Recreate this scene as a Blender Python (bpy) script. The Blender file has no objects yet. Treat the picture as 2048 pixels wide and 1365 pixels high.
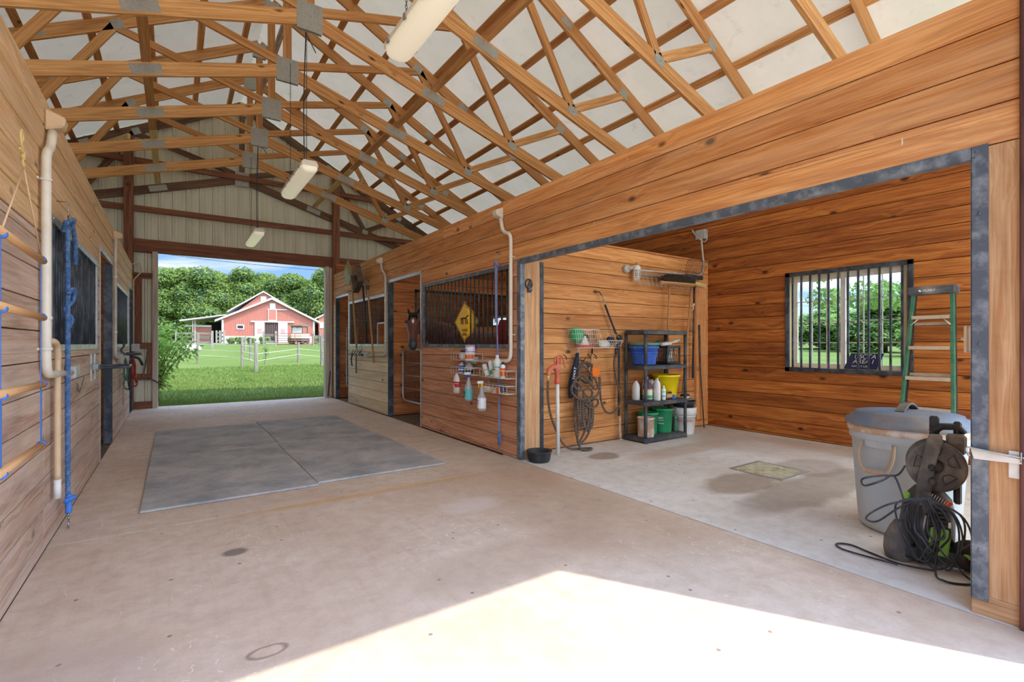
import bpy, bmesh, math, random
from mathutils import Vector, Matrix, Euler
random.seed(7)
PI = math.pi
SC = bpy.context.scene
COL = SC.collection

# ------------------------------------------------------------------ camera, world, sun, exposure
cam_d = bpy.data.cameras.new('camera'); cam = bpy.data.objects.new('camera', cam_d); COL.objects.link(cam)
cam_d.sensor_width = 36.0; cam_d.lens = 979.0/2048*36.0; cam_d.shift_y = 5.5/2048
cam_d.clip_start = 0.02; cam_d.clip_end = 500
cam.location = (0, 0, 1.25); cam.rotation_euler = (PI/2, 0, -math.radians(34.66))
SC.camera = cam
SC.view_settings.view_transform = 'Standard'; SC.view_settings.look = 'None'
SC.view_settings.gamma = 1; SC.view_settings.use_curve_mapping = False
SC.view_settings.exposure = 1.0
try:
    SC.cycles.max_bounces = 10; SC.cycles.diffuse_bounces = 5; SC.cycles.sample_clamp_indirect = 8
    SC.cycles.transmission_bounces = 8; SC.cycles.transparent_max_bounces = 12
except Exception: pass

SUN_DIR = Vector((-0.513*math.cos(math.radians(53.5)), 0.858*math.cos(math.radians(53.5)), -math.sin(math.radians(53.5))))
sun_d = bpy.data.lights.new('sun', 'SUN'); sun_d.energy = 3.0; sun_d.angle = math.radians(0.6); sun_d.color = (1.0, 0.95, 0.87)
sun = bpy.data.objects.new('sun', sun_d); COL.objects.link(sun)
sun.rotation_euler = SUN_DIR.to_track_quat('-Z', 'Y').to_euler(); sun.location = (10, -12, 20)

def lin(c):
    if isinstance(c, str): c = [int(c[i:i+2], 16) for i in (0, 2, 4)]
    return tuple(((v/255)/12.92 if v/255 <= .04045 else ((v/255+.055)/1.055)**2.4) for v in c) + (1.0,)

class NT:
    def __init__(s, tree): s.t = tree; s.n = tree.nodes; s.l = tree.links
    def new(s, ty, **kw):
        nd = s.n.new(ty)
        for k, v in kw.items():
            if k.startswith('i_'):
                k = k[2:]; k = int(k) if k.isdigit() else k.replace('_', ' ')
                if isinstance(v, bpy.types.NodeSocket): s.l.new(v, nd.inputs[k])
                else: nd.inputs[k].default_value = v
            else: setattr(nd, k, v)
        return nd
    def math(s, op, a, b=0.0, clamp=False):
        nd = s.n.new('ShaderNodeMath'); nd.operation = op; nd.use_clamp = clamp
        for i, v in enumerate((a, b)):
            if isinstance(v, bpy.types.NodeSocket): s.l.new(v, nd.inputs[i])
            else: nd.inputs[i].default_value = v
        return nd.outputs[0]
    def mix(s, f, a, b, mode='MIX'):
        nd = s.n.new('ShaderNodeMix'); nd.data_type = 'RGBA'; nd.blend_type = mode
        for i, v in ((0, f), (6, a), (7, b)):
            if isinstance(v, bpy.types.NodeSocket): s.l.new(v, nd.inputs[i])
            else: nd.inputs[i].default_value = v
        return nd.outputs[2]
    def ramp(s, f, stops):
        nd = s.n.new('ShaderNodeValToRGB'); cr = nd.color_ramp
        while len(cr.elements) < len(stops): cr.elements.new(0.5)
        for e, (p, c) in zip(cr.elements, stops): e.position = p; e.color = c
        s.l.new(f, nd.inputs[0]); return nd.outputs[0]
    def map(s, v, a, b, c=0.0, d=1.0):
        nd = s.n.new('ShaderNodeMapRange'); nd.clamp = True
        s.l.new(v, nd.inputs[0])
        for i, q in ((1, a), (2, b), (3, c), (4, d)): nd.inputs[i].default_value = q
        return nd.outputs[0]
    def noise(s, vec, scale, detail=4, rough=.55, dist=0.0, dim='3D'):
        nd = s.n.new('ShaderNodeTexNoise'); nd.noise_dimensions = dim
        if vec is not None: s.l.new(vec, nd.inputs['Vector'])
        nd.inputs['Scale'].default_value = scale; nd.inputs['Detail'].default_value = detail
        nd.inputs['Roughness'].default_value = rough; nd.inputs['Distortion'].default_value = dist
        return nd.outputs[0]
    def mapping(s, vec, sc=(1,1,1), loc=(0,0,0)):
        nd = s.n.new('ShaderNodeMapping'); s.l.new(vec, nd.inputs[0]); nd.inputs['Scale'].default_value = sc; nd.inputs['Location'].default_value = loc
        return nd.outputs[0]

# world: blue sky ahead with soft cloud bands, bright summer haze on the sun's side
W = bpy.data.worlds.new('sky'); SC.world = W; W.use_nodes = True
w = NT(W.node_tree); w.n.clear()
tc = w.new('ShaderNodeTexCoord').outputs['Generated']
sep = w.new('ShaderNodeSeparateXYZ', i_0=tc)
el = sep.outputs[2]
base = w.ramp(w.map(el, -0.05, 0.6), [(0, lin('c4d6ea')), (.25, lin('86aede')), (1, lin('5f8fd0'))])
cl = w.noise(w.mapping(tc, (1.6, 1.6, 9)), 2.2, 7, .55, .6)
clm = w.map(cl, .47, .62)
skyc = w.mix(clm, base, lin('eef1f6'))
dt = w.new('ShaderNodeVectorMath', operation='DOT_PRODUCT'); w.l.new(tc, dt.inputs[0]); dt.inputs[1].default_value = tuple(-SUN_DIR)
glow = w.math('POWER', w.math('MAXIMUM', dt.outputs['Value'], 0.0), 2.0)
strength = w.math('ADD', w.math('MULTIPLY', glow, SKY_GLOW := 6.5), SKY_BASE := 0.72)
bg = w.new('ShaderNodeBackground'); w.l.new(skyc, bg.inputs[0]); w.l.new(strength, bg.inputs[1])
w.l.new(bg.outputs[0], w.new('ShaderNodeOutputWorld').inputs[0])

# ------------------------------------------------------------------ materials
MATS = {}
def principled(name):
    m = bpy.data.materials.new(name); m.use_nodes = True; t = NT(m.node_tree)
    return m, t, t.n['Principled BSDF']
def plain(name, c, rough=.55, metal=0.0, dirt=0.12, dirtc='6b5a48', scale=6.0, bump=.0, trans=0.0, alpha=None, spec=None, coat=0):
    """solid surface with a little procedural wear"""
    m, t, b = principled(name)
    oc = t.new('ShaderNodeTexCoord').outputs['Object']
    n = t.noise(oc, scale, 6, .6)
    f = t.math('MULTIPLY', t.map(n, .45, .75), dirt*2)
    t.l.new(t.mix(f, lin(c), lin(dirtc)), b.inputs['Base Color'])
    t.l.new(t.map(n, .3, .7, max(.02, rough-.08), min(1, rough+.1)), b.inputs['Roughness'])
    b.inputs['Metallic'].default_value = metal
    if trans: b.inputs['Transmission Weight'].default_value = trans
    if spec is not None: b.inputs['Specular IOR Level'].default_value = spec
    if coat: b.inputs['Coat Weight'].default_value = coat
    if alpha is not None: b.inputs['Alpha'].default_value = alpha
    if bump:
        bp = t.new('ShaderNodeBump'); bp.inputs['Strength'].default_value = bump; bp.inputs['Distance'].default_value = .01
        t.l.new(t.noise(oc, scale*12, 3), bp.inputs['Height']); t.l.new(bp.outputs[0], b.inputs['Normal'])
    MATS[name] = m; return m
def wood(name, light, dark, knot='3a1d0c', tint=.28, knots=.5, rough=.62, wash=None, washamt=0, zwash=None, vs=1.0, drips=0):
    m, t, b = principled(name)
    uv = t.new('ShaderNodeUVMap').outputs[0]
    s = t.new('ShaderNodeSeparateXYZ', i_0=uv)
    u, v = s.outputs[0], s.outputs[1]
    idn = t.math('FLOOR', t.math('DIVIDE', v, 10.0))
    wn = t.new('ShaderNodeTexWhiteNoise', noise_dimensions='1D'); t.l.new(idn, wn.inputs['W'])
    v2 = t.math('SUBTRACT', v, t.math('MULTIPLY', idn, 10.0))
    off = t.math('MULTIPLY', wn.outputs[0], 23.0)
    # knots
    kv = t.new('ShaderNodeCombineXYZ'); t.l.new(t.math('ADD', t.math('MULTIPLY', u, 3.0), off), kv.inputs[0]); t.l.new(t.math('MULTIPLY', v2, 5.2*vs), kv.inputs[1]); t.l.new(off, kv.inputs[2])
    vo = t.new('ShaderNodeTexVoronoi', voronoi_dimensions='3D', feature='F1'); t.l.new(kv.outputs[0], vo.inputs[0]); vo.inputs['Scale'].default_value = 1.0
    gate = t.new('ShaderNodeSeparateColor'); t.l.new(vo.outputs['Color'], gate.inputs[0])
    g = t.math('GREATER_THAN', gate.outputs[0], 1-knots)
    kd = vo.outputs['Distance']
    # grain, bent round the knots
    bend = t.math('MULTIPLY', t.map(kd, 0, .5, 1.3, 0), g)
    gv = t.new('ShaderNodeCombineXYZ'); t.l.new(t.math('ADD', t.math('MULTIPLY', u, .9), off), gv.inputs[0])
    t.l.new(t.math('ADD', t.math('MULTIPLY', v2, 20.0*vs), bend), gv.inputs[1]); t.l.new(off, gv.inputs[2])
    n1 = t.noise(gv.outputs[0], 1.0, 5, .55, .9)
    gv2 = t.new('ShaderNodeCombineXYZ'); t.l.new(t.math('MULTIPLY', u, 3.0), gv2.inputs[0]); t.l.new(t.math('ADD', t.math('MULTIPLY', v2, 110.0*vs), t.math('MULTIPLY', n1, 6.0)), gv2.inputs[1]); t.l.new(off, gv2.inputs[2])
    n2 = t.noise(gv2.outputs[0], 1.0, 3, .5)
    f = t.math('ADD', t.math('MULTIPLY', t.map(n1, .32, .68), .6), t.math('MULTIPLY', t.map(n2, .35, .65), .4))
    c = t.mix(t.map(f, .18, .82), lin(dark), lin(light))
    st = t.new('ShaderNodeCombineXYZ'); t.l.new(t.math('ADD', t.math('MULTIPLY', u, .55), off), st.inputs[0]); t.l.new(t.math('MULTIPLY', v2, 4.0*vs), st.inputs[1]); t.l.new(off, st.inputs[2])
    c = t.mix(t.math('MULTIPLY', t.map(t.noise(st.outputs[0], 1.6, 5, .6, .8), .54, .72), .38), c, lin(knot))
    # board tint
    tm = t.map(wn.outputs[0], 0, 1, 1-tint, 1+tint*.45)
    cc = t.new('ShaderNodeCombineColor'); t.l.new(tm, cc.inputs[0]); t.l.new(t.math('POWER', tm, 1.25), cc.inputs[1]); t.l.new(t.math('POWER', tm, 1.45), cc.inputs[2])
    c = t.mix(1.0, c, cc.outputs[0], 'MULTIPLY')
    ring = t.math('MULTIPLY', t.map(kd, .06, .17, .95, 0), g)
    c = t.mix(ring, c, lin(knot))
    oc = t.new('ShaderNodeTexCoord').outputs['Object']
    if washamt:
        wv = t.noise(t.mapping(oc, (1.1, .55, 9.0)), 1.3, 7, .66, .6)
        wf = t.math('MULTIPLY', t.map(wv, .38, .66), washamt)
        if zwash:
            zz = t.new('ShaderNodeSeparateXYZ', i_0=oc).outputs[2]
            wf = t.math('MULTIPLY', wf, t.map(zz, zwash[0], zwash[1], 1.0, .25))
        c = t.mix(wf, c, lin(wash))
    if drips:
        dv = t.new('ShaderNodeTexVoronoi', voronoi_dimensions='3D'); t.l.new(t.mapping(oc, (0.01, 13, 2.4)), dv.inputs[0]); dv.inputs['Scale'].default_value = 1
        dg = t.new('ShaderNodeSeparateColor'); t.l.new(dv.outputs['Color'], dg.inputs[0])
        df = t.math('MULTIPLY', t.map(dv.outputs['Distance'], .035, .06, 1, 0), t.math('GREATER_THAN', dg.outputs[1], .66))
        c = t.mix(t.math('MULTIPLY', df, drips), c, lin('efe4cf'))
    t.l.new(c, b.inputs['Base Color'])
    b.inputs['Roughness'].default_value = rough; b.inputs['Specular IOR Level'].default_value = .35
    bp = t.new('ShaderNodeBump'); bp.inputs['Strength'].default_value = .25; bp.inputs['Distance'].default_value = .004
    t.l.new(f, bp.inputs['Height']); t.l.new(bp.outputs[0], b.inputs['Normal'])
    MATS[name] = m; return m

# ------------------------------------------------------------------ mesh builder
class MB:
    def __init__(s): s.v = []; s.f = []; s.uv = []; s.mi = []; s.sm = []
    def add(s, verts, faces, uvs=None, mi=0, smooth=False):
        o = len(s.v); s.v += [tuple(p) for p in verts]
        for k, f in enumerate(faces):
            s.f.append(tuple(i+o for i in f)); s.mi.append(mi); s.sm.append(smooth)
            s.uv.append(uvs[k] if uvs else [(verts[i][0]+verts[i][1]*.7, verts[i][2]) for i in f])
        return s
    def beam(s, p0, p1, w, t, up=(0,0,1), mi=0, ext=0.0):
        """board from p0 to p1, w measured along up, t across; UVs run along it"""
        p0 = Vector(p0); p1 = Vector(p1); L = (p1-p0); ln = L.length; L.normalize()
        if ext: p0 = p0-L*ext; p1 = p1+L*ext; ln += 2*ext
        up = Vector(up); T = L.cross(up)
        if T.length < 1e-5: T = L.cross(Vector((1,0,0)) if abs(L.x) < .9 else Vector((0,1,0)))
        T.normalize(); U = T.cross(L).normalized()
        vs = []
        for e in (p0, p1):
            for a, b in ((-1,-1),(1,-1),(1,1),(-1,1)): vs.append(e+T*(a*t/2)+U*(b*w/2))
        k = random.randint(0, 400)*10; u0 = random.random()*9
        q = lambda l, v: (u0+l, k+1+v)
        faces = [(0,1,5,4),(1,2,6,5),(2,3,7,6),(3,0,4,7),(0,3,2,1),(4,5,6,7)]
        uvs = [[q(0,w+.1),q(0,w+.1+t),q(ln,w+.1+t),q(ln,w+.1)],[q(0,0),q(0,w),q(ln,w),q(ln,0)],
               [q(0,w+t+.2),q(0,w+2*t+.2),q(ln,w+2*t+.2),q(ln,w+t+.2)],[q(0,w),q(0,0),q(ln,0),q(ln,w)],
               [q(0,0),q(0,w),q(.02,w),q(.02,0)],[q(0,0),q(.02,0),q(.02,w),q(0,w)]]
        return s.add(vs, faces, uvs, mi)
    def box(s, x0, x1, y0, y1, z0, z1, mi=0):
        d = (x1-x0, y1-y0, z1-z0); c = ((x0+x1)/2, (y0+y1)/2, (z0+z1)/2)
        a = max(range(3), key=lambda i: d[i])
        if a == 0: return s.beam((x0,c[1],c[2]), (x1,c[1],c[2]), d[2], d[1], (0,0,1), mi)
        if a == 1: return s.beam((c[0],y0,c[2]), (c[0],y1,c[2]), d[2], d[0], (0,0,1), mi)
        return s.beam((c[0],c[1],z0), (c[0],c[1],z1), d[1], d[0], (0,1,0), mi)
    def cbox(s, c, d, R=None, mi=0):
        vs = [Vector((a*d[0]/2, b*d[1]/2, e*d[2]/2)) for e in (-1,1) for a, b in ((-1,-1),(1,-1),(1,1),(-1,1))]
        if R: vs = [R @ p for p in vs]
        vs = [p+Vector(c) for p in vs]
        return s.add(vs, [(3,2,1,0),(4,5,6,7),(0,1,5,4),(1,2,6,5),(2,3,7,6),(3,0,4,7)], None, mi)
    def loft(s, rings, cap=True, mi=0, smooth=True, closed=True):
        n = len(rings[0]); vs = [p for r in rings for p in r]; fs = []; uvs = []
        for i in range(len(rings)-1):
            for j in range(n if closed else n-1):
                k = (j+1) % n
                fs.append((i*n+j, i*n+k, (i+1)*n+k, (i+1)*n+j))
                uvs.append([(i*.05, j/n*.3), (i*.05, (j+1)/n*.3), ((i+1)*.05, (j+1)/n*.3), ((i+1)*.05, j/n*.3)])
        if cap:
            fs.append(tuple(reversed(range(n)))); uvs.append([(0,0)]*n)
            fs.append(tuple((len(rings)-1)*n+j for j in range(n))); uvs.append([(0,0)]*n)
        return s.add(vs, fs, uvs, mi, smooth)
    def tube(s, pts, r, n=8, mi=0, closed=False, smooth=True, cap=True):
        pts = [Vector(p) for p in pts]; m = len(pts)
        rr = r if isinstance(r, (list, tuple)) else [r]*m
        tans = []
        for i in range(m):
            a = pts[(i-1) % m] if (closed or i > 0) else pts[i]; b = pts[(i+1) % m] if (closed or i < m-1) else pts[i]
            d = b-a; tans.append(d.normalized() if d.length > 1e-9 else Vector((0,0,1)))
        nrm = tans[0].orthogonal().normalized(); rings = []; acc = 0.0
        for i in range(m):
            if i:
                nrm = (nrm - tans[i]*nrm.dot(tans[i]))
                nrm = nrm.normalized() if nrm.length > 1e-6 else tans[i].orthogonal().normalized()
            bn = tans[i].cross(nrm)
            rings.append([pts[i]+nrm*(math.cos(2*PI*j/n)*rr[i])+bn*(math.sin(2*PI*j/n)*rr[i]) for j in range(n)])
        lens = [0.0]
        for i in range(1, m): lens.append(lens[-1]+(pts[i]-pts[i-1]).length)
        vs = [p for rg in rings for p in rg]; fs = []; uvs = []
        for i in range(m if closed else m-1):
            i2 = (i+1) % m; la = lens[i]; lb = lens[i2] if i2 else lens[-1]+(pts[0]-pts[-1]).length
            for j in range(n):
                k = (j+1) % n
                fs.append((i*n+j, i*n+k, i2*n+k, i2*n+j)); uvs.append([(la,j/n),(la,(j+1)/n),(lb,(j+1)/n),(lb,j/n)])
        if cap and not closed:
            fs.append(tuple(reversed(range(n)))); uvs.append([(0,0)]*n)
            fs.append(tuple((m-1)*n+j for j in range(n))); uvs.append([(0,0)]*n)
        return s.add(vs, fs, uvs, mi, smooth)
    def lathe(s, prof, c=(0,0,0), n=24, mi=0, M=None, smooth=True, cap=False):
        c = Vector(c); rings = []
        for r, z in prof:
            rg = [Vector((max(r,1e-4)*math.cos(2*PI*j/n), max(r,1e-4)*math.sin(2*PI*j/n), z)) for j in range(n)]
            if M: rg = [M @ p for p in rg]
            rings.append([p+c for p in rg])
        return s.loft(rings, cap, mi, smooth)
    def ball(s, c, r, n=12, mi=0, R=None):
        r = (r, r, r) if not isinstance(r, (tuple, list)) else r
        rings = []
        h = n//2+1
        for i in range(h+1):
            a = -PI/2+PI*i/h; q = max(math.cos(a), 1e-3)
            rg = [Vector((r[0]*q*math.cos(2*PI*j/n), r[1]*q*math.sin(2*PI*j/n), r[2]*math.sin(a))) for j in range(n)]
            if R: rg = [R @ p for p in rg]
            rings.append([p+Vector(c) for p in rg])
        return s.loft(rings, True, mi, True)
    def prism(s, poly, vec, mi=0, smooth=False):
        poly = [Vector(p) for p in poly]; vec = Vector(vec); n = len(poly)
        vs = poly+[p+vec for p in poly]
        fs = [tuple(reversed(range(n))), tuple(range(n, 2*n))]+[(j, (j+1) % n, n+(j+1) % n, n+j) for j in range(n)]
        return s.add(vs, fs, None, mi, smooth)
    def mesh(s, name):
        me = bpy.data.meshes.new(name); me.from_pydata(s.v, [], s.f)
        uvl = me.uv_layers.new(name='UVMap'); flat = [c for f in s.uv for p in f for c in p]
        uvl.data.foreach_set('uv', flat)
        me.polygons.foreach_set('material_index', s.mi); me.polygons.foreach_set('use_smooth', s.sm)
        me.update(); return me

ORG = {}   # where each thing's origin stands, so that parts can be given in world coordinates
def part(name, mb, mat, parent=None, bevel=0, label=None, local=False, seg=1):
    if parent is not None and not local:
        o = ORG.get(parent.name, Vector((0,0,0)))
        if o.length > 0: mb.v = [(p[0]-o.x, p[1]-o.y, p[2]-o.z) for p in mb.v]
    me = mb.mesh(name)
    for m in (mat if isinstance(mat, (list, tuple)) else [mat]): me.materials.append(MATS[m])
    ob = bpy.data.objects.new(name, me); COL.objects.link(ob)
    if parent is not None:
        ob.parent = parent; ORG[ob.name] = ORG.get(parent.name, Vector((0,0,0)))
    if bevel:
        b = ob.modifiers.new('bevel', 'BEVEL'); b.width = bevel; b.segments = seg; b.limit_method = 'ANGLE'; b.angle_limit = .7
    if label: ob['label'] = label
    return ob
def thing(name, label, cat, loc=(0,0,0), rz=0.0, group=None, local=False):
    o = bpy.data.objects.new(name, None); COL.objects.link(o); o.empty_display_size = .1
    o.location = loc; o.rotation_euler = (0, 0, rz)
    o['label'] = label; o['category'] = cat
    if group: o['group'] = group
    ORG[o.name] = Vector((0,0,0)) if local else Vector(loc)
    return o
def solo(name, mb, mat, label, cat, group=None, bevel=0, seg=1, loc=None):
    """a thing that is one mesh; its origin goes to its base"""
    if loc is None:
        xs = [p[0] for p in mb.v]; ys = [p[1] for p in mb.v]; zs = [p[2] for p in mb.v]
        loc = ((min(xs)+max(xs))/2, (min(ys)+max(ys))/2, min(zs))
    mb.v = [(p[0]-loc[0], p[1]-loc[1], p[2]-loc[2]) for p in mb.v]
    ob = part(name, mb, mat, None, bevel, seg=seg); ob.location = loc; ORG[ob.name] = Vector(loc)
    ob['label'] = label; ob['category'] = cat
    if group: ob['group'] = group
    return ob
def struct(name, mb, mat, bevel=0, parent=None):
    ob = part(name, mb, mat, parent, bevel)
    if parent is None: ob['kind'] = 'structure'
    return ob
def dup(root, loc, rz=None, label=None, group=None):
    r = root.copy(); COL.objects.link(r); r.location = loc
    if rz is not None: r.rotation_euler = (0, 0, rz)
    if label: r['label'] = label
    if group: r['group'] = group
    for ch in root.children:
        c = ch.copy(); COL.objects.link(c); c.parent = r
        for g in ch.children:
            d = g.copy(); COL.objects.link(d); d.parent = c
    return r
def text(name, s, size, loc, right, up, mat, parent, depth=.0006, align='CENTER', squash=1.0, shear=0.0):
    cu = bpy.data.curves.new(name, 'FONT'); cu.body = s; cu.size = size; cu.align_x = align; cu.align_y = 'CENTER'; cu.extrude = depth; cu.shear = shear
    tmp = bpy.data.objects.new(name+'_tmp', cu); COL.objects.link(tmp)
    dg = bpy.context.evaluated_depsgraph_get(); me = bpy.data.meshes.new_from_object(tmp.evaluated_get(dg))
    bpy.data.objects.remove(tmp); bpy.data.curves.remove(cu)
    right = Vector(right).normalized(); up = Vector(up).normalized(); nr = right.cross(up)
    M = Matrix((right*squash, up, nr)).transposed().to_4x4(); M.translation = Vector(loc)-ORG.get(parent.name, Vector((0,0,0)))
    me.transform(M); me.materials.clear(); me.materials.append(MATS[mat])
    ob = bpy.data.objects.new(name, me); COL.objects.link(ob); ob.parent = parent
    return ob
def spline(pts, k=6, closed=False):
    """Catmull-Rom through pts"""
    P = [Vector(p) for p in pts]; n = len(P); out = []
    for i in range(n if closed else n-1):
        g = (lambda j: P[j % n]) if closed else (lambda j: P[max(0, min(n-1, j))])
        a, b, c, d = g(i-1), g(i), g(i+1), g(i+2)
        for q in range(k):
            t = q/k
            out.append(.5*((2*b)+(c-a)*t+(2*a-5*b+4*c-d)*t*t+(3*b-a-3*c+d)*t**3))
    if not closed: out.append(P[-1])
    return out
def twisted(mb, pts, r, strands=3, pitch=.05, n=6, mi=0):
    """laid rope: strands winding round the path"""
    P = [Vector(p) for p in pts]; L = [0]
    for i in range(1, len(P)): L.append(L[-1]+(P[i]-P[i-1]).length)
    tot = L[-1]; steps = max(8, int(tot/pitch*8)); res = []; j = 0; prev = None; fr = []
    for q in range(steps+1):
        d = tot*q/steps
        while j < len(P)-2 and L[j+1] < d: j += 1
        f = (d-L[j])/max(1e-6, L[j+1]-L[j]); p = P[j].lerp(P[j+1], f); t = (P[j+1]-P[j]).normalized()
        nn = t.orthogonal().normalized() if prev is None else (prev-t*prev.dot(t)).normalized()
        prev = nn; fr.append((p, nn, t.cross(nn), d))
    for s_ in range(strands):
        ph = 2*PI*s_/strands
        mb.tube([p+(a*math.cos(ph+2*PI*d/pitch)+b*math.sin(ph+2*PI*d/pitch))*r*.52 for p, a, b, d in fr], r*.56, n, mi)
    return mb
# ------------------------------------------------------------------ material library
wood('orange_plank', 'eca866', 'c47636', knots=.42, tint=.2, wash='e8c9a2', washamt=.2, drips=.8)
wood('back_plank', 'c87c38', '8e4817', knots=.6, tint=.35)
wood('partition_plank', 'eaa667', 'bf7838', knots=.5, tint=.2, wash='e6c79c', washamt=.08)
wood('stall_plank', 'e6aa80', 'b6724a', knots=.4, tint=.2, wash='d4ab8c', washamt=.35, zwash=(.2,1.3))
wood('stall_plank_lit', 'f6e2ba', 'e0c494', knots=.35, tint=.15, wash='d9c8a8', washamt=.55)  # stall boards at the far end, the brighter light there put into the colour
wood('left_plank_upper', 'edc79a', 'd2a06c', knots=.35, tint=.12, wash='c8b08c', washamt=.3)
wood('left_plank_lower', 'd8b79c', 'a88470', knots=.35, tint=.2, wash='dccab8', washamt=.6)
wood('inner_plank', 'd98c52', 'a85f30', knots=.4, tint=.25)
wood('truss_lumber', 'e8b070', 'bf8044', knots=.22, tint=.3, vs=1.5)
wood('truss_dark', '8d6a52', '5c4030', knots=.3, tint=.2, vs=1.5)
wood('brace_yellow', 'e2c988', 'c7a662', knots=.5, tint=.15, vs=1.4)
wood('post_lumber', 'a06a4c', '74442c', knots=.2, tint=.15)
wood('pale_post', 'dcb083', 'bb8656', knots=.3, tint=.1, wash='e2c8a4', washamt=.08)
wood('gap_dark', '3a2414', '22140b', knots=0)
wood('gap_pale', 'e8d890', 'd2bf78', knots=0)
wood('dark_trim_wood', '7a4f48', '55302c', knots=.2)
wood('jamb_pale', 'd6cabc', 'b8a894', knots=.15, tint=.05)
wood('fence_wood', '968c7a', '6c604c', knots=.3, tint=.2)
wood('handle_wood', 'd3a572', 'a9763f', knots=.05, tint=.1, vs=3)
wood('dowel_wood', 'ecc08e', 'd29a62', knots=.0, tint=.05, vs=3)
plain('black_iron', '343a42', .5, .3, .5, '6d747c', 7)
plain('worn_iron', '5c6570', .5, .3, .5, 'a0a6aa', 14)
plain('bar_iron', '3c4142', .4, .55, .3, '7f8480', 9)
plain('galvanised', 'c2c6c6', .38, .75, .3, '8d8f8c', 20)
plain('steel', 'a8aaa8', .3, .9, .2, '6d6a64', 20)
plain('conduit_grey', 'cbc5bb', .5, .0, .35, 'a08a6e', 7)
plain('conduit_tan', 'd8b892', .5, .0, .2, 'b08c60', 7)
plain('box_grey', 'b9b9b4', .5, .0, .3, '8f8a7c', 12)
plain('almond', 'e6dcc9', .45, .0, .15, 'b09f86', 8)
plain('plate_zinc', 'b4b3a8', .45, .55, .2, '8a8377', 30)
plain('black_rubber', '2b2d30', .8, 0, .3, '5f5a52', 9)
plain('black_plastic', '2a2d31', .5, 0, .3, '6c675f', 8)
plain('shelf_plastic', '3d4248', .6, 0, .4, '79746a', 7)
plain('dusty_plastic', '5a5856', .7, 0, .7, '8d857a', 6)
plain('lime_plastic', '8fd14c', .45, 0, .2)
plain('orange_plastic', 'e8552b', .5, 0, .1)
plain('faded_red_iron', 'd4603f', .55, 0, .35, 'b99a80', 16)
plain('white_paint', 'e6e2d8', .5, 0, .2, 'a89c86', 9)
plain('white_plastic', 'efefec', .4, 0, .1)
plain('off_white', 'e6e2d6', .5, 0, .2)
plain('clear_plastic', 'ecebe6', .25, 0, .05, trans=.6)
plain('can_grey', 'bcc8d0', .5, 0, .3, 'b9a88e', 3)
plain('lid_blue', '5f7c9e', .5, 0, .75, '938c86', 2.5)
plain('handle_beige', 'c9ab8c', .6, 0, .2)
plain('bucket_blue', '2f62c4', .45, 0, .3, '7c93c8', 8)
plain('bucket_green', '2c9a64', .45, 0, .15, '6fb894', 8)
plain('bucket_yellow', 'f6d90d', .4, 0, .1, 'c9a90a', 8)
plain('bucket_muddy', 'c9a88c', .7, 0, 1.0, 'e8ded2', 9)
plain('lid_green', '6d9482', .6, 0, .3)
plain('ladder_green', '2f6e52', .45, 0, .25, '7d9c86', 10)
plain('ladder_cap', '4a4c4e', .6, 0, .6, '8d8880', 6)
plain('aluminium', 'cdbfa8', .4, .3, .3, 'a89070', 12)
plain('rope_blue', '3f6a9c', .8, 0, .4, '8fa3bd', 30, bump=.3)
plain('rope_lilac', '7e86b4', .8, 0, .4, 'a99a9a', 30, bump=.3)
plain('strap_blue', '4a7fd0', .7, 0, .1)
plain('rope_tan', 'd9b388', .8, 0, .1)
plain('navy_cloth', '24324f', .85, 0, .15, '44506a', 12)
plain('green_cloth', '4b7d63', .85, 0, .2)
plain('bright_green', '39b372', .8, 0, .1)
plain('red_strap', '9b2328', .6, 0, .2)
plain('tan_leather', 'c98a48', .7, 0, .1)
plain('bristle_orange', 'f07a24', .85, 0, .05, bump=.8)
plain('bristle_dark', '4a3b30', .95, 0, .3, '6e5844', 40, bump=.8)
plain('brush_blue', '2a5fb0', .8)
plain('sign_yellow', 'f0b90f', .45, 0, .15, 'd8d6c8', 5)
plain('sign_blue', '26305e', .4, 0, .2, '6a4a60', 5)
plain('ink_black', '1c1a18', .6, 0, 0)
plain('ink_white', 'f2f0ea', .6, 0, 0)
plain('ink_red', 'cf2f2f', .6, 0, 0)
plain('ink_blue', '2c4fae', .6, 0, 0)
plain('ink_orange', 'ee6a1f', .6, 0, 0)
plain('ink_green', '3fae5f', .6, 0, 0)
plain('ink_teal', '67c4c0', .6, 0, 0)
plain('ink_purple', '5b3a62', .5, 0, 0)
plain('lilac', 'b9a3d6', .5, 0, 0)
plain('scoop_olive', 'a89c6c', .5, 0, .3)
plain('scoop_brown', '4e4034', .5, 0, .4, '8a7a66')
plain('hoof', '2a2622', .6); plain('eye', '0a0706', .08, coat=1)
plain('horse_hair', '120e0c', .7, 0, .1, '2a1c14', 30, bump=.6)
plain('barn_white', 'c8c4bc', .6, 0, .1)
plain('barn_dark', '22201e', .9)
plain('gate_red', '9c4438', .5, 0, .2)
plain('roof_pale', 'b5b0a4', .7)
plain('roof_under', '9a7350', .8)
plain('cart_green', '3e4a3a', .6); plain('cart_tan', 'cdb997', .6)
plain('rock', 'cfc3b2', .85, 0, .6, '9a8a76', 3, bump=.6)
plain('bark', '6e5a44', .9, 0, .5, '4a3b2c', 12, bump=.8)
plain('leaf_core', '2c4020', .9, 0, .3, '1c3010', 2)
plain('grate', 'd0ccae', .6, 0, .6, '9a8a5e', 12)
plain('vinyl', 'e9e1d6', .45, 0, .2, 'b99f86', 8)
plain('wire_black', '1d2026', .45, 0, .3, '6d7480', 8)
plain('bale_red', '8e1f24', .8)
m, t, b = principled('glass')
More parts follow.
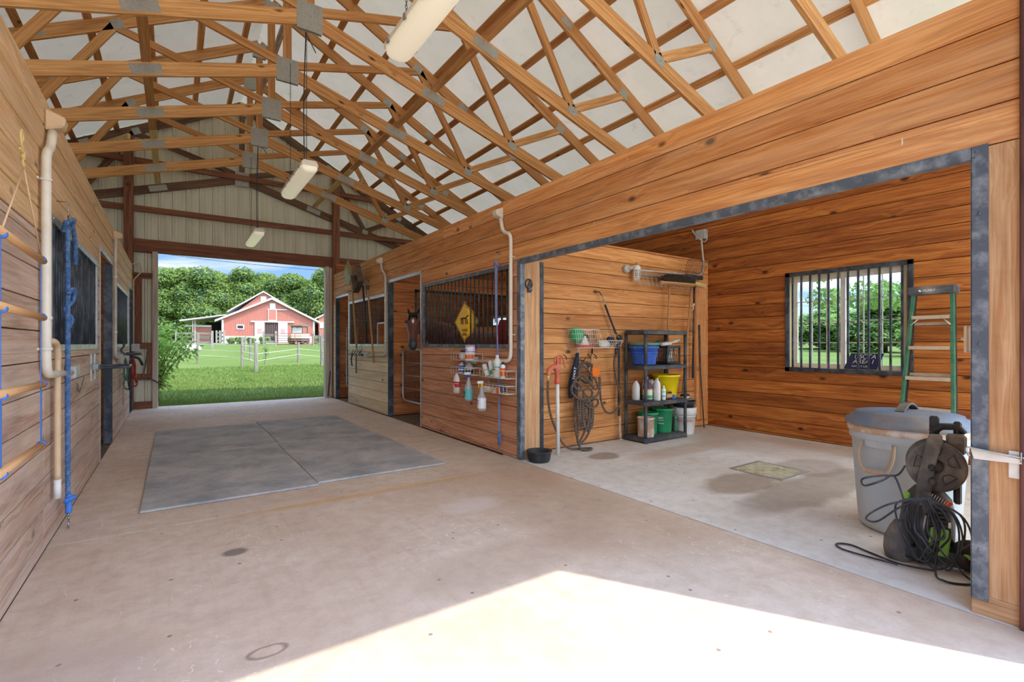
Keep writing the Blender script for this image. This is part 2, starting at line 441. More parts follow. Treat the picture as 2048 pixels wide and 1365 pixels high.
b.inputs['Base Color'].default_value = (.95,1,.97,1); b.inputs['Roughness'].default_value = .02; b.inputs['Transmission Weight'].default_value = 1.0; b.inputs['IOR'].default_value = 1.02
b.inputs['Specular IOR Level'].default_value = 1.0
MATS['glass'] = m

def checker_hose():
    m, t, b = principled('braided_hose')
    uv = t.new('ShaderNodeUVMap').outputs[0]; s = t.new('ShaderNodeSeparateXYZ', i_0=uv)
    a = t.math('SINE', t.math('ADD', t.math('MULTIPLY', s.outputs[0], 330.0), t.math('MULTIPLY', s.outputs[1], 2*PI)))
    t.l.new(t.mix(t.map(a, -.1, .5), lin('2b211e'), lin('a08a76')), b.inputs['Base Color'])
    b.inputs['Roughness'].default_value = .7
    bp = t.new('ShaderNodeBump'); bp.inputs['Strength'].default_value = .8; bp.inputs['Distance'].default_value = .004
    t.l.new(a, bp.inputs['Height']); t.l.new(bp.outputs[0], b.inputs['Normal']); MATS['braided_hose'] = m
checker_hose()

def concrete(name, c1, c2, c3, hay=True, spots=()):
    m, t, b = principled(name)
    oc = t.new('ShaderNodeTexCoord').outputs['Object']
    n = t.noise(oc, .9, 8, .62, .4); n2 = t.noise(oc, 9, 6, .65); n3 = t.noise(t.mapping(oc, (22, 1.2, 1)), 1.0, 5, .6)
    c = t.mix(t.map(n, .35, .66), lin(c1), lin(c2))
    c = t.mix(t.math('MULTIPLY', t.map(n2, .42, .72), .45), c, lin(c3))
    c = t.mix(t.math('MULTIPLY', t.map(n3, .5, .75), .22), c, lin(c3))
    n5 = t.noise(oc, 70, 3, .6); c = t.mix(t.math('MULTIPLY', t.map(n5, .5, .8), .3), c, lin(c3))
    if hay:   # wisps of hay and chalk scattered over the slab
        wv = t.new('ShaderNodeTexVoronoi', voronoi_dimensions='2D', feature='DISTANCE_TO_EDGE')
        dn = t.noise(oc, 3, 3); dd = t.new('ShaderNodeVectorMath', operation='MULTIPLY_ADD')
        cc = t.new('ShaderNodeCombineXYZ'); t.l.new(dn, cc.inputs[0]); t.l.new(n2, cc.inputs[1])
        t.l.new(cc.outputs[0], dd.inputs[0]); dd.inputs[1].default_value = (.25,.25,0); t.l.new(oc, dd.inputs[2])
        t.l.new(dd.outputs[0], wv.inputs[0]); wv.inputs['Scale'].default_value = 11
        line = t.map(wv.outputs['Distance'], .014, .04, 1, 0)
        br = t.math('GREATER_THAN', t.noise(oc, 26, 2), .565)
        zone = t.map(t.noise(oc, .8, 3), .47, .58)
        c = t.mix(t.math('MULTIPLY', t.math('MULTIPLY', line, br), t.math('MULTIPLY', zone, .85)), c, lin('e9e2d2'))
        sp = t.new('ShaderNodeTexVoronoi', voronoi_dimensions='2D'); t.l.new(oc, sp.inputs[0]); sp.inputs['Scale'].default_value = 3.2
        sg = t.new('ShaderNodeSeparateColor'); t.l.new(sp.outputs['Color'], sg.inputs[0])
        c = t.mix(t.math('MULTIPLY', t.map(sp.outputs['Distance'], .02, .04, .75, 0), t.math('GREATER_THAN', sg.outputs[0], .7)), c, lin('6b5040'))
    for (x, y, rx, ry, col, amt, kind) in spots:   # stains with a shape of their own
        v = t.mapping(oc, (1/rx, 1/ry, 0), (-x/rx, -y/ry, 0)); ln = t.new('ShaderNodeVectorMath', operation='LENGTH'); t.l.new(v, ln.inputs[0])
        nn = t.math('ADD', ln.outputs['Value'], t.math('MULTIPLY', t.math('SUBTRACT', t.noise(oc, 4.5, 5, .6), .5), .9))
        if kind == 'ring':
            f = t.math('MULTIPLY', t.map(nn, .65, .9, 0, 1), t.map(nn, .95, 1.12, 1, 0))
        else: f = t.map(nn, .8, 1.05 if kind == 'wet' else 1.3, 1, 0)
        c = t.mix(t.math('MULTIPLY', f, amt), c, lin(col))
    t.l.new(c, b.inputs['Base Color']); t.l.new(t.map(n2, .3, .7, .6, .85), b.inputs['Roughness'])
    bp = t.new('ShaderNodeBump'); bp.inputs['Strength'].default_value = .25; bp.inputs['Distance'].default_value = .004
    t.l.new(t.math('ADD', n3, n5), bp.inputs['Height']); t.l.new(bp.outputs[0], b.inputs['Normal'])
    MATS[name] = m
concrete('concrete_tan', 'c6ae97', 'dac7b2', 'aa9077', spots=[(.30,3.36,.062,.05,'5c5450',.75,'soft'), (.31,2.2,.075,.042,'8a6d5a',.8,'ring'),
    (2.5,2.7,.5,.9,'a08468',.38,'soft'), (1.7,2.35,.7,.22,'a58a72',.35,'soft'), (.2,6.9,.3,2.4,'b8a08a',.3,'soft'), (2.8,3.9,.25,.5,'9c7f64',.35,'soft'), (1.9,3.3,.25,.14,'e6ddd4',.6,'soft'), (1.4,4.05,1.0,.07,'cf9a55',.45,'soft'), (2.2,3.6,.9,.5,'b18f73',.35,'soft'), (-.4,2.2,.35,.5,'a5948a',.35,'soft')])
concrete('concrete_bay', 'd0cac0', 'e4e0d8', 'b6a898', hay=True, spots=[(4.2,2.45,.5,.26,'8f7a64',.7,'wet'), (4.55,2.0,1.1,.27,'8b7b6a',.62,'wet'), (5.3,2.35,.45,.3,'94806c',.5,'wet'),
    (3.95,3.9,.22,.16,'8a7560',.7,'wet'), (5.9,3.3,.5,.8,'b89f86',.4,'soft'), (6.4,2.6,.3,.9,'b39478',.4,'soft'), (5.1,3.6,.9,.18,'b99b7d',.5,'soft')])
def rubber_mat():
    m, t, b = principled('mat_rubber')
    oc = t.new('ShaderNodeTexCoord').outputs['Object']
    n = t.noise(oc, 2.2, 8, .7, .3); n2 = t.noise(oc, 60, 3)
    c = t.mix(t.map(n, .35, .68), lin('8b8b8b'), lin('beb9b0'))
    c = t.mix(t.math('MULTIPLY', t.map(t.noise(oc, 14, 5, .7), .55, .75), .5), c, lin('c9c0b4'))
    t.l.new(c, b.inputs['Base Color']); b.inputs['Roughness'].default_value = .8
    bp = t.new('ShaderNodeBump'); bp.inputs['Strength'].default_value = .3; bp.inputs['Distance'].default_value = .004; t.l.new(n2, bp.inputs['Height']); t.l.new(bp.outputs[0], b.inputs['Normal'])
    MATS['mat_rubber'] = m
rubber_mat()
def roof_lining():   # white insulation lining, its translucency added to brighten the interior
    m, t, b = principled('roof_lining'); t.n.remove(b)
    out = [n for n in t.n if n.type == 'OUTPUT_MATERIAL'][0]
    oc = t.new('ShaderNodeTexCoord').outputs['Object']
    n = t.noise(oc, 1.6, 6, .6); n2 = t.noise(oc, 5, 4, .6)
    c = t.mix(t.map(n, .35, .7), lin('dccdb2'), lin('cfc4a6'))
    c = t.mix(t.math('MULTIPLY', t.map(n2, .58, .75), .35), c, lin('a69c80'))
    d = t.new('ShaderNodeBsdfDiffuse'); t.l.new(c, d.inputs[0])
    tr = t.new('ShaderNodeBsdfTranslucent'); t.l.new(c, tr.inputs[0])
    bp = t.new('ShaderNodeBump'); bp.inputs['Strength'].default_value = .5; bp.inputs['Distance'].default_value = .03; t.l.new(n, bp.inputs['Height']); t.l.new(bp.outputs[0], d.inputs['Normal'])
    mx = t.new('ShaderNodeMixShader'); mx.inputs[0].default_value = ROOF_T
    t.l.new(d.outputs[0], mx.inputs[1]); t.l.new(tr.outputs[0], mx.inputs[2]); t.l.new(mx.outputs[0], out.inputs[0])
    MATS['roof_lining'] = m
ROOF_T = 0.13
roof_lining()
def fill_sheet():   # unseen near gable sheet, made translucent as added fill light
    m, t, b = principled('fill_sheet'); t.n.remove(b)
    out = [n for n in t.n if n.type == 'OUTPUT_MATERIAL'][0]
    oc = t.new('ShaderNodeTexCoord').outputs['Object']
    c = t.mix(t.map(t.noise(oc, 2, 5), .4, .7), lin('fbf6ea'), lin('f1ead8'))
    d = t.new('ShaderNodeBsdfDiffuse'); t.l.new(c, d.inputs[0]); tr = t.new('ShaderNodeBsdfTranslucent'); t.l.new(c, tr.inputs[0])
    mx = t.new('ShaderNodeMixShader'); mx.inputs[0].default_value = .75
    t.l.new(d.outputs[0], mx.inputs[1]); t.l.new(tr.outputs[0], mx.inputs[2]); t.l.new(mx.outputs[0], out.inputs[0]); MATS['fill_sheet'] = m
fill_sheet()
def sheet_metal(name, c, c2):
    m, t, b = principled(name)
    oc = t.new('ShaderNodeTexCoord').outputs['Object']
    n = t.noise(t.mapping(oc, (3, 3, .35)), 3, 6, .65); n2 = t.noise(oc, 11, 5, .7)
    cc = t.mix(t.map(n, .4, .7), lin(c), lin(c2)); cc = t.mix(t.math('MULTIPLY', t.map(n2, .6, .75), .4), cc, lin('8d8874'))
    t.l.new(cc, b.inputs['Base Color']); b.inputs['Roughness'].default_value = .5; b.inputs['Metallic'].default_value = .1
    MATS[name] = m
sheet_metal('gable_sheet', 'e2dec6', 'cfcbb0')
sheet_metal('barn_red', 'a8634c', 'a05a44')
def grass():
    m, t, b = principled('grass_ground')
    oc = t.new('ShaderNodeTexCoord').outputs['Object']
    n = t.noise(oc, .35, 6, .6); n2 = t.noise(oc, 14, 6, .7)
    c = t.mix(t.map(n, .35, .65), lin('59692e'), lin('6d7a3e')); c = t.mix(t.math('MULTIPLY', t.map(n2, .35, .7), .6), c, lin('46561f'))
    t.l.new(c, b.inputs['Base Color']); b.inputs['Roughness'].default_value = .9; b.inputs['Specular IOR Level'].default_value = .1
    bp = t.new('ShaderNodeBump'); bp.inputs['Strength'].default_value = .8; bp.inputs['Distance'].default_value = .05; t.l.new(n2, bp.inputs['Height']); t.l.new(bp.outputs[0], b.inputs['Normal'])
    MATS['grass_ground'] = m
grass()
def leafmat(name, a, bcol, tr=.35):
    m, t, b = principled(name); out = [n for n in t.n if n.type == 'OUTPUT_MATERIAL'][0]; t.n.remove(b)
    uv = t.new('ShaderNodeUVMap').outputs[0]
    wn = t.new('ShaderNodeTexWhiteNoise', noise_dimensions='2D'); t.l.new(uv, wn.inputs['Vector'])
    oc = t.new('ShaderNodeTexCoord').outputs['Object']
    c = t.mix(t.math('ADD', t.math('MULTIPLY', wn.outputs[0], .6), t.math('MULTIPLY', t.map(t.noise(oc, .8, 3), .35, .65), .4)), lin(a), lin(bcol))
    d = t.new('ShaderNodeBsdfDiffuse'); t.l.new(c, d.inputs[0]); tl = t.new('ShaderNodeBsdfTranslucent'); t.l.new(c, tl.inputs[0])
    mx = t.new('ShaderNodeMixShader'); mx.inputs[0].default_value = tr
    t.l.new(d.outputs[0], mx.inputs[1]); t.l.new(tl.outputs[0], mx.inputs[2]); t.l.new(mx.outputs[0], out.inputs[0]); MATS[name] = m
leafmat('leaf_bright', '6f9048', 'b0c878', .5); leafmat('leaf_tree', '46602a', '8c9c50'); leafmat('leaf_shrub', '6f9440', 'b4d070'); leafmat('grass_blade', '54692a', '84934a'); leafmat('leaf_pale', '6b7f48', 'a0ad70')
def coat_mat():
    m, t, b = principled('horse_coat')
    oc = t.new('ShaderNodeTexCoord').outputs['Object']; s = t.new('ShaderNodeSeparateXYZ', i_0=oc)
    n = t.noise(oc, 5, 5, .6)
    c = t.mix(t.map(n, .35, .7), lin('54291a'), lin('74402a'))
    c = t.mix(t.map(s.outputs[2], .45, .85, 1, 0), c, lin('1a1210'))          # black lower legs
    at = t.new('ShaderNodeAttribute', attribute_name='mark')                   # dark muzzle and white star of this horse
    sc = t.new('ShaderNodeSeparateColor'); t.l.new(at.outputs['Color'], sc.inputs[0])
    c = t.mix(sc.outputs[0], c, lin('2c2a2c')); c = t.mix(sc.outputs[1], c, lin('efe9e2'))
    t.l.new(c, b.inputs['Base Color']); b.inputs['Roughness'].default_value = .45; b.inputs['Sheen Weight'].default_value = .2
    MATS['horse_coat'] = m
coat_mat()
# ------------------------------------------------------------------ setting
XR, XL, XB, YP, YE = 3.06, -0.64, 6.75, 4.47, 11.8
PW = 0.1772
def plank_wall(mb, axis, c, th, u0, u1, z0, z1, holes=(), phase=2.155, mi=0, joints=(), gap=.006):
    """rows of boards on the plane axis=c (surface at c, boards reach back to c+th); holes = (u0,u1,z0,z1)"""
    k0 = math.floor((z0-phase)/PW); k = k0
    while phase+k*PW < z1-1e-4:
        a = max(z0, phase+k*PW)+gap; b = min(z1, phase+(k+1)*PW); k += 1
        if b-a < .006: continue
        cuts = sorted({a, b} | {h[q] for h in holes for q in (2, 3) if a < h[q] < b})
        for za, zb in zip(cuts, cuts[1:]):
            zm = (za+zb)/2; segs = [(u0, u1)]
            for h in holes:
                if h[2] <= zm <= h[3]:
                    ns = []
                    for s0, s1 in segs:
                        if h[1] <= s0 or h[0] >= s1: ns.append((s0, s1)); continue
                        if h[0] > s0: ns.append((s0, h[0]))
                        if h[1] < s1: ns.append((h[1], s1))
                    segs = ns
            for s0, s1 in segs:
                pts = [s0]+[j for j in joints if s0 < j < s1]+[s1]
                for q0, q1 in zip(pts, pts[1:]):
                    q1 -= (.003 if q1 != s1 else 0); x0, x1 = min(c, c+th), max(c, c+th)
                    n0 = len(mb.f)
                    if axis == 'x': mb.box(x0, x1, q0, q1, za, zb, mi)
                    else: mb.box(q0, q1, x0, x1, za, zb, mi)
    # dark backing in the board gaps
    return mb
def backing(mb, axis, c, u0, u1, z0, z1, holes, mi):
    us = sorted({u0, u1} | {h[q] for h in holes for q in (0, 1) if u0 < h[q] < u1}); zs = sorted({z0, z1} | {h[q] for h in holes for q in (2, 3) if z0 < h[q] < z1})
    for a, b in zip(us, us[1:]):
        for p, q in zip(zs, zs[1:]):
            if any(h[0] <= (a+b)/2 <= h[1] and h[2] <= (p+q)/2 <= h[3] for h in holes): continue
            if axis == 'x': mb.box(c-.003, c+.003, a, b, p, q, mi)
            else: mb.box(a, b, c-.003, c+.003, p, q, mi)

# right side of the aisle
DB = (6.85, 8.16, -1, 2.31); DA = (10.54, 11.49, -1, 2.29); GB = (4.445, 6.78, 1.2, 2.13); GA = (8.30, 10.50, 1.2, 2.13); BAY = (.65, 4.29, -1, 2.155)
hr = [DB, DA, GB, GA, BAY]
mb = MB()
plank_wall(mb, 'x', XR, .032, .30, 11.75, 2.155, 2.853, hr, joints=(6.1,))
plank_wall(mb, 'x', XR, .032, 4.29, 6.85, 0, 2.155, hr, mi=1)
plank_wall(mb, 'x', XR, .032, 8.16, 11.75, 0, 2.155, hr, mi=2)
backing(mb, 'x', XR+.036, .66, 11.75, 0, 2.84, hr, 3)
mb.box(XR+.002, XR+.036, .50, .65, .09, 2.155, 4)      # pale flat post board beside the bay
mb.box(XR+.036, XR+.15, .44, .64, 0, 2.8, 4)
mb.box(XR, XR+.04, .30, .66, 0, .09, 4)
mb.box(XR+.04, XR+.11, .66, 4.29, 2.165, 2.32, 3)          # rough lintel behind the header boards
mb.box(XR+.04, XR+.27, 4.275, 4.45, 0, 2.40, 4)          # corner post of the partition
struct('wall_right', mb, ['orange_plank', 'stall_plank', 'stall_plank_lit', 'gap_dark', 'pale_post'], bevel=.003)
# left side of the aisle
LB = (6.74, 7.92, -1, 2.25); LA = (10.83, 11.62, -1, 2.25); GLB = (4.19, 6.49, 1.2, 2.08); GLA = (8.36, 10.60, 1.2, 2.09)
hl = [LB, LA, GLB, GLA]
mb = MB()
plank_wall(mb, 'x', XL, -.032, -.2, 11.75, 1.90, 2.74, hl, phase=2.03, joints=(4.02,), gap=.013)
plank_wall(mb, 'x', XL, -.032, -.2, 11.75, 0, 1.90, hl, phase=2.03, mi=1, joints=(4.02,))
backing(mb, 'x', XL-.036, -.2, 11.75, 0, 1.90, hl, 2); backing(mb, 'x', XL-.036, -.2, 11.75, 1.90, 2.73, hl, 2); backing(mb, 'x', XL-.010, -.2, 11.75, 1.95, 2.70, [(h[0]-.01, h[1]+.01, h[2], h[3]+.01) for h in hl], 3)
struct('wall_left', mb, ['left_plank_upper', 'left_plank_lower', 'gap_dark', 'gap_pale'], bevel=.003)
# back wall of the wash bay and the stalls, with window openings
WB = (1.99, 3.27, .93, 2.15); WS1 = (5.0, 6.2, .95, 1.95); WS2 = (9.2, 10.7, .95, 1.95)
mb = MB(); hb = [WB, WS1, WS2]
plank_wall(mb, 'x', XB, .032, -.1, 12.0, 0, 3.35, hb, joints=())
backing(mb, 'x', XB+.036, -.1, 12.0, -.1, 3.45, hb, 1); backing(mb, 'x', XB+.09, -.1, 12.0, -.1, 3.45, hb, 1)
struct('wall_bay', mb, ['back_plank', 'gap_dark'], bevel=.003)
# partition between wash bay and first stall; dividers between stalls; outer left wall
mb = MB(); plank_wall(mb, 'y', YP, .032, 3.33, XB, 0, 2.52, [], phase=2.155-.02)
plank_wall(mb, 'y', YP+.13, -.032, 3.12, XB, 0, 2.52, [], phase=2.155)
mb.box(6.40, 6.66, YP-.045, YP-.002, .12, 2.23, 1)      # pale board by the corner
struct('wall_partition', mb, ['partition_plank', 'orange_plank'], bevel=.003)
mb = MB(); md = (3.55, 6.70, 1.58, 2.22)
plank_wall(mb, 'y', 8.19, .032, XR+.04, XB, 0, 2.50, [md]); plank_wall(mb, 'y', 8.30, -.032, XR+.04, XB, 0, 2.50, [md])
struct('wall_divider', mb, 'inner_plank', bevel=.003)
mb = MB(); plank_wall(mb, 'y', 11.62, .032, XR+.04, XB, 0, 3.1); struct('wall_stall_end', mb, 'inner_plank')
mb = MB()
for y in (4.16, 8.16, 11.62): plank_wall(mb, 'y', y, .06, -4.33, XL-.04, 0, 2.5)
struct('wall_left_dividers', mb, 'inner_plank')
mb = MB(); hs = [(5.2, 6.4, 1.0, 2.0), (9.2, 10.4, 1.0, 2.0)]
plank_wall(mb, 'x', -4.33, -.04, -.1, 11.9, 0, 3.35, hs); backing(mb, 'x', -4.38, -.1, 11.9, 0, 3.35, hs, 1)
struct('wall_left_outer', mb, ['inner_plank', 'dark_trim_wood'])

# floor slabs with sawn joints
mb = MB()
for x0, x1, y0, y1 in ((XL, 3.032, -3.0, 4.09), (XL, 3.032, 4.104, 7.88), (XL, 3.032, 7.896, 12.0)):
    mb.box(x0, x1, y0, y1, -.12, 0)
mb.box(3.046, XB, .3, 4.6, -.12, 0, 1)
mb.box(3.044, XB, 4.6, 12.0, -.12, -.01, 2); mb.box(-4.4, XL, -.2, 12.0, -.12, -.01, 2)
mb.box(-4.4, 9, -3.0, .3, -.14, -.01, 0)
mb.box(-4.4, XB, -3, 12.0, -.16, -.125, 3)
struct('floor', mb, ['concrete_tan', 'concrete_bay', 'bark', 'dark_trim_wood'])

# roof: ridge over x=1.2, 6.35 pitch
RX, TS, BS = 1.20, .53, .305
def ztop(x): return 6.32-TS*abs(x-RX)
def zbot(x): return 4.75-BS*abs(x-RX)
mb = MB()
for s in (-1, 1):
    n = 7; xs = [RX+s*6.15*i/n for i in range(n+1)]
    for ya, yb in zip([-.1+i*1.36 for i in range(10)], [-.1+(i+1)*1.36 for i in range(9)]):
        for xa, xb in zip(xs, xs[1:]):
            za, zb = ztop(xa)+.135, ztop(xb)+.135
            mb.add([(xa, ya, za), (xb, ya, zb), (xb, yb, zb), (xa, yb, za)], [(0,1,2,3) if s > 0 else (3,2,1,0)], None, 0)
struct('ceiling', mb, 'roof_lining')

# gable walls
def ribbed(mb, x0, x1, y, z0, zf, out, mi=0, step=.2286):
    """ribbed sheet between x0 and x1 from z0 up to zf(x)"""
    prof = []; x = x0
    while x < x1:
        for dx, dy in ((0,0),(.045,0),(.06,.024),(.085,.024),(.10,0),(.14,0),(.146,.005),(.158,.005),(.164,0)):
            if x+dx <= x1: prof.append((x+dx, y+out*dy))
        x += step
    prof.append((x1, y))
    for (xa, ya), (xb, yb) in zip(prof, prof[1:]):
        if xb-xa < 1e-5: continue
        mb.add([(xa,ya,z0(xa)), (xb,yb,z0(xb)), (xb,yb,zf(xb)), (xa,ya,zf(xa))], [(0,1,2,3)], None, mi)
mb = MB(); f0 = lambda x: 0.0; fr = lambda x: ztop(x)+.12
ribbed(mb, -4.4, -.30, YE+.115, f0, fr, -1); ribbed(mb, 2.94, 6.8, YE+.115, f0, fr, -1); ribbed(mb, -.30, 2.94, YE+.115, lambda x: 3.06, fr, -1)
struct('wall_gable', mb, 'gable_sheet')
# framing of the far gable
g = thing('gable_framing', 'brown timber posts, girts and door header framing the far gable wall', 'framing', (1.2, YE, 0)); g['kind'] = 'structure'
for x in (-.70, 3.125): part('post', MB().box(x-.075, x+.075, YE-.09, YE+.03, 0, ztop(x)-.12), 'post_lumber', g, .004)
part('header', MB().box(-.775+.155, 3.045, YE-.02, YE+.06, 3.02, 3.27), 'post_lumber', g, .004)
part('header', MB().box(3.205, 6.7, YE-.02, YE+.06, 3.02, 3.27), 'post_lumber', g, .004)
for z in (3.80, 4.72):
    part('girt', MB().box(-.62, 3.04, YE+.0, YE+.06, z, z+.11), 'post_lumber', g, .003)
    part('girt', MB().box(3.21, 6.6 if z < 3.9 else 4.2, YE+.0, YE+.06, z, z+.11), 'post_lumber', g, .003)
    part('girt', MB().box(-4.2 if z < 3.9 else -1.8, -.78, YE+.0, YE+.06, z, z+.11), 'post_lumber', g, .003)
for z, h in ((2.52, .10), (1.16, .11), (.55, .12), (0, .13)):
    part('girt', MB().box(-.62, -.32, YE+.0, YE+.06, z, z+h), 'post_lumber', g, .003)
part('stud', MB().box(-.62, -.50, YE+.005, YE+.05, 1.27, 2.52), 'post_lumber', g, .003)
part('stud', MB().box(-.41, -.32, YE+.005, YE+.05, .67, 1.16), 'post_lumber', g, .003)
mb = MB(); mb.box(-.34, -.25, YE-.03, YE+.13, 0, 3.04); mb.box(2.89, 2.98, YE-.03, YE+.13, 0, 3.04); mb.box(-.34, 2.98, YE+.06, YE+.13, 3.03, 3.06)
mb.box(2.985, 3.045, YE-.02, YE+.1, 0, 3.02)
struct('trim_1', mb, 'jamb_pale', bevel=.004)
# near gable wall round the big door the camera stands in
mb = MB(); z3 = lambda x: 3.06
ribbed(mb, -4.4, -.28, .20, f0, fr, -1); ribbed(mb, 2.93, 6.8, .20, f0, fr, -1); ribbed(mb, -.28, 2.93, .20, z3, fr, -1)
struct('wall_front', mb, 'fill_sheet')  # out of view; translucent sheet added to light the interior from behind
mb = MB(); mb.box(2.90, 3.04, .14, .30, 0, 3.3); mb.box(-.30, 2.9, .14, .30, 3.04, 3.3); mb.box(-.42, -.27, .14, .30, 0, 3.3)
struct('trim_2', mb, 'post_lumber')
mb = MB(); mb.box(3.035, 3.058, .31, .498, 0, 3.35)
struct('trim_3', mb, 'dark_trim_wood', bevel=.004)
# angle irons round the openings
def bolts(mb, pts, axis='x'):
    for p in pts: mb.ball(p, (.004,.009,.009) if axis == 'x' else (.009,.004,.009), 8)
def iron(name, boxes, bl, mat='black_iron', axis='x'):
    mb = MB()
    for b_ in boxes: mb.box(*b_)
    bolts(mb, bl, axis); return struct(name, mb, mat, bevel=.0015)
iron('trim_4', [(XR-.006, XR, .66, 4.262, 2.115, 2.165), (XR-.006, XR+.05, .645, 4.31, 2.110, 2.116)], [(XR-.006, y, 2.14) for y in [.64+.45*i for i in range(9)]], 'worn_iron')
iron('trim_5', [(XR-.006, XR, .60, .66, .07, 2.165), (XR-.006, XR+.05, .655, .661, .07, 2.165)], [(XR-.007, .63, z) for z in (.3,.75,1.25,1.85)], 'worn_iron')
iron('trim_6', [(XR-.006, XR, 4.262, 4.325, .01, 2.165), (XR-.006, XR+.05, 4.256, 4.262, .01, 2.165)], [(XR-.007, 4.30, z) for z in (.3,.8,1.25,1.85)], 'worn_iron')
iron('trim_7', [(XR+.27, XR+.32, YP-.2, YP-.19, .01, 2.155), (XR+.314, XR+.32, YP-.19, YP, .01, 2.155)], [(XR+.295, YP-.2, z) for z in (.5,1.2,1.9)], axis='y')
for nm, (y0, y1, z1), X, sgn in (('trim_8', (DB[0], DB[1], DB[3]), XR, -1), ('trim_9', (DA[0], DA[1], DA[3]), XR, -1), ('trim_10', (LB[0], LB[1], LB[3]), XL, 1), ('trim_11', (LA[0], LA[1], LA[3]), XL, 1)):
    a, b_ = (X-.006, X) if sgn < 0 else (X, X+.006)
    mb = MB(); mb.box(a, b_, y0-.03, y1+.03, z1-.01, z1+.04); mb.box(a, b_, y0-.035, y0, 0, z1)
    bolts(mb, [(a if sgn < 0 else b_, y0-.017, z) for z in (.4,.9,1.5,2.05)]+[(a if sgn < 0 else b_, y, z1+.015) for y in (y0+.2, (y0+y1)/2, y1-.2)])
    mb.box(min(a, X-sgn*0), max(b_, X), y1, y1+.04, 0, z1, 1)
    mb.box(X if sgn < 0 else X-.08, X+.08 if sgn < 0 else X, y1-.004, y1, 0, z1, 1)
    struct(nm, mb, ['galvanised', 'black_iron'], bevel=.001)

# bay window
wn = thing('window_1', 'white vinyl sliding window behind black bars in the wash bay wall', 'window', (XB, 2.63, .93)); wn['kind'] = 'structure'
y0, y1, z0, z1 = WB[0], WB[1], WB[2], WB[3]; x = XB+.02
mb = MB()
mb.box(XB+.0, XB+.14, y0, y0+.012, z0, z1); mb.box(XB+.0, XB+.14, y1-.012, y1, z0, z1); mb.box(XB+.0, XB+.14, y0, y1, z1-.012, z1); mb.box(XB+.0, XB+.14, y0, y1, z0, z0+.012)
part('window_lining', mb, 'brace_yellow', wn)
for (a, c, xo, nm) in ((y0+.012, 2.68, .055, 'sash'), (2.62, y1-.012, .09, 'sash')):
    mb = MB(); t_ = .055
    mb.box(XB+xo, XB+xo+.03, a, a+t_, z0+.012, z1-.012); mb.box(XB+xo, XB+xo+.03, c-t_, c, z0+.012, z1-.012)
    mb.box(XB+xo, XB+xo+.03, a+t_, c-t_, z1-.012-t_*1.3, z1-.012); mb.box(XB+xo, XB+xo+.03, a+t_, c-t_, z0+.012, z0+.012+t_)
    s_ = part('sash', mb, 'vinyl', wn, .003)
    mm = MB()
    for i in range(1, 4): zz = z0+.067+(z1-z0-.15)*i/4; mm.box(XB+xo+.012, XB+xo+.02, a+t_, c-t_, zz-.006, zz+.006)
    for i in range(1, 3): yy = a+t_+(c-a-2*t_)*i/3; mm.box(XB+xo+.012, XB+xo+.02, yy-.006, yy+.006, z0+.067, z1-.08)
    part('muntins', mm, 'vinyl', s_)
    part('pane', MB().box(XB+xo+.022, XB+xo+.026, a+t_, c-t_, z0+.067, z1-.08), 'glass', s_)
# plain stall windows behind the stalls
for k, (a, b_, p, q) in enumerate((WS1, WS2)):
    mb = MB(); mb.box(XB+.02, XB+.07, a, a+.05, p, q); mb.box(XB+.02, XB+.07, b_-.05, b_, p, q); mb.box(XB+.02, XB+.07, a, b_, q-.05, q); mb.box(XB+.02, XB+.07, a, b_, p, p+.05); mb.box(XB+.03, XB+.06, (a+b_)/2-.025, (a+b_)/2+.025, p, q)
    struct('window_%d' % (k+2), mb, 'vinyl', .003)

# ground outside: level by the building, rising gently towards the red barn
def gz(x, y):
    d = x*math.sin(math.radians(34.66))+y*math.cos(math.radians(34.66))
    return -.03+max(0, min(d, 110)-12)*.0233 if y > 12 else (-.03+max(0, min(d, 110)-12)*.0233*min(1, max(0, (x-7)/6)) if x > 7 else -.03)
mb = MB(); xs = [-90, -60, -40, -25, -15, -10, -6, -4.45, 0, 3, 6.85, 10, 14, 20, 28, 38, 50, 70, 100, 140]; ys = [-40, -20, -10, -3.0, 0, 4, 8, 12.0, 14, 17, 21, 26, 32, 40, 50, 62, 76, 95, 120, 150]
for xa, xb in zip(xs, xs[1:]):
    for ya, yb in zip(ys, ys[1:]):
        if xa >= -4.5 and xb <= 6.9 and ya >= -3.0 and yb <= 12.0: continue
        mb.add([(xa,ya,gz(xa,ya+.01)), (xb,ya,gz(xb,ya+.01)), (xb,yb,gz(xb,yb+.01)), (xa,yb,gz(xa,yb+.01))], [(0,1,2,3)], None, 0, True)
struct('ground', mb, 'grass_ground')
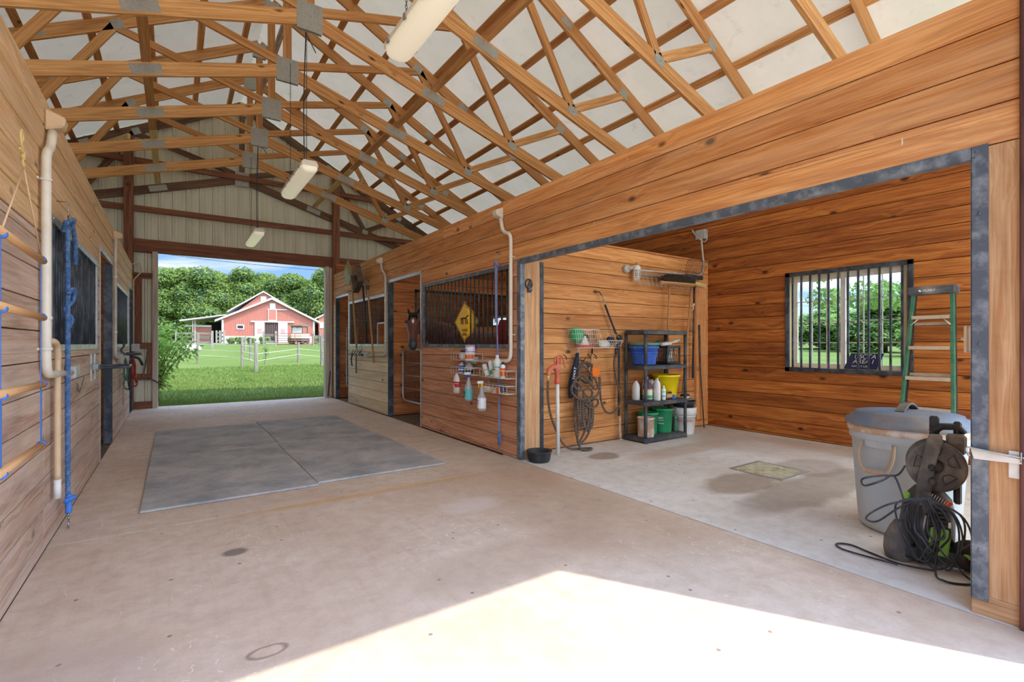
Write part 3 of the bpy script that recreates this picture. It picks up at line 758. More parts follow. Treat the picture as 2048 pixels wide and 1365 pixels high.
# ------------------------------------------------------------------ roof trusses
TY = [11.76-1.24*i for i in range(10)]
def truss(TM='truss_lumber'):
    t_ = thing('roof_truss', '', 'truss', (0,0,0), local=True, group='scissor roof trusses')
    L = lambda nm, a, b, w=.098, mat=None, yo=0.0: part(nm, MB().beam((a[0], yo, a[1]), (b[0], yo, b[1]), w, .038, (0,0,1)), mat or TM, t_, .002, local=True)
    P = (RX, 4.80)
    for s in (-1, 1):
        e = RX+s*5.15
        L('top_chord', (RX+s*.0, ztop(RX)), (RX+s*5.75, ztop(RX+5.75)), .155)
        L('bottom_chord', (RX+s*.0, zbot(RX)), (e, zbot(e)), .155)
        T0 = (RX+s*1.79, ztop(RX+1.79)-.07); B2 = (RX+s*2.64, zbot(RX+2.64)+.05); T2 = (RX+s*3.5, ztop(RX+3.5)-.06)
        L('web', (RX+s*.06, 4.83), T0); L('web', (T0[0]+s*.03, T0[1]+.02), B2); L('web', B2, T2)
    L('king_post', (RX, 4.81), (RX, 6.28), .098)
    # toothed plates at the joints, both faces
    def plate(x, z, w, h, rot=0):
        m_ = MB(); R = Matrix.Rotation(-rot, 3, 'Y')
        for yo in (-.0215, .0215):
            m_.cbox((x, yo, z), (w, .002, h), R)
            n = max(3, int(w/.03))
            for i in range(n):
                for j in range(max(2, int(h/.03))):
                    p = R @ Vector(((i+.5)/n*w-w/2, 0, (j+.5)/max(2, int(h/.03))*h-h/2))
                    m_.cbox((x+p.x, yo+(.0022 if yo > 0 else -.0022), z+p.z), (.016, .0018, .005), R)
        part('plate', m_, 'plate_zinc', t_, local=True)
    plate(RX, 4.75, .26, .30); plate(RX, 6.22, .2, .24)
    for s in (-1, 1):
        plate(RX+s*1.45, zbot(RX+1.45), .30, .11, -s*math.atan(BS)); plate(RX+s*2.64, zbot(RX+2.64)+.03, .14, .10, -s*math.atan(BS))
        plate(RX+s*1.79, ztop(RX+1.79)-.03, .13, .12, -s*math.atan(TS)); plate(RX+s*3.5, ztop(RX+3.5)-.04, .13, .11, -s*math.atan(TS)); plate(RX+s*2.55, ztop(RX+2.55), .16, .09, -s*math.atan(TS))
    return t_
ordn = ['farthest roof truss, against the ribbed gable wall', 'second roof truss from the far gable', 'third roof truss from the far gable', 'fourth roof truss from the far gable',
        'fifth roof truss from the far gable', 'sixth roof truss from the far gable', 'seventh roof truss from the far gable', 'third nearest roof truss, above the wash bay corner', 'second nearest roof truss, seen only at its right end', 'nearest roof truss, just over the near doorway']
te = truss('truss_dark'); t0 = truss()
for i, y in enumerate(TY):
    o = te if i == 0 else t0 if i == 1 else dup(t0, (0,0,0))
    o.location = (0, 11.865 if i == 0 else y, 0); o['label'] = 'brown timber '+ordn[i]
# purlins lie across the top chords
pn = ['at the ridge', 'first below the ridge', 'second below the ridge', 'third below the ridge', 'fourth below the ridge', 'fifth below the ridge', 'sixth below the ridge', 'seventh below the ridge', 'eighth below the ridge', 'lowest, by the eave']
for s in (-1, 1):
    for k in range(10):
        dx = .24+k*.615; x = RX+s*dx; z = ztop(x)+.07*math.sqrt(1+TS*TS)+.021
        U = Vector((s*1, 0, -TS)).normalized()
        solo('purlin', MB().beam((x, .05, z), (x, 11.85, z), .088, .038, U), 'truss_lumber', 'long brown roof purlin over the %s slope, %s' % ('right' if s > 0 else 'left', pn[k]), 'purlin', 'roof purlins', .002)
# long braces laid on the bottom chords at the splice plates
for s, nm in ((-1, 'left'), (1, 'right')):
    x = RX+s*1.45; z = zbot(x)+.07+.022; U = Vector((1, 0, -s*BS)).normalized()
    solo('truss_brace', MB().beam((x, .6, z), (x, 8.9, z), .088, .038, U), 'truss_lumber', 'long board laid over the bottom chords on the %s side' % nm, 'brace', None, .002)
    solo('truss_brace', MB().beam((x, 8.93, z), (x, 11.8, z), .088, .038, U), 'brace_yellow', 'yellow board lengthening the long %s brace to the far gable' % nm, 'brace', None, .002)
for s, nm in ((-1, 'left'), (1, 'right')):
    solo('diagonal_brace', MB().beam((RX+s*2.3, 11.55, 4.85), (RX+s*1.75, 9.3, zbot(RX+1.7)+.13), .088, .038, (0,0,1)), 'brace_yellow', 'yellow sloping brace between truss and gable on the %s' % nm, 'brace', None, .002)
# conduit along the ridge
solo('ridge_pipe', MB().tube([(RX+.16, .5, 6.05), (RX+.16, 11.7, 6.05)], .035, 10), 'conduit_grey', 'grey pipe running under the roof ridge', 'pipe')

# ------------------------------------------------------------------ hanging fluorescent lamps
def lamp(y, label, zt):
    t_ = thing('fluorescent_light', label, 'lamp', (1.2, y, 3.10), group=None)
    Z = 3.10; hl_ = .62
    def prof(wx, z0, h, k): return None
    rings = []
    for yy, q in ((-hl_, .80), (-hl_+.03, .97), (-hl_+.06, 1), (hl_-.06, 1), (hl_-.03, .97), (hl_, .80)):
        rings.append([Vector((1.2+q*px_, y+yy, Z+.06+q*(pz-.06))) for px_, pz in ((-.085,.055),(-.08,.02),(-.06,.0),(-.03,-.012),(.03,-.012),(.06,0),(.08,.02),(.085,.055))])
    part('diffuser', MB().loft(rings), 'diffuser', t_)
    rings = []
    for yy, q in ((-hl_, .9), (-hl_+.03, 1), (hl_-.03, 1), (hl_, .9)):
        rings.append([Vector((1.2+q*px_, y+yy, Z+pz)) for px_, pz in ((-.092,.055),(-.092,.075),(-.07,.115),(.07,.115),(.092,.075),(.092,.055))])
    part('housing', MB().loft(rings, smooth=False), 'almond', t_, .003)
    for yy in (-.52, -.25, .0, .25, .52):
        for s in (-1, 1): part('clip', MB().cbox((1.2+s*.093, y+yy, Z+.06), (.012, .03, .035)), 'steel', t_)
    for yy in (-.45, .45):
        mb = MB(); z = Z+.115; k = 0
        while z < zt:
            for q in (0,): 
                a = k % 2 * PI/2
                mb.tube([(1.2+math.cos(a)*.007*math.cos(p), y+yy+math.sin(a)*.007*math.cos(p), z+.014+.014*math.sin(p)) for p in [2*PI*i/6 for i in range(6)]], .0022, 4, closed=True)
            z += .022; k += 1
        part('chain', mb, 'bar_iron', t_)
    part('cord', MB().tube(spline([(1.2, y-.35, Z+.11), (1.19, y-.36, Z+.8), (1.21, y-.36, zt-.1), (1.25, y-.2, zt+.05), (1.4, y, zt-.02)], 6), .006, 6), 'wire_black', t_)
    return t_
m, t, b = principled('diffuser')
b.inputs['Base Color'].default_value = lin('f3ead2'); b.inputs['Roughness'].default_value = .3
b.inputs['Emission Color'].default_value = (1, .93, .72, 1); b.inputs['Emission Strength'].default_value = .15
MATS['diffuser'] = m
lamp(2.45, 'nearest hanging fluorescent light, cut by the top of the picture', 4.75)
lamp(6.15, 'middle hanging fluorescent light on long chains', 4.75)
lamp(9.9, 'farthest hanging fluorescent light, above the far doorway', 4.75)

# ------------------------------------------------------------------ stall grilles, gates
def grille(name, y0, y1, z0, z1, X, side, label, n, mat='bar_iron', feed=None, fm='worn_iron'):
    t_ = thing(name, label, 'grille', (X, (y0+y1)/2, z0))
    xa, xb = (X-.006, X+.03) if side > 0 else (X-.03, X+.006)
    mb = MB(); f = .045
    mb.box(xa, xb, y0, y1, z1-f, z1); mb.box(xa, xb, y0, y1, z0, z0+f); mb.box(xa, xb, y0, y0+f, z0+f, z1-f); mb.box(xa, xb, y1-f, y1, z0+f, z1-f)
    fx = X-.007 if side > 0 else X+.007
    bolts(mb, [(fx, y0+(y1-y0)*q, z) for q in (.03,.25,.5,.75,.97) for z in (z0+.022, z1-.022)])
    part('frame', mb, fm, t_, .002)
    for i in range(n):
        y = y0+f+(y1-y0-2*f)*(i+.5)/n
        za = z0+f
        if feed and feed[0] < y < feed[1]: za = feed[2]
        part('bar', MB().tube([(X+.012*side, y, za), (X+.012*side, y, z1-f)], .0095, 8), mat, t_)
    if feed:
        mb = MB(); mb.box(X, X+.02, feed[0], feed[1], feed[2]-.01, feed[2]+.012); mb.box(X, X+.02, feed[1]-.01, feed[1]+.01, z0+f, feed[2]); part('feed_opening', mb, 'galvanised', t_)
    return t_
gr1 = grille('stall_grille', 4.445, 6.78, 1.2, 2.13, XR, 1, 'black barred grille of the horse stall with a yellow sign behind it', 22)
grille('stall_grille', 8.30, 10.50, 1.2, 2.13, XR, 1, 'barred grille of the far right stall behind the hanging stable tools', 22, feed=(8.33, 8.75, 1.62), fm='galvanised')
grille('stall_grille', 4.19, 6.49, 1.2, 2.08, XL, -1, 'black barred grille of the near left stall behind the thick blue rope', 24, 'black_iron', fm='galvanised')
grille('stall_grille', 8.36, 10.60, 1.2, 2.09, XL, -1, 'barred grille of the far left stall, above the green and red halters', 24, 'bar_iron', fm='galvanised')
# mesh panel in the divider between the right stalls
t_ = thing('mesh_panel', 'square wire mesh panel high in the divider behind the horse', 'mesh panel', (5.1, 8.24, 1.58))
mb = MB(); a, b_, p, q = 3.55, 6.70, 1.58, 2.22
mb.box(a, a+.05, 8.22, 8.26, p, q); mb.box(b_-.05, b_, 8.22, 8.26, p, q); mb.box(a, b_, 8.22, 8.26, q-.04, q); mb.box(a, b_, 8.22, 8.26, p, p+.04)
part('frame', mb, 'black_iron', t_); mb = MB()
for i in range(61): x = a+.05+i*.0508; mb.cbox((x, 8.24, (p+q)/2), (.005, .005, q-p))
for i in range(12): z = p+.04+i*.0508; mb.cbox(((a+b_)/2, 8.245, z), (b_-a, .005, .005))
part('mesh', mb, 'black_iron', t_)
# bars over the bay window
t_ = thing('window_bars', 'black iron bar guard over the white wash bay window', 'window guard', (XB-.02, 2.62, .885))
mb = MB(); y0, y1, z0, z1 = 1.93, 3.31, .885, 2.19
mb.box(XB-.02, XB, y0, y1, z1-.055, z1); mb.box(XB-.02, XB, y0, y1, z0, z0+.055); mb.box(XB-.02, XB, y0, y0+.055, z0, z1); mb.box(XB-.02, XB, y1-.055, y1, z0, z1)
part('frame', mb, 'black_iron', t_, .002)
for i in range(12): y = 3.215-.1075*i; part('bar', MB().box(XB-.018, XB-.002, y-.011, y+.011, z0+.055, z1-.055), 'black_iron', t_)
def stall_gate(x, y0, y1, label, z0=.28, z1=1.15, yoke=True, ztop_=None):
    t_ = thing('stall_gate', label, 'gate', (x, (y0+y1)/2, z0)); r = .016; c_ = .1
    fr_ = [(x,y1,z1+.0),(x,y1,z0+c_),(x,y1-.03,z0+.03),(x,y1-c_,z0),(x,y0+c_,z0),(x,y0+.03,z0+.03),(x,y0,z0+c_),(x,y0,z1)]
    zt = ztop_ or z1
    mb = MB().tube([(x,y1,zt)]+fr_[1:]+([(x,y0,zt)] if yoke else []), r, 8); mb.tube([(x,y0,z1),(x,y1,z1)], r, 8)
    if ztop_: mb.tube([(x,y1,zt),(x,y1-.16,zt+.0),(x,y1-.22,zt-.05),(x,y1-.3,z1)], r, 8)
    part('frame', mb, 'galvanised', t_)
    mb = MB()
    n = int((y1-y0)/.055)
    for i in range(1, n): mb.tube([(x,y0+(y1-y0)*i/n,z0),(x,y0+(y1-y0)*i/n,z1)], .004, 6)
    part('rods', mb, 'bar_iron', t_); mb = MB()
    for k in range(1, 4): z = z0+(z1-z0)*k/4; mb.tube([(x,y0,z),(x,y1,z)], .006, 6)
    part('rails', mb, 'galvanised', t_)
    for z in (z0+.25, z1+.28 if ztop_ else z1-.1): part('hinge', MB().cbox((x, y1+.03, z), (.05,.07,.03)), 'black_iron', t_)
    return t_
stall_gate(3.27, 6.90, 8.06, 'low tubular stall gate under the horse head')
stall_gate(3.27, 10.6, 11.42, 'tubular stall gate in the farthest right doorway', ztop_=1.62)
# ------------------------------------------------------------------ floor mats, drain
for (x0, x1, y0, y1, lab) in ((-.205, 1.05, 4.50, 6.56, 'near left grey rubber mat on the aisle floor'), (1.055, 2.31, 4.56, 6.66, 'near right grey rubber mat on the aisle floor, wheel side by the caddies'),
                         (-.205, 1.07, 6.57, 8.50, 'far left grey rubber mat on the aisle floor'), (1.075, 2.29, 6.67, 8.66, 'far right grey rubber mat on the aisle floor, below the horse door')):
    solo('rubber_mat', MB().box(x0, x1, y0, y1, .002, .021), 'mat_rubber', lab.replace(', wheel side by the caddies', ', nearest the bottle baskets'), 'floor mat', None, .004)
t_ = thing('floor_drain', 'rectangular floor drain grate set in the wash bay slab', 'drain', (4.83, 2.53, 0))
part('rim', MB().box(4.56, 5.10, 2.27, 2.30, 0, .006).box(4.56, 5.10, 2.76, 2.79, 0, .006).box(4.56, 4.585, 2.30, 2.76, 0, .006).box(5.075, 5.10, 2.30, 2.76, 0, .006), 'galvanised', t_)
part('pit', MB().box(4.585, 5.075, 2.30, 2.76, .0, .001), 'black_iron', t_)
mb = MB()
for i in range(15): mb.box(4.585+i*.0335, 4.585+i*.0335+.018, 2.30, 2.76, .001, .005)
for i in range(13): mb.box(4.585, 5.075, 2.30+i*.0375, 2.30+i*.0375+.014, .0012, .0052)
part('grate', mb, 'grate', t_)

# ------------------------------------------------------------------ wash bay: inner front wall and switch box
mb = MB(); plank_wall(mb, 'y', .62, -.03, XR+.15, XR+.62, 0, 2.8); struct('wall_bay_front', mb, 'orange_plank')
t_ = thing('switch_box', 'pale double switch box on the inner side of the near bay post', 'switch', (3.35, .63, 1.21))
part('box', MB().box(3.28, 3.41, .625, .72, 1.21, 1.335), 'almond', t_, .004); part('cover', MB().box(3.275, 3.415, .72, .735, 1.205, 1.34), 'almond', t_, .004)
part('toggle', MB().tube([(3.33, .735, 1.27), (3.33, .757, 1.276)], .007, 8), 'almond', t_)

# ------------------------------------------------------------------ conduits with boxes on the stall fronts
def elbow(p, q, r_, k=6): return p
def conduit(name, pts, r, label, X, side, boxes=(), straps=(), head=None, mat='conduit_grey'):
    t_ = thing(name, label, 'conduit', (X, pts[0][0], min(z for y, z in pts)))
    off = X-side*(r+.012)
    P = []
    for i, (y, z) in enumerate(pts):
        if 0 < i < len(pts)-1:
            a = Vector((pts[i-1][0]-y, pts[i-1][1]-z)); b = Vector((pts[i+1][0]-y, pts[i+1][1]-z)); rr = min(.10, a.length*.45, b.length*.45)
            a.normalize(); b.normalize(); p0 = Vector((y, z))+a*rr; p1 = Vector((y, z))+b*rr
            for k in range(7):
                u = k/6; q = p0*(1-u)**2+Vector((y, z))*2*u*(1-u)+p1*u*u; P.append((off, q.x, q.y))
        else: P.append((off, y, z))
    part('pipe', MB().tube(P, r, 12), mat, t_)
    for y, z in straps:
        mb = MB().lathe([(r+.004,-.008),(r+.006,0),(r+.004,.008)], (off, y, z), 12); mb.cbox((X-side*.004, y, z), (.006, .07, .014)); part('strap', mb, 'almond', t_)
    for (y, z, w_, h_, lab) in boxes:
        part('junction_box', MB().cbox((X-side*.035, y, z), (.06, w_, h_)), 'box_grey', t_, .006)
    if head:
        y, z = head; mb = MB(); R = Matrix.Rotation(side*.0, 3, 'Y')
        mb.prism([(X-side*.0, y-.05, z), (X-side*.09, y-.055, z+.03), (X-side*.10, y-.055, z+.09), (X-side*.0, y-.05, z+.13)], (0, .10, 0)); part('weather_head', mb, 'conduit_tan' if mat == 'conduit_tan' or side < 0 else 'almond', t_, .01)
    return t_
conduit('conduit', [(4.60, 2.66), (4.56, 2.50), (4.40, 2.45), (4.40, 1.06), (5.15, 1.04)], .021, 'pale conduit bending to a grey outlet box beside the bay corner', XR, 1,
        boxes=[(5.23, 1.05, .20, .085, '')], straps=[(4.40, 1.35), (4.40, 2.2)], head=(4.64, 2.66), mat='almond')
conduit('conduit', [(8.45, 2.68), (8.42, 2.55), (8.24, 2.45), (8.24, 1.05), (9.2, 1.03)], .021, 'grey conduit running down past the second stall door frame', XR, 1,
        boxes=[(9.26, 1.04, .16, .09, '')], straps=[(8.24, 1.3), (8.24, 2.0)], head=(8.50, 2.66))
conduit('conduit', [(4.04, 2.54), (3.98, 2.42), (3.86, 2.36), (3.86, 1.07), (4.66, 1.045)], .023, 'white conduit with a tan weather head on the near left wall', XL, -1,
        boxes=[(4.76, 1.045, .2, .09, '')], straps=[(3.86, 2.20), (3.86, 1.40), (3.86, 1.22)], head=(4.06, 2.54), mat='almond')
conduit('conduit', [(8.06, 2.60), (8.04, 2.5), (8.00, 2.42), (8.00, 1.08), (8.5, 1.05)], .018, 'grey conduit with a brown weather head between the left stalls', XL, -1,
        boxes=[(8.58, 1.06, .18, .10, '')], straps=[(8.00, 2.1), (8.00, 1.4)], head=(8.10, 2.58))
t_ = thing('conduit', 'thin grey conduit with a wire loop at the far left corner', 'conduit', (XL+.02, 11.55, 1.1))
part('pipe', MB().tube([(XL+.02, 11.62, 1.25), (XL+.02, 11.62, 2.45), (XL+.14, 11.62, 2.62), (XL+.12, 11.62, 2.78), (XL-.02, 11.62, 2.74)], .012, 8), 'conduit_grey', t_)
part('junction_box', MB().cbox((XL+.05, 11.62, 1.18), (.12, .12, .14)), 'box_grey', t_, .006)

# ------------------------------------------------------------------ tie ropes
def snap(mb, c, s=1.0, ax=(0,1,0)):
    """swivel snap hook hanging from c"""
    x, y, z = c; A = Vector(ax)
    P = lambda a, h: (x+A.x*a*s, y+A.y*a*s, z+h*s)
    mb.tube([P(.014*math.cos(q), -.012+.014*math.sin(q)) for q in [2*PI*i/10 for i in range(10)]], .004*s, 6, closed=True)
    mb.tube([P(0, -.026), P(0, -.05)], .007*s, 8); mb.tube(spline([P(0,-.05), P(-.017,-.065), P(-.02,-.09), P(-.004,-.112), P(.016,-.10), P(.02,-.085)], 4), .0045*s, 6)
    mb.tube([P(0,-.05), P(.012,-.06), P(.019,-.084)], .003*s, 6); mb.tube([P(-.03,-.056), P(.0,-.058)], .003*s, 6)
t_ = thing('tie_rope', 'thick blue braided rope with a steel snap hanging by the left grille', 'rope', (XL+.05, 4.93, .02))
X_ = XL+.055
part('hook', MB().tube([(XL, 4.93, 2.24), (XL+.055, 4.93, 2.24), (XL+.06, 4.92, 2.15), (XL+.055, 4.94, 2.14)], .004, 6).tube([(XL+.055,4.96,2.24),(XL+.055,4.97,2.13)], .003, 6), 'steel', t_)
part('rope', twisted(MB(), spline([(X_, 4.93, 2.10), (X_+.005, 4.90, 1.5), (X_, 4.93, .8), (X_, 4.94, .25)], 8), .0145, 3, .055), 'rope_blue', t_)
part('knot', twisted(twisted(MB(), spline([(X_,4.86,2.08),(X_+.03,4.94,2.13),(X_,5.02,2.08),(X_-.02,4.93,2.04),(X_,4.86,2.10)],5), .013, 3, .05), spline([(X_,4.97,2.12),(X_,5.08,2.13),(X_,5.20,2.06),(X_,5.26,1.94),(X_,5.25,1.86)],6), .0145, 3, .055), 'rope_blue', t_)
part('splice', twisted(MB(), spline([(X_+.01,4.88,1.62),(X_+.03,4.93,1.66),(X_+.02,4.98,1.58),(X_-.01,4.90,1.52),(X_+.02,4.94,1.46),(X_+.01,4.9,1.40)],5), .013, 3, .04), 'rope_blue', t_)
part('end_whipping', twisted(twisted(MB(), spline([(X_+.004,4.94,.27),(X_+.004,4.935,.155)],4), .018, 4, .04), spline([(X_-.01,4.89,.24),(X_+.03,4.95,.25),(X_+.01,5.0,.23)],4), .015, 3, .05), 'strap_blue', t_)
mb = MB(); snap(mb, (X_+.004, 4.935, .15), .9); part('snap_hook', mb, 'steel', t_)
mb = MB()
t_['label'] = 'thick blue braided rope with a steel snap hanging by the near left grille'; t_.location.y -= .53; t_.location.z -= .04
t_ = thing('tie_rope', 'faded lilac and blue rope hanging beside the bay corner', 'rope', (XR-.04, 4.66, .02)); X_ = XR-.045
part('rope', twisted(MB(), spline([(X_, 4.66, 2.20), (X_, 4.66, 1.5), (X_, 4.63, .9), (X_, 4.61, .18)], 8), .010, 3, .05), 'rope_lilac', t_)
part('doubled_end', twisted(twisted(MB(), spline([(X_-.01,4.665,2.16),(X_-.012,4.655,1.5)],5), .016, 3, .05), spline([(X_-.01,4.70,2.15),(X_-.03,4.66,2.18),(X_-.01,4.62,2.13)],4), .012,3,.05), 'rope_lilac', t_)
part('eye_bolt', MB().tube([(XR, 4.66, 2.27), (X_, 4.66, 2.27), (X_, 4.66, 2.20)], .004, 6), 'steel', t_)
part('end_whipping', twisted(MB(), [(X_, 4.61, .26), (X_, 4.61, .12)], .017, 4, .04), 'rope_blue', t_)
mb = MB(); snap(mb, (X_, 4.61, .12), .75); part('snap_hook', mb, 'steel', t_)

# ------------------------------------------------------------------ horse sign behind the grille
t_ = thing('warning_sign', 'bent yellow diamond warning sign behind the stall bars', 'sign', (XR+.03, 5.58, 1.25))
def sp_(u_, v_, off=0.0):   # diamond bent about its upright middle
    y = 5.47-u_*.27; q = max(0, min(1, (u_-.2)/.3)); x = XR-.014+.045*q*q*(3-2*q)+off; return (x, y, 1.53+v_*.262)
mb = MB(); n = 32
for i in range(n):
    ua, ub = -1+2*i/n, -1+2*(i+1)/n; ha, hb = 1-abs(ua), 1-abs(ub)
    for th_ in (0, .0015): mb.add([sp_(ua,-ha,th_), sp_(ub,-hb,th_), sp_(ub,hb,th_), sp_(ua,ha,th_)], [(0,1,2,3)])
part('plate', mb, 'sign_yellow', t_)
mb = MB()
for q, w_ in ((.93, .012),):
    pr = [(-q,0),(0,q),(q,0),(0,-q)]
    for (a0, b0), (a1, b1) in zip(pr, pr[1:]+pr[:1]):
        P_ = [sp_(a0+(a1-a0)*k/8, b0+(b1-b0)*k/8, -.0015) for k in range(9)]
        mb.tube(P_, .0035, 4)
part('border', mb, 'ink_black', t_)
mb = MB()   # horse-shaped pictogram and lettering blocks
mb.tube([sp_(-.32,.15,-.002), sp_(-.1,.18,-.002), sp_(.15,.16,-.002), sp_(.3,.3,-.002)], .010, 5)
for u_ in (-.3,-.15,.12,.24): mb.tube([sp_(u_,.14,-.002), sp_(u_+.03,-.12,-.002)], .006, 5)
part('pictogram', mb, 'ink_black', t_)
text('lettering', 'HORSE', .05, sp_(.05,-.42,-.003), (0,-1,0), (0,0,1), 'ink_black', t_); text('lettering', 'XING', .05, sp_(.02,-.62,-.003), (0,-1,0), (0,0,1), 'ink_black', t_)

# ------------------------------------------------------------------ caddies with bottles on the stall front (basket at y range, x towards aisle)
def caddy(yr, zs, label, dep=.13):
    y0, y1 = yr; t_ = thing('wire_caddy', label, 'caddy', (XR, (y0+y1)/2, zs[-1]))
    for z in zs:
        mb = MB(); xa, xb = XR-.008, XR-dep
        for zz, rr in ((z, .0035), (z+.085, .0045)):
            mb.tube([(xa,y0,zz),(xb,y0,zz),(xb,y1,zz),(xa,y1,zz)], rr, 6, closed=True)
        for k in range(9): y = y0+(y1-y0)*k/8; mb.tube([(xb,y,z+.085),(xb,y,z),(xa,y,z)], .002, 5)
        part('basket', mb, 'off_white', t_)
        mb = MB().box(xb+.004, xa, y0+.005, y1-.005, z-.001, z+.001); part('floor_mesh', mb, 'off_white', t_)
    mb = MB().tube([(XR-.008, y0, zs[0]+.085), (XR-.008, y0, zs[-1]+.0)], .004, 6).tube([(XR-.008, y1, zs[0]+.085), (XR-.008, y1, zs[-1]+.0)], .004, 6)
    part('uprights', mb, 'off_white', t_); return t_
PRE = set(o.name for o in bpy.data.objects)
caddy((5.22, 5.80), (1.075, .905), 'left white wire caddy of jars and bottles below the grille')
caddy((4.52, 5.08), (.90, .735), 'right white wire caddy of tubes and sprays nearest the bay corner')
def bottle(name, c, prof, mat, label, cat='bottle', cap=None, capm='white_plastic', band=None, lab=None, flat=1.0, tilt=None, extra=None):
    """bottle standing at c: prof outline, cap (r,h), band (z0,z1,material), lab = lettering"""
    t_ = thing(name, label, cat, c); M_ = Matrix.Diagonal((flat, 1, 1))
    if tilt: M_ = Matrix.Rotation(tilt[0], 3, tilt[1]) @ M_
    L = lambda p_: MB().lathe(p_, c, 20, M=M_)
    part('body', L([(0,0)]+prof), mat, t_)
    if cap: h = prof[-1][1]; part('cap', L([(0,h-.002),(cap[0],h-.002),(cap[0],h+cap[1]),(cap[0]*.8,h+cap[1]+.002),(0,h+cap[1]+.002)]), capm, t_)
    if band:
        r_ = max(p[0] for p in prof)+.0012
        rr = lambda z: next((a[0]+(b[0]-a[0])*(z-a[1])/max(1e-6, b[1]-a[1]) for a, b in zip(prof, prof[1:]) if a[1] <= z <= b[1]), r_)+.0014
        part('label', L([(rr(band[0]), band[0]), (rr(band[1]), band[1])]), band[2], t_)
        for b2 in band[3:]: part('label_stripe', L([(rr(b2[0])+.0012, b2[0]), (rr(b2[1])+.0012, b2[1])]), b2[2], t_)
        if lab:
            for s_, sz, dz, mt in lab:
                xo = (r_*flat+.004)
                text('lettering', s_, sz, (c[0]-xo, c[1], c[2]+dz), (0,-1,0), (0,0,1), mt, t_)
    if extra: extra(t_, c, prof[-1][1])
    return t_
def sprayer(neckm, headm):
    def f(t_, c, h):
        x, y, z = c
        part('collar', MB().lathe([(0,h-.004),(.016,h-.004),(.016,h+.02),(.010,h+.03),(0,h+.03)], c, 16), neckm, t_)
        part('spray_head', MB().cbox((x-.018, y, z+h+.045), (.07, .022, .03)).tube([(x-.05, y, z+h+.045),(x-.064, y, z+h+.045)], .008, 8), headm, t_, .004)
        part('trigger', MB().tube(spline([(x-.035, y, z+h+.03),(x-.045, y, z+h+.008),(x-.04, y, z+h-.016)],3), .005, 6), neckm, t_)
    return f
jar = lambda r, h: [(r,0),(r,h*.88),(r*.9,h)]
bot = lambda r, h: [(r*.95,0),(r,.01),(r,h*.68),(r*.75,h*.8),(r*.36,h*.88),(r*.34,h)]
xs_ = XR-.07
bottle('jar', (xs_, 5.58, 1.077), jar(.042,.10), 'off_white', 'small white jar with a dark lid in the top left basket', 'jar', (.043,.022), 'black_plastic', (.02,.08,'white_plastic'))
bottle('tub', (xs_-.005, 5.40, 1.077), jar(.062,.17), 'white_plastic', 'white, lilac and orange supplement tub in the top left basket', 'tub', (.063,.018), 'lilac', (.01,.15,'white_plastic',(.02,.07,'ink_orange'),(.10,.115,'lilac')), [('Simple', .028, .13, 'ink_blue')])
bottle('spray_bottle', (xs_, 5.62, .907), bot(.042,.15), 'off_white', 'blue and white spray bottle with a red head in the left basket', 'bottle', None, band=(.02,.1,'ink_blue',(.04,.06,'white_plastic')), extra=sprayer('ink_red','ink_red'), lab=[('40', .03, .05, 'ink_white')])
bottle('bottle', (xs_+.02, 5.515, .907), bot(.03,.14), 'clear_plastic', 'narrow clear bottle with a white cap, second in the left basket', 'bottle', (.013,.02), 'white_plastic', (.02,.08,'ink_teal'))
bottle('spray_bottle', (xs_-.01, 5.42, .907), bot(.045,.15), 'clear_plastic', 'clear spray bottle in the middle of the left basket', 'bottle', band=(.02,.05,'ink_black'), extra=sprayer('steel','steel'))
bottle('jug', (XR-.155, 5.60, .665), [(.052,0),(.06,.01),(.06,.15),(.052,.19),(.03,.225),(.018,.232)], 'off_white', 'cream jug with a red label hanging under the left caddy', 'bottle', (.02,.014), 'off_white', (.06,.14,'off_white',(.125,.145,'ink_red'),(.075,.12,'ink_red')), [('EQUI', .022, .10, 'ink_white'), ('SPRAY', .018, .082, 'ink_white')], flat=.6)
bottle('spray_bottle', (XR-.155, 5.30, .60), [(.045,0),(.05,.01),(.05,.14),(.036,.19),(.016,.24),(.015,.28)], 'clear_plastic', 'clear spray bottle with teal writing and a blue and white head', 'bottle', band=(.02,.14,'ink_teal'), extra=sprayer('ink_blue','white_plastic'), lab=[('fly', .05, .10, 'ink_black'), ('repel', .03, .06, 'ink_red')])
bottle('spray_bottle', (XR-.165, 4.98, .515), [(.045,0),(.05,.01),(.05,.15),(.032,.19),(.016,.25),(.015,.28)], 'clear_plastic', 'tall clear spray bottle with a yellow and white head, hanging lowest', 'bottle', band=(.03,.15,'white_plastic'), extra=sprayer('sign_yellow','white_plastic'), lab=[('horse', .026, .12, 'ink_blue'), ('spray', .022, .09, 'ink_red')])
bottle('tube', (xs_, 5.0, .905), [(.028,0),(.03,.01),(.03,.15),(.012,.16)], 'white_plastic', 'leaning plain white tube in the right caddy', 'tube', tilt=(-.55,'X'))
bottle('tube', (xs_+.02, 4.92, .905), [(.028,0),(.03,.01),(.03,.18),(.012,.19)], 'white_plastic', 'leaning white tube with a green band in the right caddy', 'tube', tilt=(-.35,'X'), band=(.02,.08,'ink_green'))
bottle('bottle', (xs_, 4.80, .902), [(.05,0),(.055,.01),(.055,.17),(.04,.20),(.02,.22)], 'white_plastic', 'large white shampoo bottle in the right caddy', 'bottle', (.022,.03), 'white_plastic', (.03,.16,'off_white',(.11,.125,'ink_teal')), [('SHINE', .024, .09, 'ink_black')], flat=.8)
bottle('bottle', (xs_, 4.685, .902), [(.026,0),(.028,.01),(.028,.13),(.014,.15)], 'white_plastic', 'slim orange and white bottle with a dark cap in the right caddy', 'bottle', (.014,.025), 'black_plastic', (.02,.11,'ink_orange'))
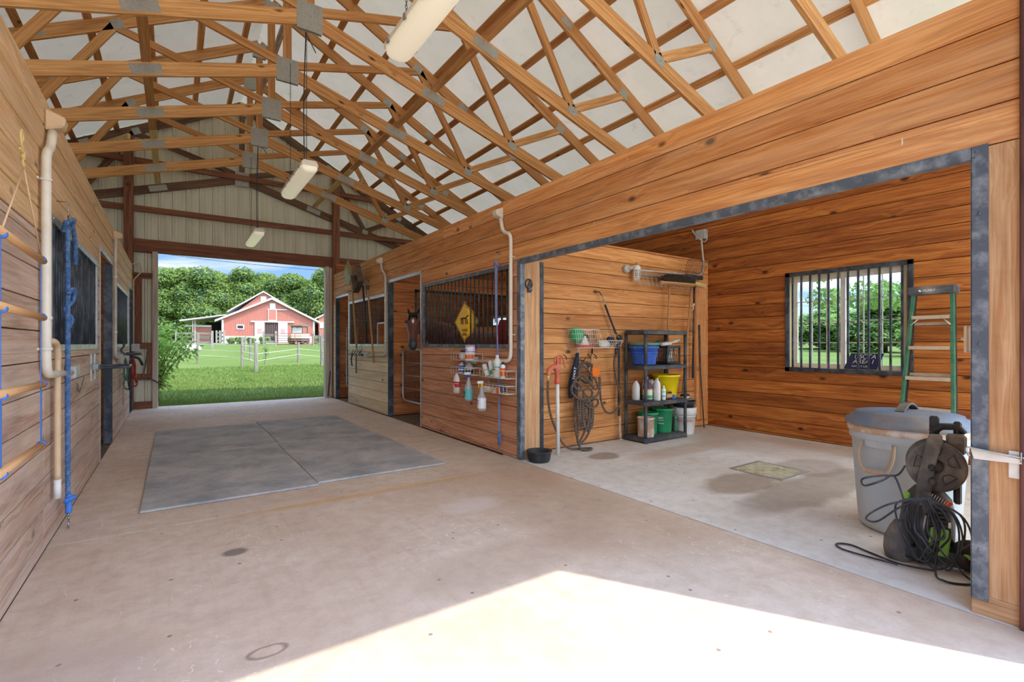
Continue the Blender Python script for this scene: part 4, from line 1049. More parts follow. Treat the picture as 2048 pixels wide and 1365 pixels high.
t_ = solo('brush', MB().ball((XR-.07, 4.75, .775), (.035,.07,.022), 10), 'brush_blue', 'blue grooming brush lying in the lower right basket', 'brush')
solo('cloth', MB().ball((XR-.07, 4.90, .765), (.04,.05,.025), 10).ball((XR-.08, 4.87, .785), (.02,.03,.02), 8), 'green_cloth', 'crumpled dark green cloth in the lower right basket', 'cloth')
t_ = thing('strip_box', 'pink striped flat box on the front of the lower right basket', 'box', (XR-.13, 4.8, .735))
part('card', MB().box(XR-.135, XR-.131, 4.66, 5.02, .73, .80), 'bucket_muddy', t_); part('tag', MB().box(XR-.138, XR-.1345, 4.665, 4.72, .735, .795), 'ink_orange', t_)

for o in list(bpy.data.objects):
    if o.name not in PRE and o.parent is None: o.location.y -= .185; o.location.z -= .03
# ------------------------------------------------------------------ stable tools on the stall front
t_ = thing('tool_hanger', 'black iron hook holding the shovel on the far stall front', 'hook', (XR-.03, 10.0, 2.32))
part('bar', MB().tube([(XR, 10.32, 2.36), (XR-.08, 10.32, 2.34), (XR-.08, 10.15, 2.33), (XR-.08, 9.75, 2.34)], .011, 8), 'black_iron', t_)
part('prong', MB().tube([(XR, 9.80, 2.40), (XR-.09, 9.80, 2.32), (XR-.12, 9.80, 2.36)], .011, 8), 'black_iron', t_)
def tool(name, label, top, bot_, r=.016, mat='handle_wood'):
    t_ = thing(name, label, 'shovel', (bot_[0], bot_[1], bot_[2])); part('handle', MB().tube([top, bot_], r, 10), mat, t_); return t_
t_ = tool('shovel', 'pale olive shovel hanging blade up on the far right stall front', (XR-.10, 9.98, 2.55), (XR-.06, 9.78, 1.14), .019)
rings = []
for k, (h, wd, dp) in enumerate(((0,.035,.02),(.08,.16,.012),(.2,.2,.03),(.36,.20,.02),(.5,.17,.0),(.54,.12,-.01))):
    P0 = Vector((XR-.12-.0*h, 10.0+.60*h, 2.47+.80*h)); side = Vector((0,.80,-.60)); nrm = Vector((-1,0,0))
    rings.append([P0+side*(wd*q)+nrm*(dp*(1-q*q)) for q in (-1,-.6,-.2,.2,.6,1)]+[P0+side*(wd*q)+nrm*(dp*(1-q*q)-.006) for q in (1,.6,.2,-.2,-.6,-1)])
part('blade', MB().loft(rings), 'scoop_olive', t_)
t_ = tool('scoop_shovel', 'dark brown square scoop shovel hanging beside the olive shovel', (XR-.09, 9.30, 2.36), (XR-.05, 9.16, 1.26), .018, 'black_plastic')
mb = MB(); A = Vector((XR-.13, 9.30, 2.32)); dl = Vector((0,.50,.86)); sd = Vector((0,-.86,.50)); up_ = Vector((-1,0,0))
def slab(mb, a, l, s, u, L0, L1, S0, S1, U0, U1): 
    mb.add([a+l*i+s*j+u*k for k in (U0,U1) for i, j in ((L0,S0),(L1,S0),(L1,S1),(L0,S1))], [(0,1,2,3),(7,6,5,4),(0,4,5,1),(1,5,6,2),(2,6,7,3),(3,7,4,0)])
slab(mb, A, dl, sd, up_, 0, .42, -.18, .18, -.01, 0); slab(mb, A, dl, sd, up_, 0, .42, -.18, -.17, 0, .09); slab(mb, A, dl, sd, up_, 0, .42, .17, .18, 0, .09); slab(mb, A, dl, sd, up_, -.005, .01, -.18, .18, -.01, .11)
part('scoop', mb, 'scoop_brown', t_, .004)
t_ = tool('manure_fork', 'wooden-handled tool hanging third on the far stall front', (XR-.10, 8.98, 2.25), (XR-.06, 8.76, .90), .017)
part('socket', MB().tube([(XR-.10, 9.0, 2.32), (XR-.10, 8.98, 2.16)], [.03, .02], 10), 'black_iron', t_)
t_ = thing('halter_hook', 'four-prong hook with leather straps below the far stall grille', 'hook', (XR-.03, 9.85, 1.1))
part('plate', MB().box(XR-.03, XR-.0, 9.6, 10.05, 1.13, 1.16), 'galvanised', t_, .003)
for y in (9.62, 9.78, 9.95, 10.12): part('prong', MB().tube(spline([(XR-.02, y, 1.14), (XR-.06, y, 1.05), (XR-.10, y+.03, 1.02), (XR-.13, y+.06, 1.08)], 4), .006, 6), 'bar_iron', t_)
solo('leather_strap', MB().box(XR-.075, XR-.06, 9.76, 9.82, .66, 1.06), 'scoop_brown', 'brown leather strap hanging from the far stall hook', 'strap', None, .004)
solo('lead_strap', MB().tube(spline([(XR-.08, 10.0, 1.05), (XR-.08, 10.06, .93), (XR-.08, 10.02, .80)], 4), .014, 6), 'bar_iron', 'short black strap left of the brown leather strap', 'strap')
t_ = thing('wall_tap', 'iron fitting left of the grey box on the far stall front', 'fitting', (XR-.03, 9.5, .98))
part('body', MB().tube([(XR, 9.42, 1.03), (XR-.05, 9.45, 1.03), (XR-.05, 9.62, 1.05)], .018, 8), 'bar_iron', t_); part('loop', MB().tube([(XR-.05, 9.62+.04*math.cos(a), 1.05+.04*math.sin(a)) for a in [i*PI/5 for i in range(10)]], .007, 6, closed=True), 'bar_iron', t_)
# ------------------------------------------------------------------ wash bay: hydrant, hose, basket
def hydrant():
    t_ = thing('yard_hydrant', 'orange-red yard hydrant on a pale standpipe against the partition', 'hydrant', (3.55, 4.24, 0))
    x, y = 3.55, 4.24
    part('standpipe', MB().tube([(x+.01,y,0), (x,y,.90)], .022, 12), 'white_paint', t_)
    mb = MB().lathe([(0,.80),(.032,.80),(.034,.82),(.028,.84),(.028,.93),(.042,.95),(.042,1.0),(.03,1.02),(.018,1.05),(0,1.05)], (x,y,0), 14)
    mb.tube(spline([(x,y,.98), (x-.07,y-.01,.99), (x-.12,y-.01,.96), (x-.135,y-.01,.90)], 5), [.026]*15+[.022], 10)
    part('head', mb, 'faded_red_iron', t_)
    part('handle', MB().tube(spline([(x-.045,y-.02,.98), (x-.05,y-.02,1.08), (x+.0,y-.02,1.115), (x+.06,y-.02,1.10), (x+.105,y-.02,.98)], 5), .010, 8).cbox((x-.015,y-.02,1.06),(.02,.012,.10)).cbox((x+.03,y-.02,1.06),(.012,.012,.09)), 'faded_red_iron', t_)
    part('spout_coupler', MB().tube([(x-.135,y-.01,.905), (x-.14,y-.01,.84)], [.017,.013], 10), 'brace_yellow', t_)
hydrant()
t_ = thing('braided_hose', 'brown braided hose from the hydrant, coiled on the partition wall', 'hose', (4.0, 4.3, 0))
ya = 4.36
main = [(3.41,4.23,.84),(3.415,4.24,.70),(3.45,4.25,.50),(3.52,4.25,.32),(3.62,4.26,.15),(3.74,4.27,.05),(3.88,4.28,.02),(4.0,4.26,.016),(4.06,4.22,.014),(3.98,4.17,.014),(3.90,4.2,.014),
        (3.90,4.28,.10),(3.89,4.33,.35),(3.92,4.35,.60),(3.94,ya,.85),(4.02,ya,1.02)]
part('supply_run', MB().tube(spline(main, 6), .0135, 8), 'braided_hose', t_)
import itertools
coil = []
for k in range(4):
    o = .012*k
    coil += [(4.02+.01*k, ya-.012-o, 1.03), (4.12+.012*k, ya-.012-o, .99), (4.16-.01*k, ya-.012-o, .86), (4.08+.02*k, ya-.02-o, .78), (3.98-.012*k, ya-.015-o, .86), (3.97+.01*k, ya-.01-o, .97)]
coil += [(4.06,ya-.06,.95),(4.18,ya-.06,.84),(4.24,ya-.06,.74),(4.20,ya-.06,.70),(4.10,ya-.07,.78),(3.98,ya-.07,.88),(3.88,ya-.06,.83),(3.86,ya-.06,.75),(3.96,ya-.07,.70),(4.08,ya-.07,.72),(4.13,ya-.08,.66),(4.08,ya-.08,.60)]
coil += [(3.93,ya-.075,.60),(3.84,ya-.06,.66),(3.83,ya-.05,.74),(3.90,ya-.06,.80),(4.05,ya-.07,.62),(4.20,ya-.08,.58),(4.22,ya-.08,.52),(4.12,ya-.09,.48),(4.02,ya-.09,.53),(4.08,ya-.10,.60),(4.20,ya-.09,.63),(4.26,ya-.07,.72),(4.27,ya-.05,.86)]
part('coil', MB().tube(spline(coil, 6), .0135, 8), 'braided_hose', t_)
for x0, x1, zt, zb in ((3.96,4.10,.62,.24),(4.0,4.16,.60,.22),(4.05,4.14,.55,.26),(3.92,4.02,.70,.25)):
    xm = (x0+x1)/2
    part('hanging_loop', MB().tube(spline([(x0,ya-.05,zt),(x0-.01,ya-.06,(zt+zb)/2),(x0+.02,ya-.05,zb+.03),(xm,ya-.05,zb-.01),(x1-.01,ya-.05,zb+.03),(x1,ya-.06,(zt+zb)/2),(x1-.02,ya-.06,zt)], 5), .0135, 8), 'braided_hose', t_)
part('hanging_loop', MB().tube(spline([(3.95,ya-.07,.60),(3.93,ya-.06,.35),(3.91,ya-.06,.12),(3.95,ya-.06,.07),(4.06,ya-.06,.14),(4.12,ya-.06,.26),(4.10,ya-.06,.38),(4.06,ya-.07,.55)], 6), .0135, 8), 'braided_hose', t_)
part('hanging_loop', MB().tube(spline([(4.07,ya-.09,.60),(4.07,ya-.08,.35),(4.0,ya-.08,.2),(3.93,ya-.08,.10),(3.92,ya-.07,.05)], 6), .0135, 8), 'braided_hose', t_)
part('nozzle_run', MB().tube(spline([(4.27,ya-.05,.86),(4.33,ya-.01,.80),(4.34,ya,.66),(4.36,ya,.53),(4.42,ya,.42),(4.52,ya,.375),(4.64,ya,.42),(4.70,ya,.52),(4.68,ya,.64),(4.62,ya,.82),(4.585,ya,1.0),(4.575,ya-.04,1.12)], 6), .0135, 8), 'braided_hose', t_)
part('nozzle', MB().tube([(4.575,ya-.04,1.12),(4.575,ya-.05,1.19)], [.014,.018], 10).tube([(4.575,ya-.05,1.19),(4.60,ya-.07,1.26),(4.62,ya-.08,1.33)], [.02,.024,.016], 10).tube([(4.565,ya-.07,1.19),(4.55,ya-.09,1.25)], .006, 6), 'black_plastic', t_)
part('hook', MB().tube([(4.0,YP,1.06),(4.0,ya-.08,1.05),(4.0,ya-.1,1.09)], .006, 6), 'bar_iron', t_)
t_ = thing('wire_basket', 'white wire basket screwed to the partition above the hose', 'basket', (4.24, 4.38, 1.20))
x0, x1, yb, yf = 3.84, 4.65, YP-.006, 4.26
mb = MB()
mb.tube([(x0,yb,1.42),(x0,yf,1.42),(4.22,yf,1.42),(4.28,yf,1.29),(x1-.02,yf,1.29),(x1,yb,1.42)], .0045, 6); mb.tube([(x0,yb,1.42),(x1,yb,1.42)], .0045, 6)
mb.tube([(x0+.06,yb,1.20),(x0+.06,yf+.03,1.20),(x1-.06,yf+.03,1.20),(x1-.06,yb,1.20)], .0045, 6, closed=True)
part('rim', mb, 'white_paint', t_); mb = MB()
n = 24
for k in range(n+1):
    x = x0+(x1-x0)*k/n; zt = 1.42 if x < 4.22 else max(1.29, 1.42-(x-4.22)*2.2); xi = x0+.06+(x1-x0-.12)*k/n
    mb.tube([(xi,yb,1.20),(xi,yf+.03,1.20),(x,yf,zt)], .0022, 5); mb.tube([(xi,yb,1.20),(x,yb,1.42)], .0022, 5)
for z in (1.255, 1.31, 1.365): f_ = (z-1.2)/.22; mb.tube([(x0+.06*(1-f_),yb,z),(x0+.06*(1-f_),yf+.03*(1-f_),z),(4.24 if z > 1.29 else x1-.06*(1-f_),yf+.03*(1-f_),z)], .0022, 5)
for k in range(5): y = yf+.05+k*.035; mb.tube([(x0+.06,y,1.2),(x1-.06,y,1.2)], .002, 5)
part('wires', mb, 'white_paint', t_)
def lump(name, c, r, mat, label, cat, seed=1, n=3):
    random.seed(seed); mb = MB()
    for k in range(n):
        mb.ball((c[0]+random.uniform(-.35,.35)*r[0]*(n > 1), c[1]+random.uniform(-.3,.3)*r[1]*(n > 1), c[2]+r[2]*.8+random.uniform(-.2,.3)*r[2]*(n > 1)), tuple(v*random.uniform(.65,1) if n > 1 else v for v in r), 10, R=Matrix.Rotation(random.uniform(-.4,.4), 3, 'Y'))
    return solo(name, mb, mat, label, cat)
lump('glove', (3.96, 4.37, 1.28), (.08,.06,.09), 'bright_green', 'green rubber glove at the left end of the wire basket', 'glove', 3, 4)
lump('bell_boot', (4.08, 4.38, 1.24), (.10,.06,.075), 'black_plastic', 'black rubber boot piece inside the wire basket', 'boot', 4, 4)
t_ = thing('hoof_brush', 'small white-bristled triangular brush with red base in the basket', 'brush', (4.03, 4.31, 1.20))
part('bristles', MB().prism([(3.975,4.295,1.235),(4.10,4.295,1.235),(4.07,4.295,1.30),(4.035,4.295,1.35),(4.0,4.295,1.30)], (0,.03,0)), 'off_white', t_, .006)
part('base', MB().box(3.93, 4.18, 4.29, 4.33, 1.206, 1.233), 'ink_red', t_, .006)
solo('sponge', MB().ball((4.36, 4.38, 1.355), (.11,.055,.06), 14), 'tan_leather', 'tan grooming sponge in the middle of the wire basket', 'sponge')
lump('rag', (4.42, 4.34, 1.215), (.13,.05,.045), 'off_white', 'white rag lying in the low front of the wire basket', 'rag', 8, 3)
lump('leg_wrap', (4.52, 4.36, 1.25), (.06,.05,.05), 'navy_cloth', 'navy leg wrap at the right end of the wire basket', 'wrap', 9, 3)
t_ = thing('utility_hooks', 'row of small iron hooks on the partition under the wire basket', 'hooks', (4.1, YP, 1.05))
for x in (3.84, 4.02, 4.23, 4.33): part('hook', MB().tube(spline([(x,YP,1.12),(x,YP-.04,1.10),(x,YP-.06,1.06),(x,YP-.05,1.10)],3), .005, 6), 'bar_iron', t_)
# navy bag hanging on the wall
t_ = thing('hanging_bag', 'navy cloth bag with white lettering hanging beside the hose coil', 'bag', (3.93, 4.40, .60))
rings = []
for z, xl, xr, th_ in ((1.14,3.985,4.02,.015),(1.05,3.955,4.01,.03),(.92,3.915,4.0,.045),(.78,3.88,4.0,.05),(.66,3.865,3.97,.045),(.60,3.865,3.91,.02)):
    cx, rx = (xl+xr)/2, (xr-xl)/2; rings.append([Vector((cx+rx*math.cos(2*PI*j/16), 4.40-th_*math.sin(2*PI*j/16)*(1+.2*math.sin(j*2.3+z*20)), z)) for j in range(16)])
part('cloth', MB().loft(list(reversed(rings))), 'navy_cloth', t_)
part('cord', MB().tube(spline([(4.0,4.40,1.13),(3.985,4.38,1.18),(4.01,4.38,1.20),(4.02,4.40,1.13)],4), .004, 6), 'off_white', t_)
text('lettering', 'SWAT', .055, (3.905,4.345,.90), (.2,0,1), (-1,0,.2), 'ink_white', t_)
mb = MB()
for k in range(3): mb.cbox((3.895-.012*k+.01,4.345,.79-.0*k), (.006,.003,.07-.015*k), Matrix.Rotation(.35,3,'Y'))
part('stripes', mb, 'ink_white', t_)
# scrub brush
t_ = thing('scrub_brush', 'wooden-handled scrub brush with bright orange bristles on the partition', 'brush', (4.19, 4.32, .84))
part('handle', MB().loft([[Vector((cx+rx*math.cos(2*PI*j/12), 4.33+.010*math.sin(2*PI*j/12), z)) for j in range(12)] for z, cx, rx in ((.87,4.14,.03),(.95,4.15,.035),(1.0,4.165,.018),(1.12,4.18,.013),(1.13,4.18,.006))]), 'handle_wood', t_)
part('bristles', MB().cbox((4.205,4.305,.905), (.13,.04,.125), Matrix.Rotation(.08,3,'Y')), 'bristle_orange', t_, .02, seg=3)
t_ = thing('riding_crop', 'thin black riding crop hanging by the orange brush', 'crop', (4.265, 4.40, .30))
part('grip', MB().tube([(4.262,4.42,1.19),(4.262,4.42,.86)], .011, 8), 'black_rubber', t_); part('shaft', MB().tube([(4.262,4.42,.86),(4.258,4.42,.42)], .005, 6), 'black_rubber', t_)
part('tongue', MB().prism([(4.250,4.42,.42),(4.266,4.42,.42),(4.285,4.42,.30),(4.238,4.42,.30)], (0,.004,0)), 'black_rubber', t_)
# rubber-covered cross tie
t_ = thing('cross_tie', 'black rubber cross tie slung down the wall beside the shelf unit', 'cross tie', (4.6, 4.38, .0))
part('eye_bolt', MB().tube([(4.36,YP,1.905),(4.39,4.42,1.90),(4.41,4.41,1.86)], .007, 8).ball((4.35,4.45,1.905),(.02,.012,.02),8), 'bar_iron', t_)
mb = MB()
for k in range(4): mb.tube([(4.415+.014*k+.010*math.cos(a)*(k%2), 4.40+.010*math.cos(a)*(1-k%2), 1.85-.03*k+.018*math.sin(a)) for a in [i*PI/4 for i in range(8)]], .004, 5, closed=True)
part('chain', mb, 'steel', t_)
part('upper_sleeve', MB().tube([(4.465,4.40,1.74),(4.54,4.40,1.60),(4.64,4.39,1.40),(4.675,4.385,1.34)], .013, 8), 'black_rubber', t_)
part('ring', MB().lathe([(.0,-.02),(.035,-.02),(.042,-.012),(.042,.012),(.035,.02),(0,.02)], (4.69,4.37,1.325), 16, M=Matrix.Rotation(PI/2,3,'X')), 'black_rubber', t_)
part('lower_sleeve', MB().box(4.70, 4.735, 4.395, 4.41, .32, 1.30), 'black_rubber', t_, .004)
mb = MB()
for k in range(8): mb.tube([(4.735+.012*math.cos(a)*(k%2), 4.40+.012*math.cos(a)*(1-k%2), .30-.032*k+.02*math.sin(a)) for a in [i*PI/4 for i in range(8)]], .004, 5, closed=True)
part('end_chain', mb, 'off_white', t_); mb = MB(); snap(mb, (4.73,4.38,.10), .8, (1,0,0)); part('snap_hook', mb, 'off_white', t_)
# rubber bowl
solo('feed_bowl', MB().lathe([(0,0),(.105,0),(.115,.02),(.13,.10),(.138,.105),(.138,.115),(.122,.115),(.118,.09),(.10,.025),(0,.022)], (3.20,4.12,0), 28), 'black_rubber', 'round black rubber feed bowl on the floor by the bay corner', 'bowl')
# horse-head hook plate on the corner post
t_ = thing('horse_head_hook', 'small black cast horse-head hook on the corner post', 'hook', (3.17, 4.27, 1.84))
mb = MB().tube([(3.17+.045*math.cos(a), 4.262, 1.90+.05*math.sin(a)) for a in [i*PI/8 for i in range(16)]], .008, 6, closed=True)
mb.prism([(3.15,4.262,1.87),(3.175,4.262,1.935),(3.185,4.262,1.95),(3.20,4.262,1.93),(3.215,4.262,1.905),(3.20,4.262,1.90),(3.185,4.262,1.905),(3.185,4.262,1.87)], (0,-.012,0)); mb.cbox((3.165,4.25,1.83),(.03,.02,.05))
part('casting', mb, 'black_iron', t_); part('prong', MB().tube(spline([(3.165,4.25,1.83),(3.165,4.22,1.81),(3.165,4.20,1.84)],4), .006, 6), 'black_iron', t_)

# ------------------------------------------------------------------ shelf unit and what it holds
sx0, sx1, sy0, sy1 = 4.82, 5.675, 4.05, 4.43
t_ = thing('shelf_unit', 'dark grey plastic four-tier shelf unit against the partition', 'shelf', ((sx0+sx1)/2, 4.24, 0))
for z in (.065, .52, .975, 1.42):
    c_ = .03; pl = [(sx0+c_,sy0),(sx1-c_,sy0),(sx1,sy0+c_),(sx1,sy1-c_),(sx1-c_,sy1),(sx0+c_,sy1),(sx0,sy1-c_),(sx0,sy0+c_)]
    mb = MB().prism([(x,y,z-.05) for x, y in pl], (0,0,.046)); mb.prism([(sx0+(x-sx0)*.97+.012,sy0+(y-sy0)*.94+.012,z-.006) for x, y in pl], (0,0,.008))
    part('shelf', mb, 'shelf_plastic', t_, .005)
for x in (sx0+.03, sx1-.03):
    for y in (sy0+.03, sy1-.03):
        for za, zb in ((0,.02),(.067,.472),(.522,.927),(.977,1.372)): 
            part('post' if za else 'foot', MB().tube([(x,y,za),(x,y,zb)], .021 if za else .026, 12), 'shelf_plastic', t_)
def bucket(name, c, r0, r1, h, mat, label, rimh=.03, handle=True, letters=None, lid=None, hm='black_plastic', bands=None):
    t_ = thing(name, label, 'bucket', c)
    prof = [(0,0),(r0,0),(r0+.003,.01),(r0+(r1-r0)*.88,h-rimh),(r1,h-rimh),(r1+.008,h-rimh+.004),(r1+.008,h-.004),(r1,h),(r1-.006,h-.003),(r0,.012),(0,.01)]
    part('body', MB().lathe(prof, c, 32), mat, t_)
    for z in (bands or ()): rr = r0+(r1-r0)*z/h; part('rib', MB().lathe([(rr,z-.008),(rr+.008,z-.006),(rr+.008,z+.006),(rr,z+.008)], c, 32), mat, t_)
    if handle:
        part('handle', MB().tube([(c[0]+(r1+.01)*math.cos(a), c[1]-.02-.03*math.sin(a), c[2]+h-.02+.0*math.sin(a)+.012*math.sin(a)) for a in [PI*i/12 for i in range(13)]], .0035, 6), hm, t_)
        for s in (-1, 1): part('handle_lug', MB().cbox((c[0]+s*(r1+.01), c[1]-.02, c[2]+h-.025), (.014,.03,.03)), mat, t_, .004)
    if lid: part('lid', MB().lathe([(0,h+.012),(r1+.004,h+.012),(r1+.012,h+.006),(r1+.012,h-.012),(r1+.009,h-.012),(r1+.008,h+.0),(0,h+.004)], c, 32), lid, t_)
    if letters:
        vd = Vector((c[0], c[1], 0)).normalized()   # written side faces the aisle
        a0 = math.atan2(-vd.y, -vd.x)
        for s_, sz, dz, mt, da in letters:
            a = a0+da; nr = Vector((math.cos(a), math.sin(a), 0)); rr = r0+(r1-r0)*dz/h+.006
            text('lettering', s_, sz, (c[0]+nr.x*rr, c[1]+nr.y*rr, c[2]+dz), Vector((0,0,1)).cross(nr), (0,0,1), mt, t_, .0015)
    return t_
bucket('feed_tub', (5.00,4.235,.985), .145, .185, .235, 'bucket_blue', 'blue plastic feed tub on the second shelf', bands=(.12,.15))
t_ = thing('feed_tub', 'green tub lid with a wire loop resting on the blue tub', 'tub', (5.02,4.235,1.222))
part('rim', MB().lathe([(0,0),(.17,.0),(.19,.012),(.205,.035),(.20,.042),(.18,.03),(0,.03)], (5.01,4.235,1.222), 30), 'lid_green', t_)
part('wire_loop', MB().tube([(4.98+.022*math.cos(a),4.17,1.275+.022*math.sin(a)) for a in [i*PI/6 for i in range(12)]], .003, 5, closed=True), 'tan_leather', t_)
t_ = thing('milk_crate', 'dark grey milk crate holding tubes on the second shelf', 'crate', (5.46,4.25,.985))
x0, x1, y0, y1, z0, z1 = 5.32, 5.60, 4.12, 4.39, .985, 1.225
mb = MB(); mb.box(x0,x1,y0,y1,z0,z0+.01)
for (a, b_, c_, d_) in ((x0,x1,y0,y0+.01),(x0,x1,y1-.01,y1),(x0,x0+.01,y0,y1),(x1-.01,x1,y0,y1)): mb.box(a,b_,c_,d_,z1-.035,z1); mb.box(a,b_,c_,d_,z0,z0+.03)
for x in (x0,x1-.02): 
    for y in (y0,y1-.02): mb.box(x,x+.02,y,y+.02,z0,z1)
part('frame', mb, 'black_plastic', t_, .003); mb = MB()
for i in range(7):
    x = x0+.02+i*.04; mb.tube([(x,y0+.005,z0+.03),(x+(.03 if i < 3 else -.03 if i > 3 else 0),y0+.005,z1-.035)], .004, 5)
    y = y0+.02+i*.038; mb.tube([(x0+.005,y,z0+.03),(x0+.005,y,z1-.035)], .004, 5)
for z in (1.05,1.11,1.16): mb.tube([(x0,y0+.005,z),(x1,y0+.005,z)], .004, 5); mb.tube([(x0+.005,y0,z),(x0+.005,y1,z)], .004, 5)
part('lattice', mb, 'black_plastic', t_)
for k, (x, rr) in enumerate(((5.41,.2),(5.46,0),(5.51,-.2))):
    solo('paste_tube', MB().tube([(x,4.18,.996),(x+rr*.3,4.17,1.19)], [.016,.02], 10), 'off_white', ('left', 'middle', 'right')[k]+' white tube standing fanned out inside the milk crate', 'tube')
t_ = thing('feed_scoop', 'white plastic scoop lying across the milk crate', 'scoop', (5.42,4.2,1.23))
part('bowl', MB().loft([[Vector((x,4.18+w_*math.cos(2*PI*j/12)*1.0,1.245+w_*.45*math.sin(2*PI*j/12)+dz)) for j in range(12)] for x, w_, dz in ((5.26,.03,0),(5.30,.06,.0),(5.42,.065,.01),(5.46,.03,.015))]), 'off_white', t_)
part('grip', MB().tube([(5.45,4.17,1.262),(5.54,4.15,1.285),(5.60,4.14,1.305)], [.016,.02,.018], 10), 'off_white', t_)
lump('green_cloth', (5.29,4.30,1.225), (.14,.06,.022), 'lid_green', 'folded grey-green cloth behind the white scoop', 'cloth', 5, 2)
bucket('bucket', (5.46,4.245,.523), .125, .175, .315, 'bucket_yellow', 'bright yellow bucket on the third shelf', letters=[('FLEX', .03, .2, 'off_white', -.5)])
jug = [(.05,0),(.055,.01),(.055,.16),(.048,.20),(.02,.235),(.018,.25)]
bottle('jug', (4.935,4.31,.522), jug, 'white_plastic', 'white jug with a red cap, leftmost on the third shelf', 'jug', (.022,.018), 'ink_red', flat=.75)
bottle('jug', (5.015,4.185,.522), [(.06,0),(.064,.01),(.064,.16),(.05,.21),(.022,.25),(.02,.262)], 'ink_purple', 'purple jug with a cream and green label on the third shelf', 'jug', (.022,.016), 'ink_purple', (.02,.15,'off_white',(.03,.07,'ink_green'),(.135,.15,'sign_yellow')), flat=.8)
bottle('jug', (5.115,4.12,.522), [(.048,0),(.052,.01),(.052,.19),(.044,.23),(.02,.26),(.018,.27)], 'white_plastic', 'plain white jug beside the purple jug', 'jug', (.02,.014), 'white_plastic', flat=.7)
bottle('jug', (5.13,4.30,.522), [(.06,0),(.064,.01),(.064,.19),(.05,.24),(.022,.27),(.02,.28)], 'off_white', 'cream jug at the back behind the purple jug', 'jug', (.022,.014), 'off_white', flat=.8)
bottle('bottle', (5.175,4.20,.522), [(.038,0),(.042,.01),(.042,.15),(.03,.20),(.012,.24)], 'white_plastic', 'white bottle with a purple horse mark next to the plain jug', 'bottle', (.014,.012), 'white_plastic', (.05,.13,'off_white',(.07,.10,'ink_purple')))
bottle('jug', (5.245,4.31,.522), [(.045,0),(.05,.01),(.05,.17),(.04,.21),(.018,.235)], 'off_white', 'squat cream jug touching the yellow bucket', 'jug', (.02,.014), 'off_white', flat=.8)
bottle('bottle', (5.225,4.10,.522), [(.024,0),(.026,.01),(.026,.14),(.012,.16)], 'white_plastic', 'small white and teal bottle at the front of the third shelf', 'bottle', (.012,.022), 'white_plastic', (.03,.12,'white_plastic',(.04,.06,'ink_teal'),(.1,.11,'ink_teal')))
t_ = thing('hand_brush', 'wooden block brush with blue bristles on the third shelf edge', 'brush', (5.33,4.09,.522))
part('block', MB().box(5.27,5.37,4.075,4.115,.545,.60), 'handle_wood', t_, .006); part('bristles', MB().box(5.37,5.44,4.075,4.115,.523,.575), 'brush_blue', t_, .006); part('tuft', MB().ball((5.34,4.095,.612),(.045,.02,.014),8), 'black_plastic', t_)
bucket('bucket', (4.955,4.165,.069), .098, .105, .245, 'bucket_muddy', 'mud-smeared white bucket on the bottom shelf', .02, handle=False)
bucket('bucket', (5.145,4.285,.069), .105, .128, .285, 'bucket_green', 'left green bucket with white writing on the bottom shelf', letters=[('uan', .055, .19, 'ink_white', .12), ('nutrients', .022, .15, 'ink_white', .12)])
bucket('bucket', (5.43,4.28,.069), .110, .138, .32, 'bucket_green', 'right green bucket with white writing on the bottom shelf', letters=[('uan', .06, .20, 'ink_white', -.25), ('management', .018, .165, 'ink_white', -.25), ('products', .03, .125, 'ink_white', -.25)])
bottle('bottle', (5.60,4.20,.069), bot(.03,.17), 'green_cloth', 'dark green bottle at the right end of the bottom shelf', 'bottle', (.012,.02), 'ink_teal')
bucket('pail', (5.87,4.27,0), .135, .165, .37, 'white_plastic', 'tall white printed pail on the floor beside the shelf unit', rimh=.10, bands=(.25,.30), letters=[('PRO-BIOTIC', .04, .19, 'ink_red', .1), ('feed', .03, .15, 'ink_blue', .1), ('II', .03, .2, 'ink_teal', -.5)])
solo('basin', MB().lathe([(0,0),(.13,0),(.165,.085),(.16,.09),(.15,.088),(.12,.01),(0,.01)], (5.87,4.27,.372), 28), 'black_plastic', 'black plastic basin sitting on top of the white pail', 'basin')
solo('slate_board', MB().box(5.73,6.02,4.17,4.35,.463,.485), 'dusty_plastic', 'dusty grey board laid on the black basin', 'board', None, .004)
t_ = thing('hand_brush', 'pale scrub brush with black top on the dusty board', 'brush', (5.86,4.24,.487))
part('bristles', MB().box(5.80,5.93,4.22,4.27,.487,.52), 'off_white', t_, .004); part('block', MB().box(5.795,5.935,4.215,4.275,.52,.545), 'black_plastic', t_, .005)

# ------------------------------------------------------------------ tool rail, broom, rake, vapour light
t_ = thing('tool_rail', 'aluminium tool rail with spring hooks high on the partition', 'rail', (5.75, YP, 2.15))
part('rail', MB().box(5.09,6.38,YP-.035,YP-.01,2.175,2.20), 'galvanised', t_, .002)
for k in range(15):
    x = 5.12+.0885*k; part('spring_hook', MB().tube([(x-.012,YP-.04,2.18),(x-.012,YP-.07,2.04),(x-.012,YP-.05,2.03)], .0035, 5).tube([(x+.012,YP-.04,2.18),(x+.012,YP-.07,2.04),(x+.012,YP-.05,2.03)], .0035, 5), 'galvanised', t_)
t_ = thing('push_broom', 'wide push broom hung bristles up over the shelf unit', 'broom', (5.66,4.30,.95))
part('handle', MB().tube([(5.655,4.34,2.06),(5.675,4.40,.90)], .014, 10), 'handle_wood', t_)
part('block', MB().loft([[Vector((x,4.28+w_*math.cos(2*PI*j/8+PI/8),2.085+.028*math.sin(2*PI*j/8+PI/8)+.02*(x-5.8))) for j in range(8)] for x, w_ in ((5.40,.02),(5.46,.05),(6.05,.05),(6.12,.02))], smooth=False), 'handle_wood', t_)
random.seed(4); mb = MB()
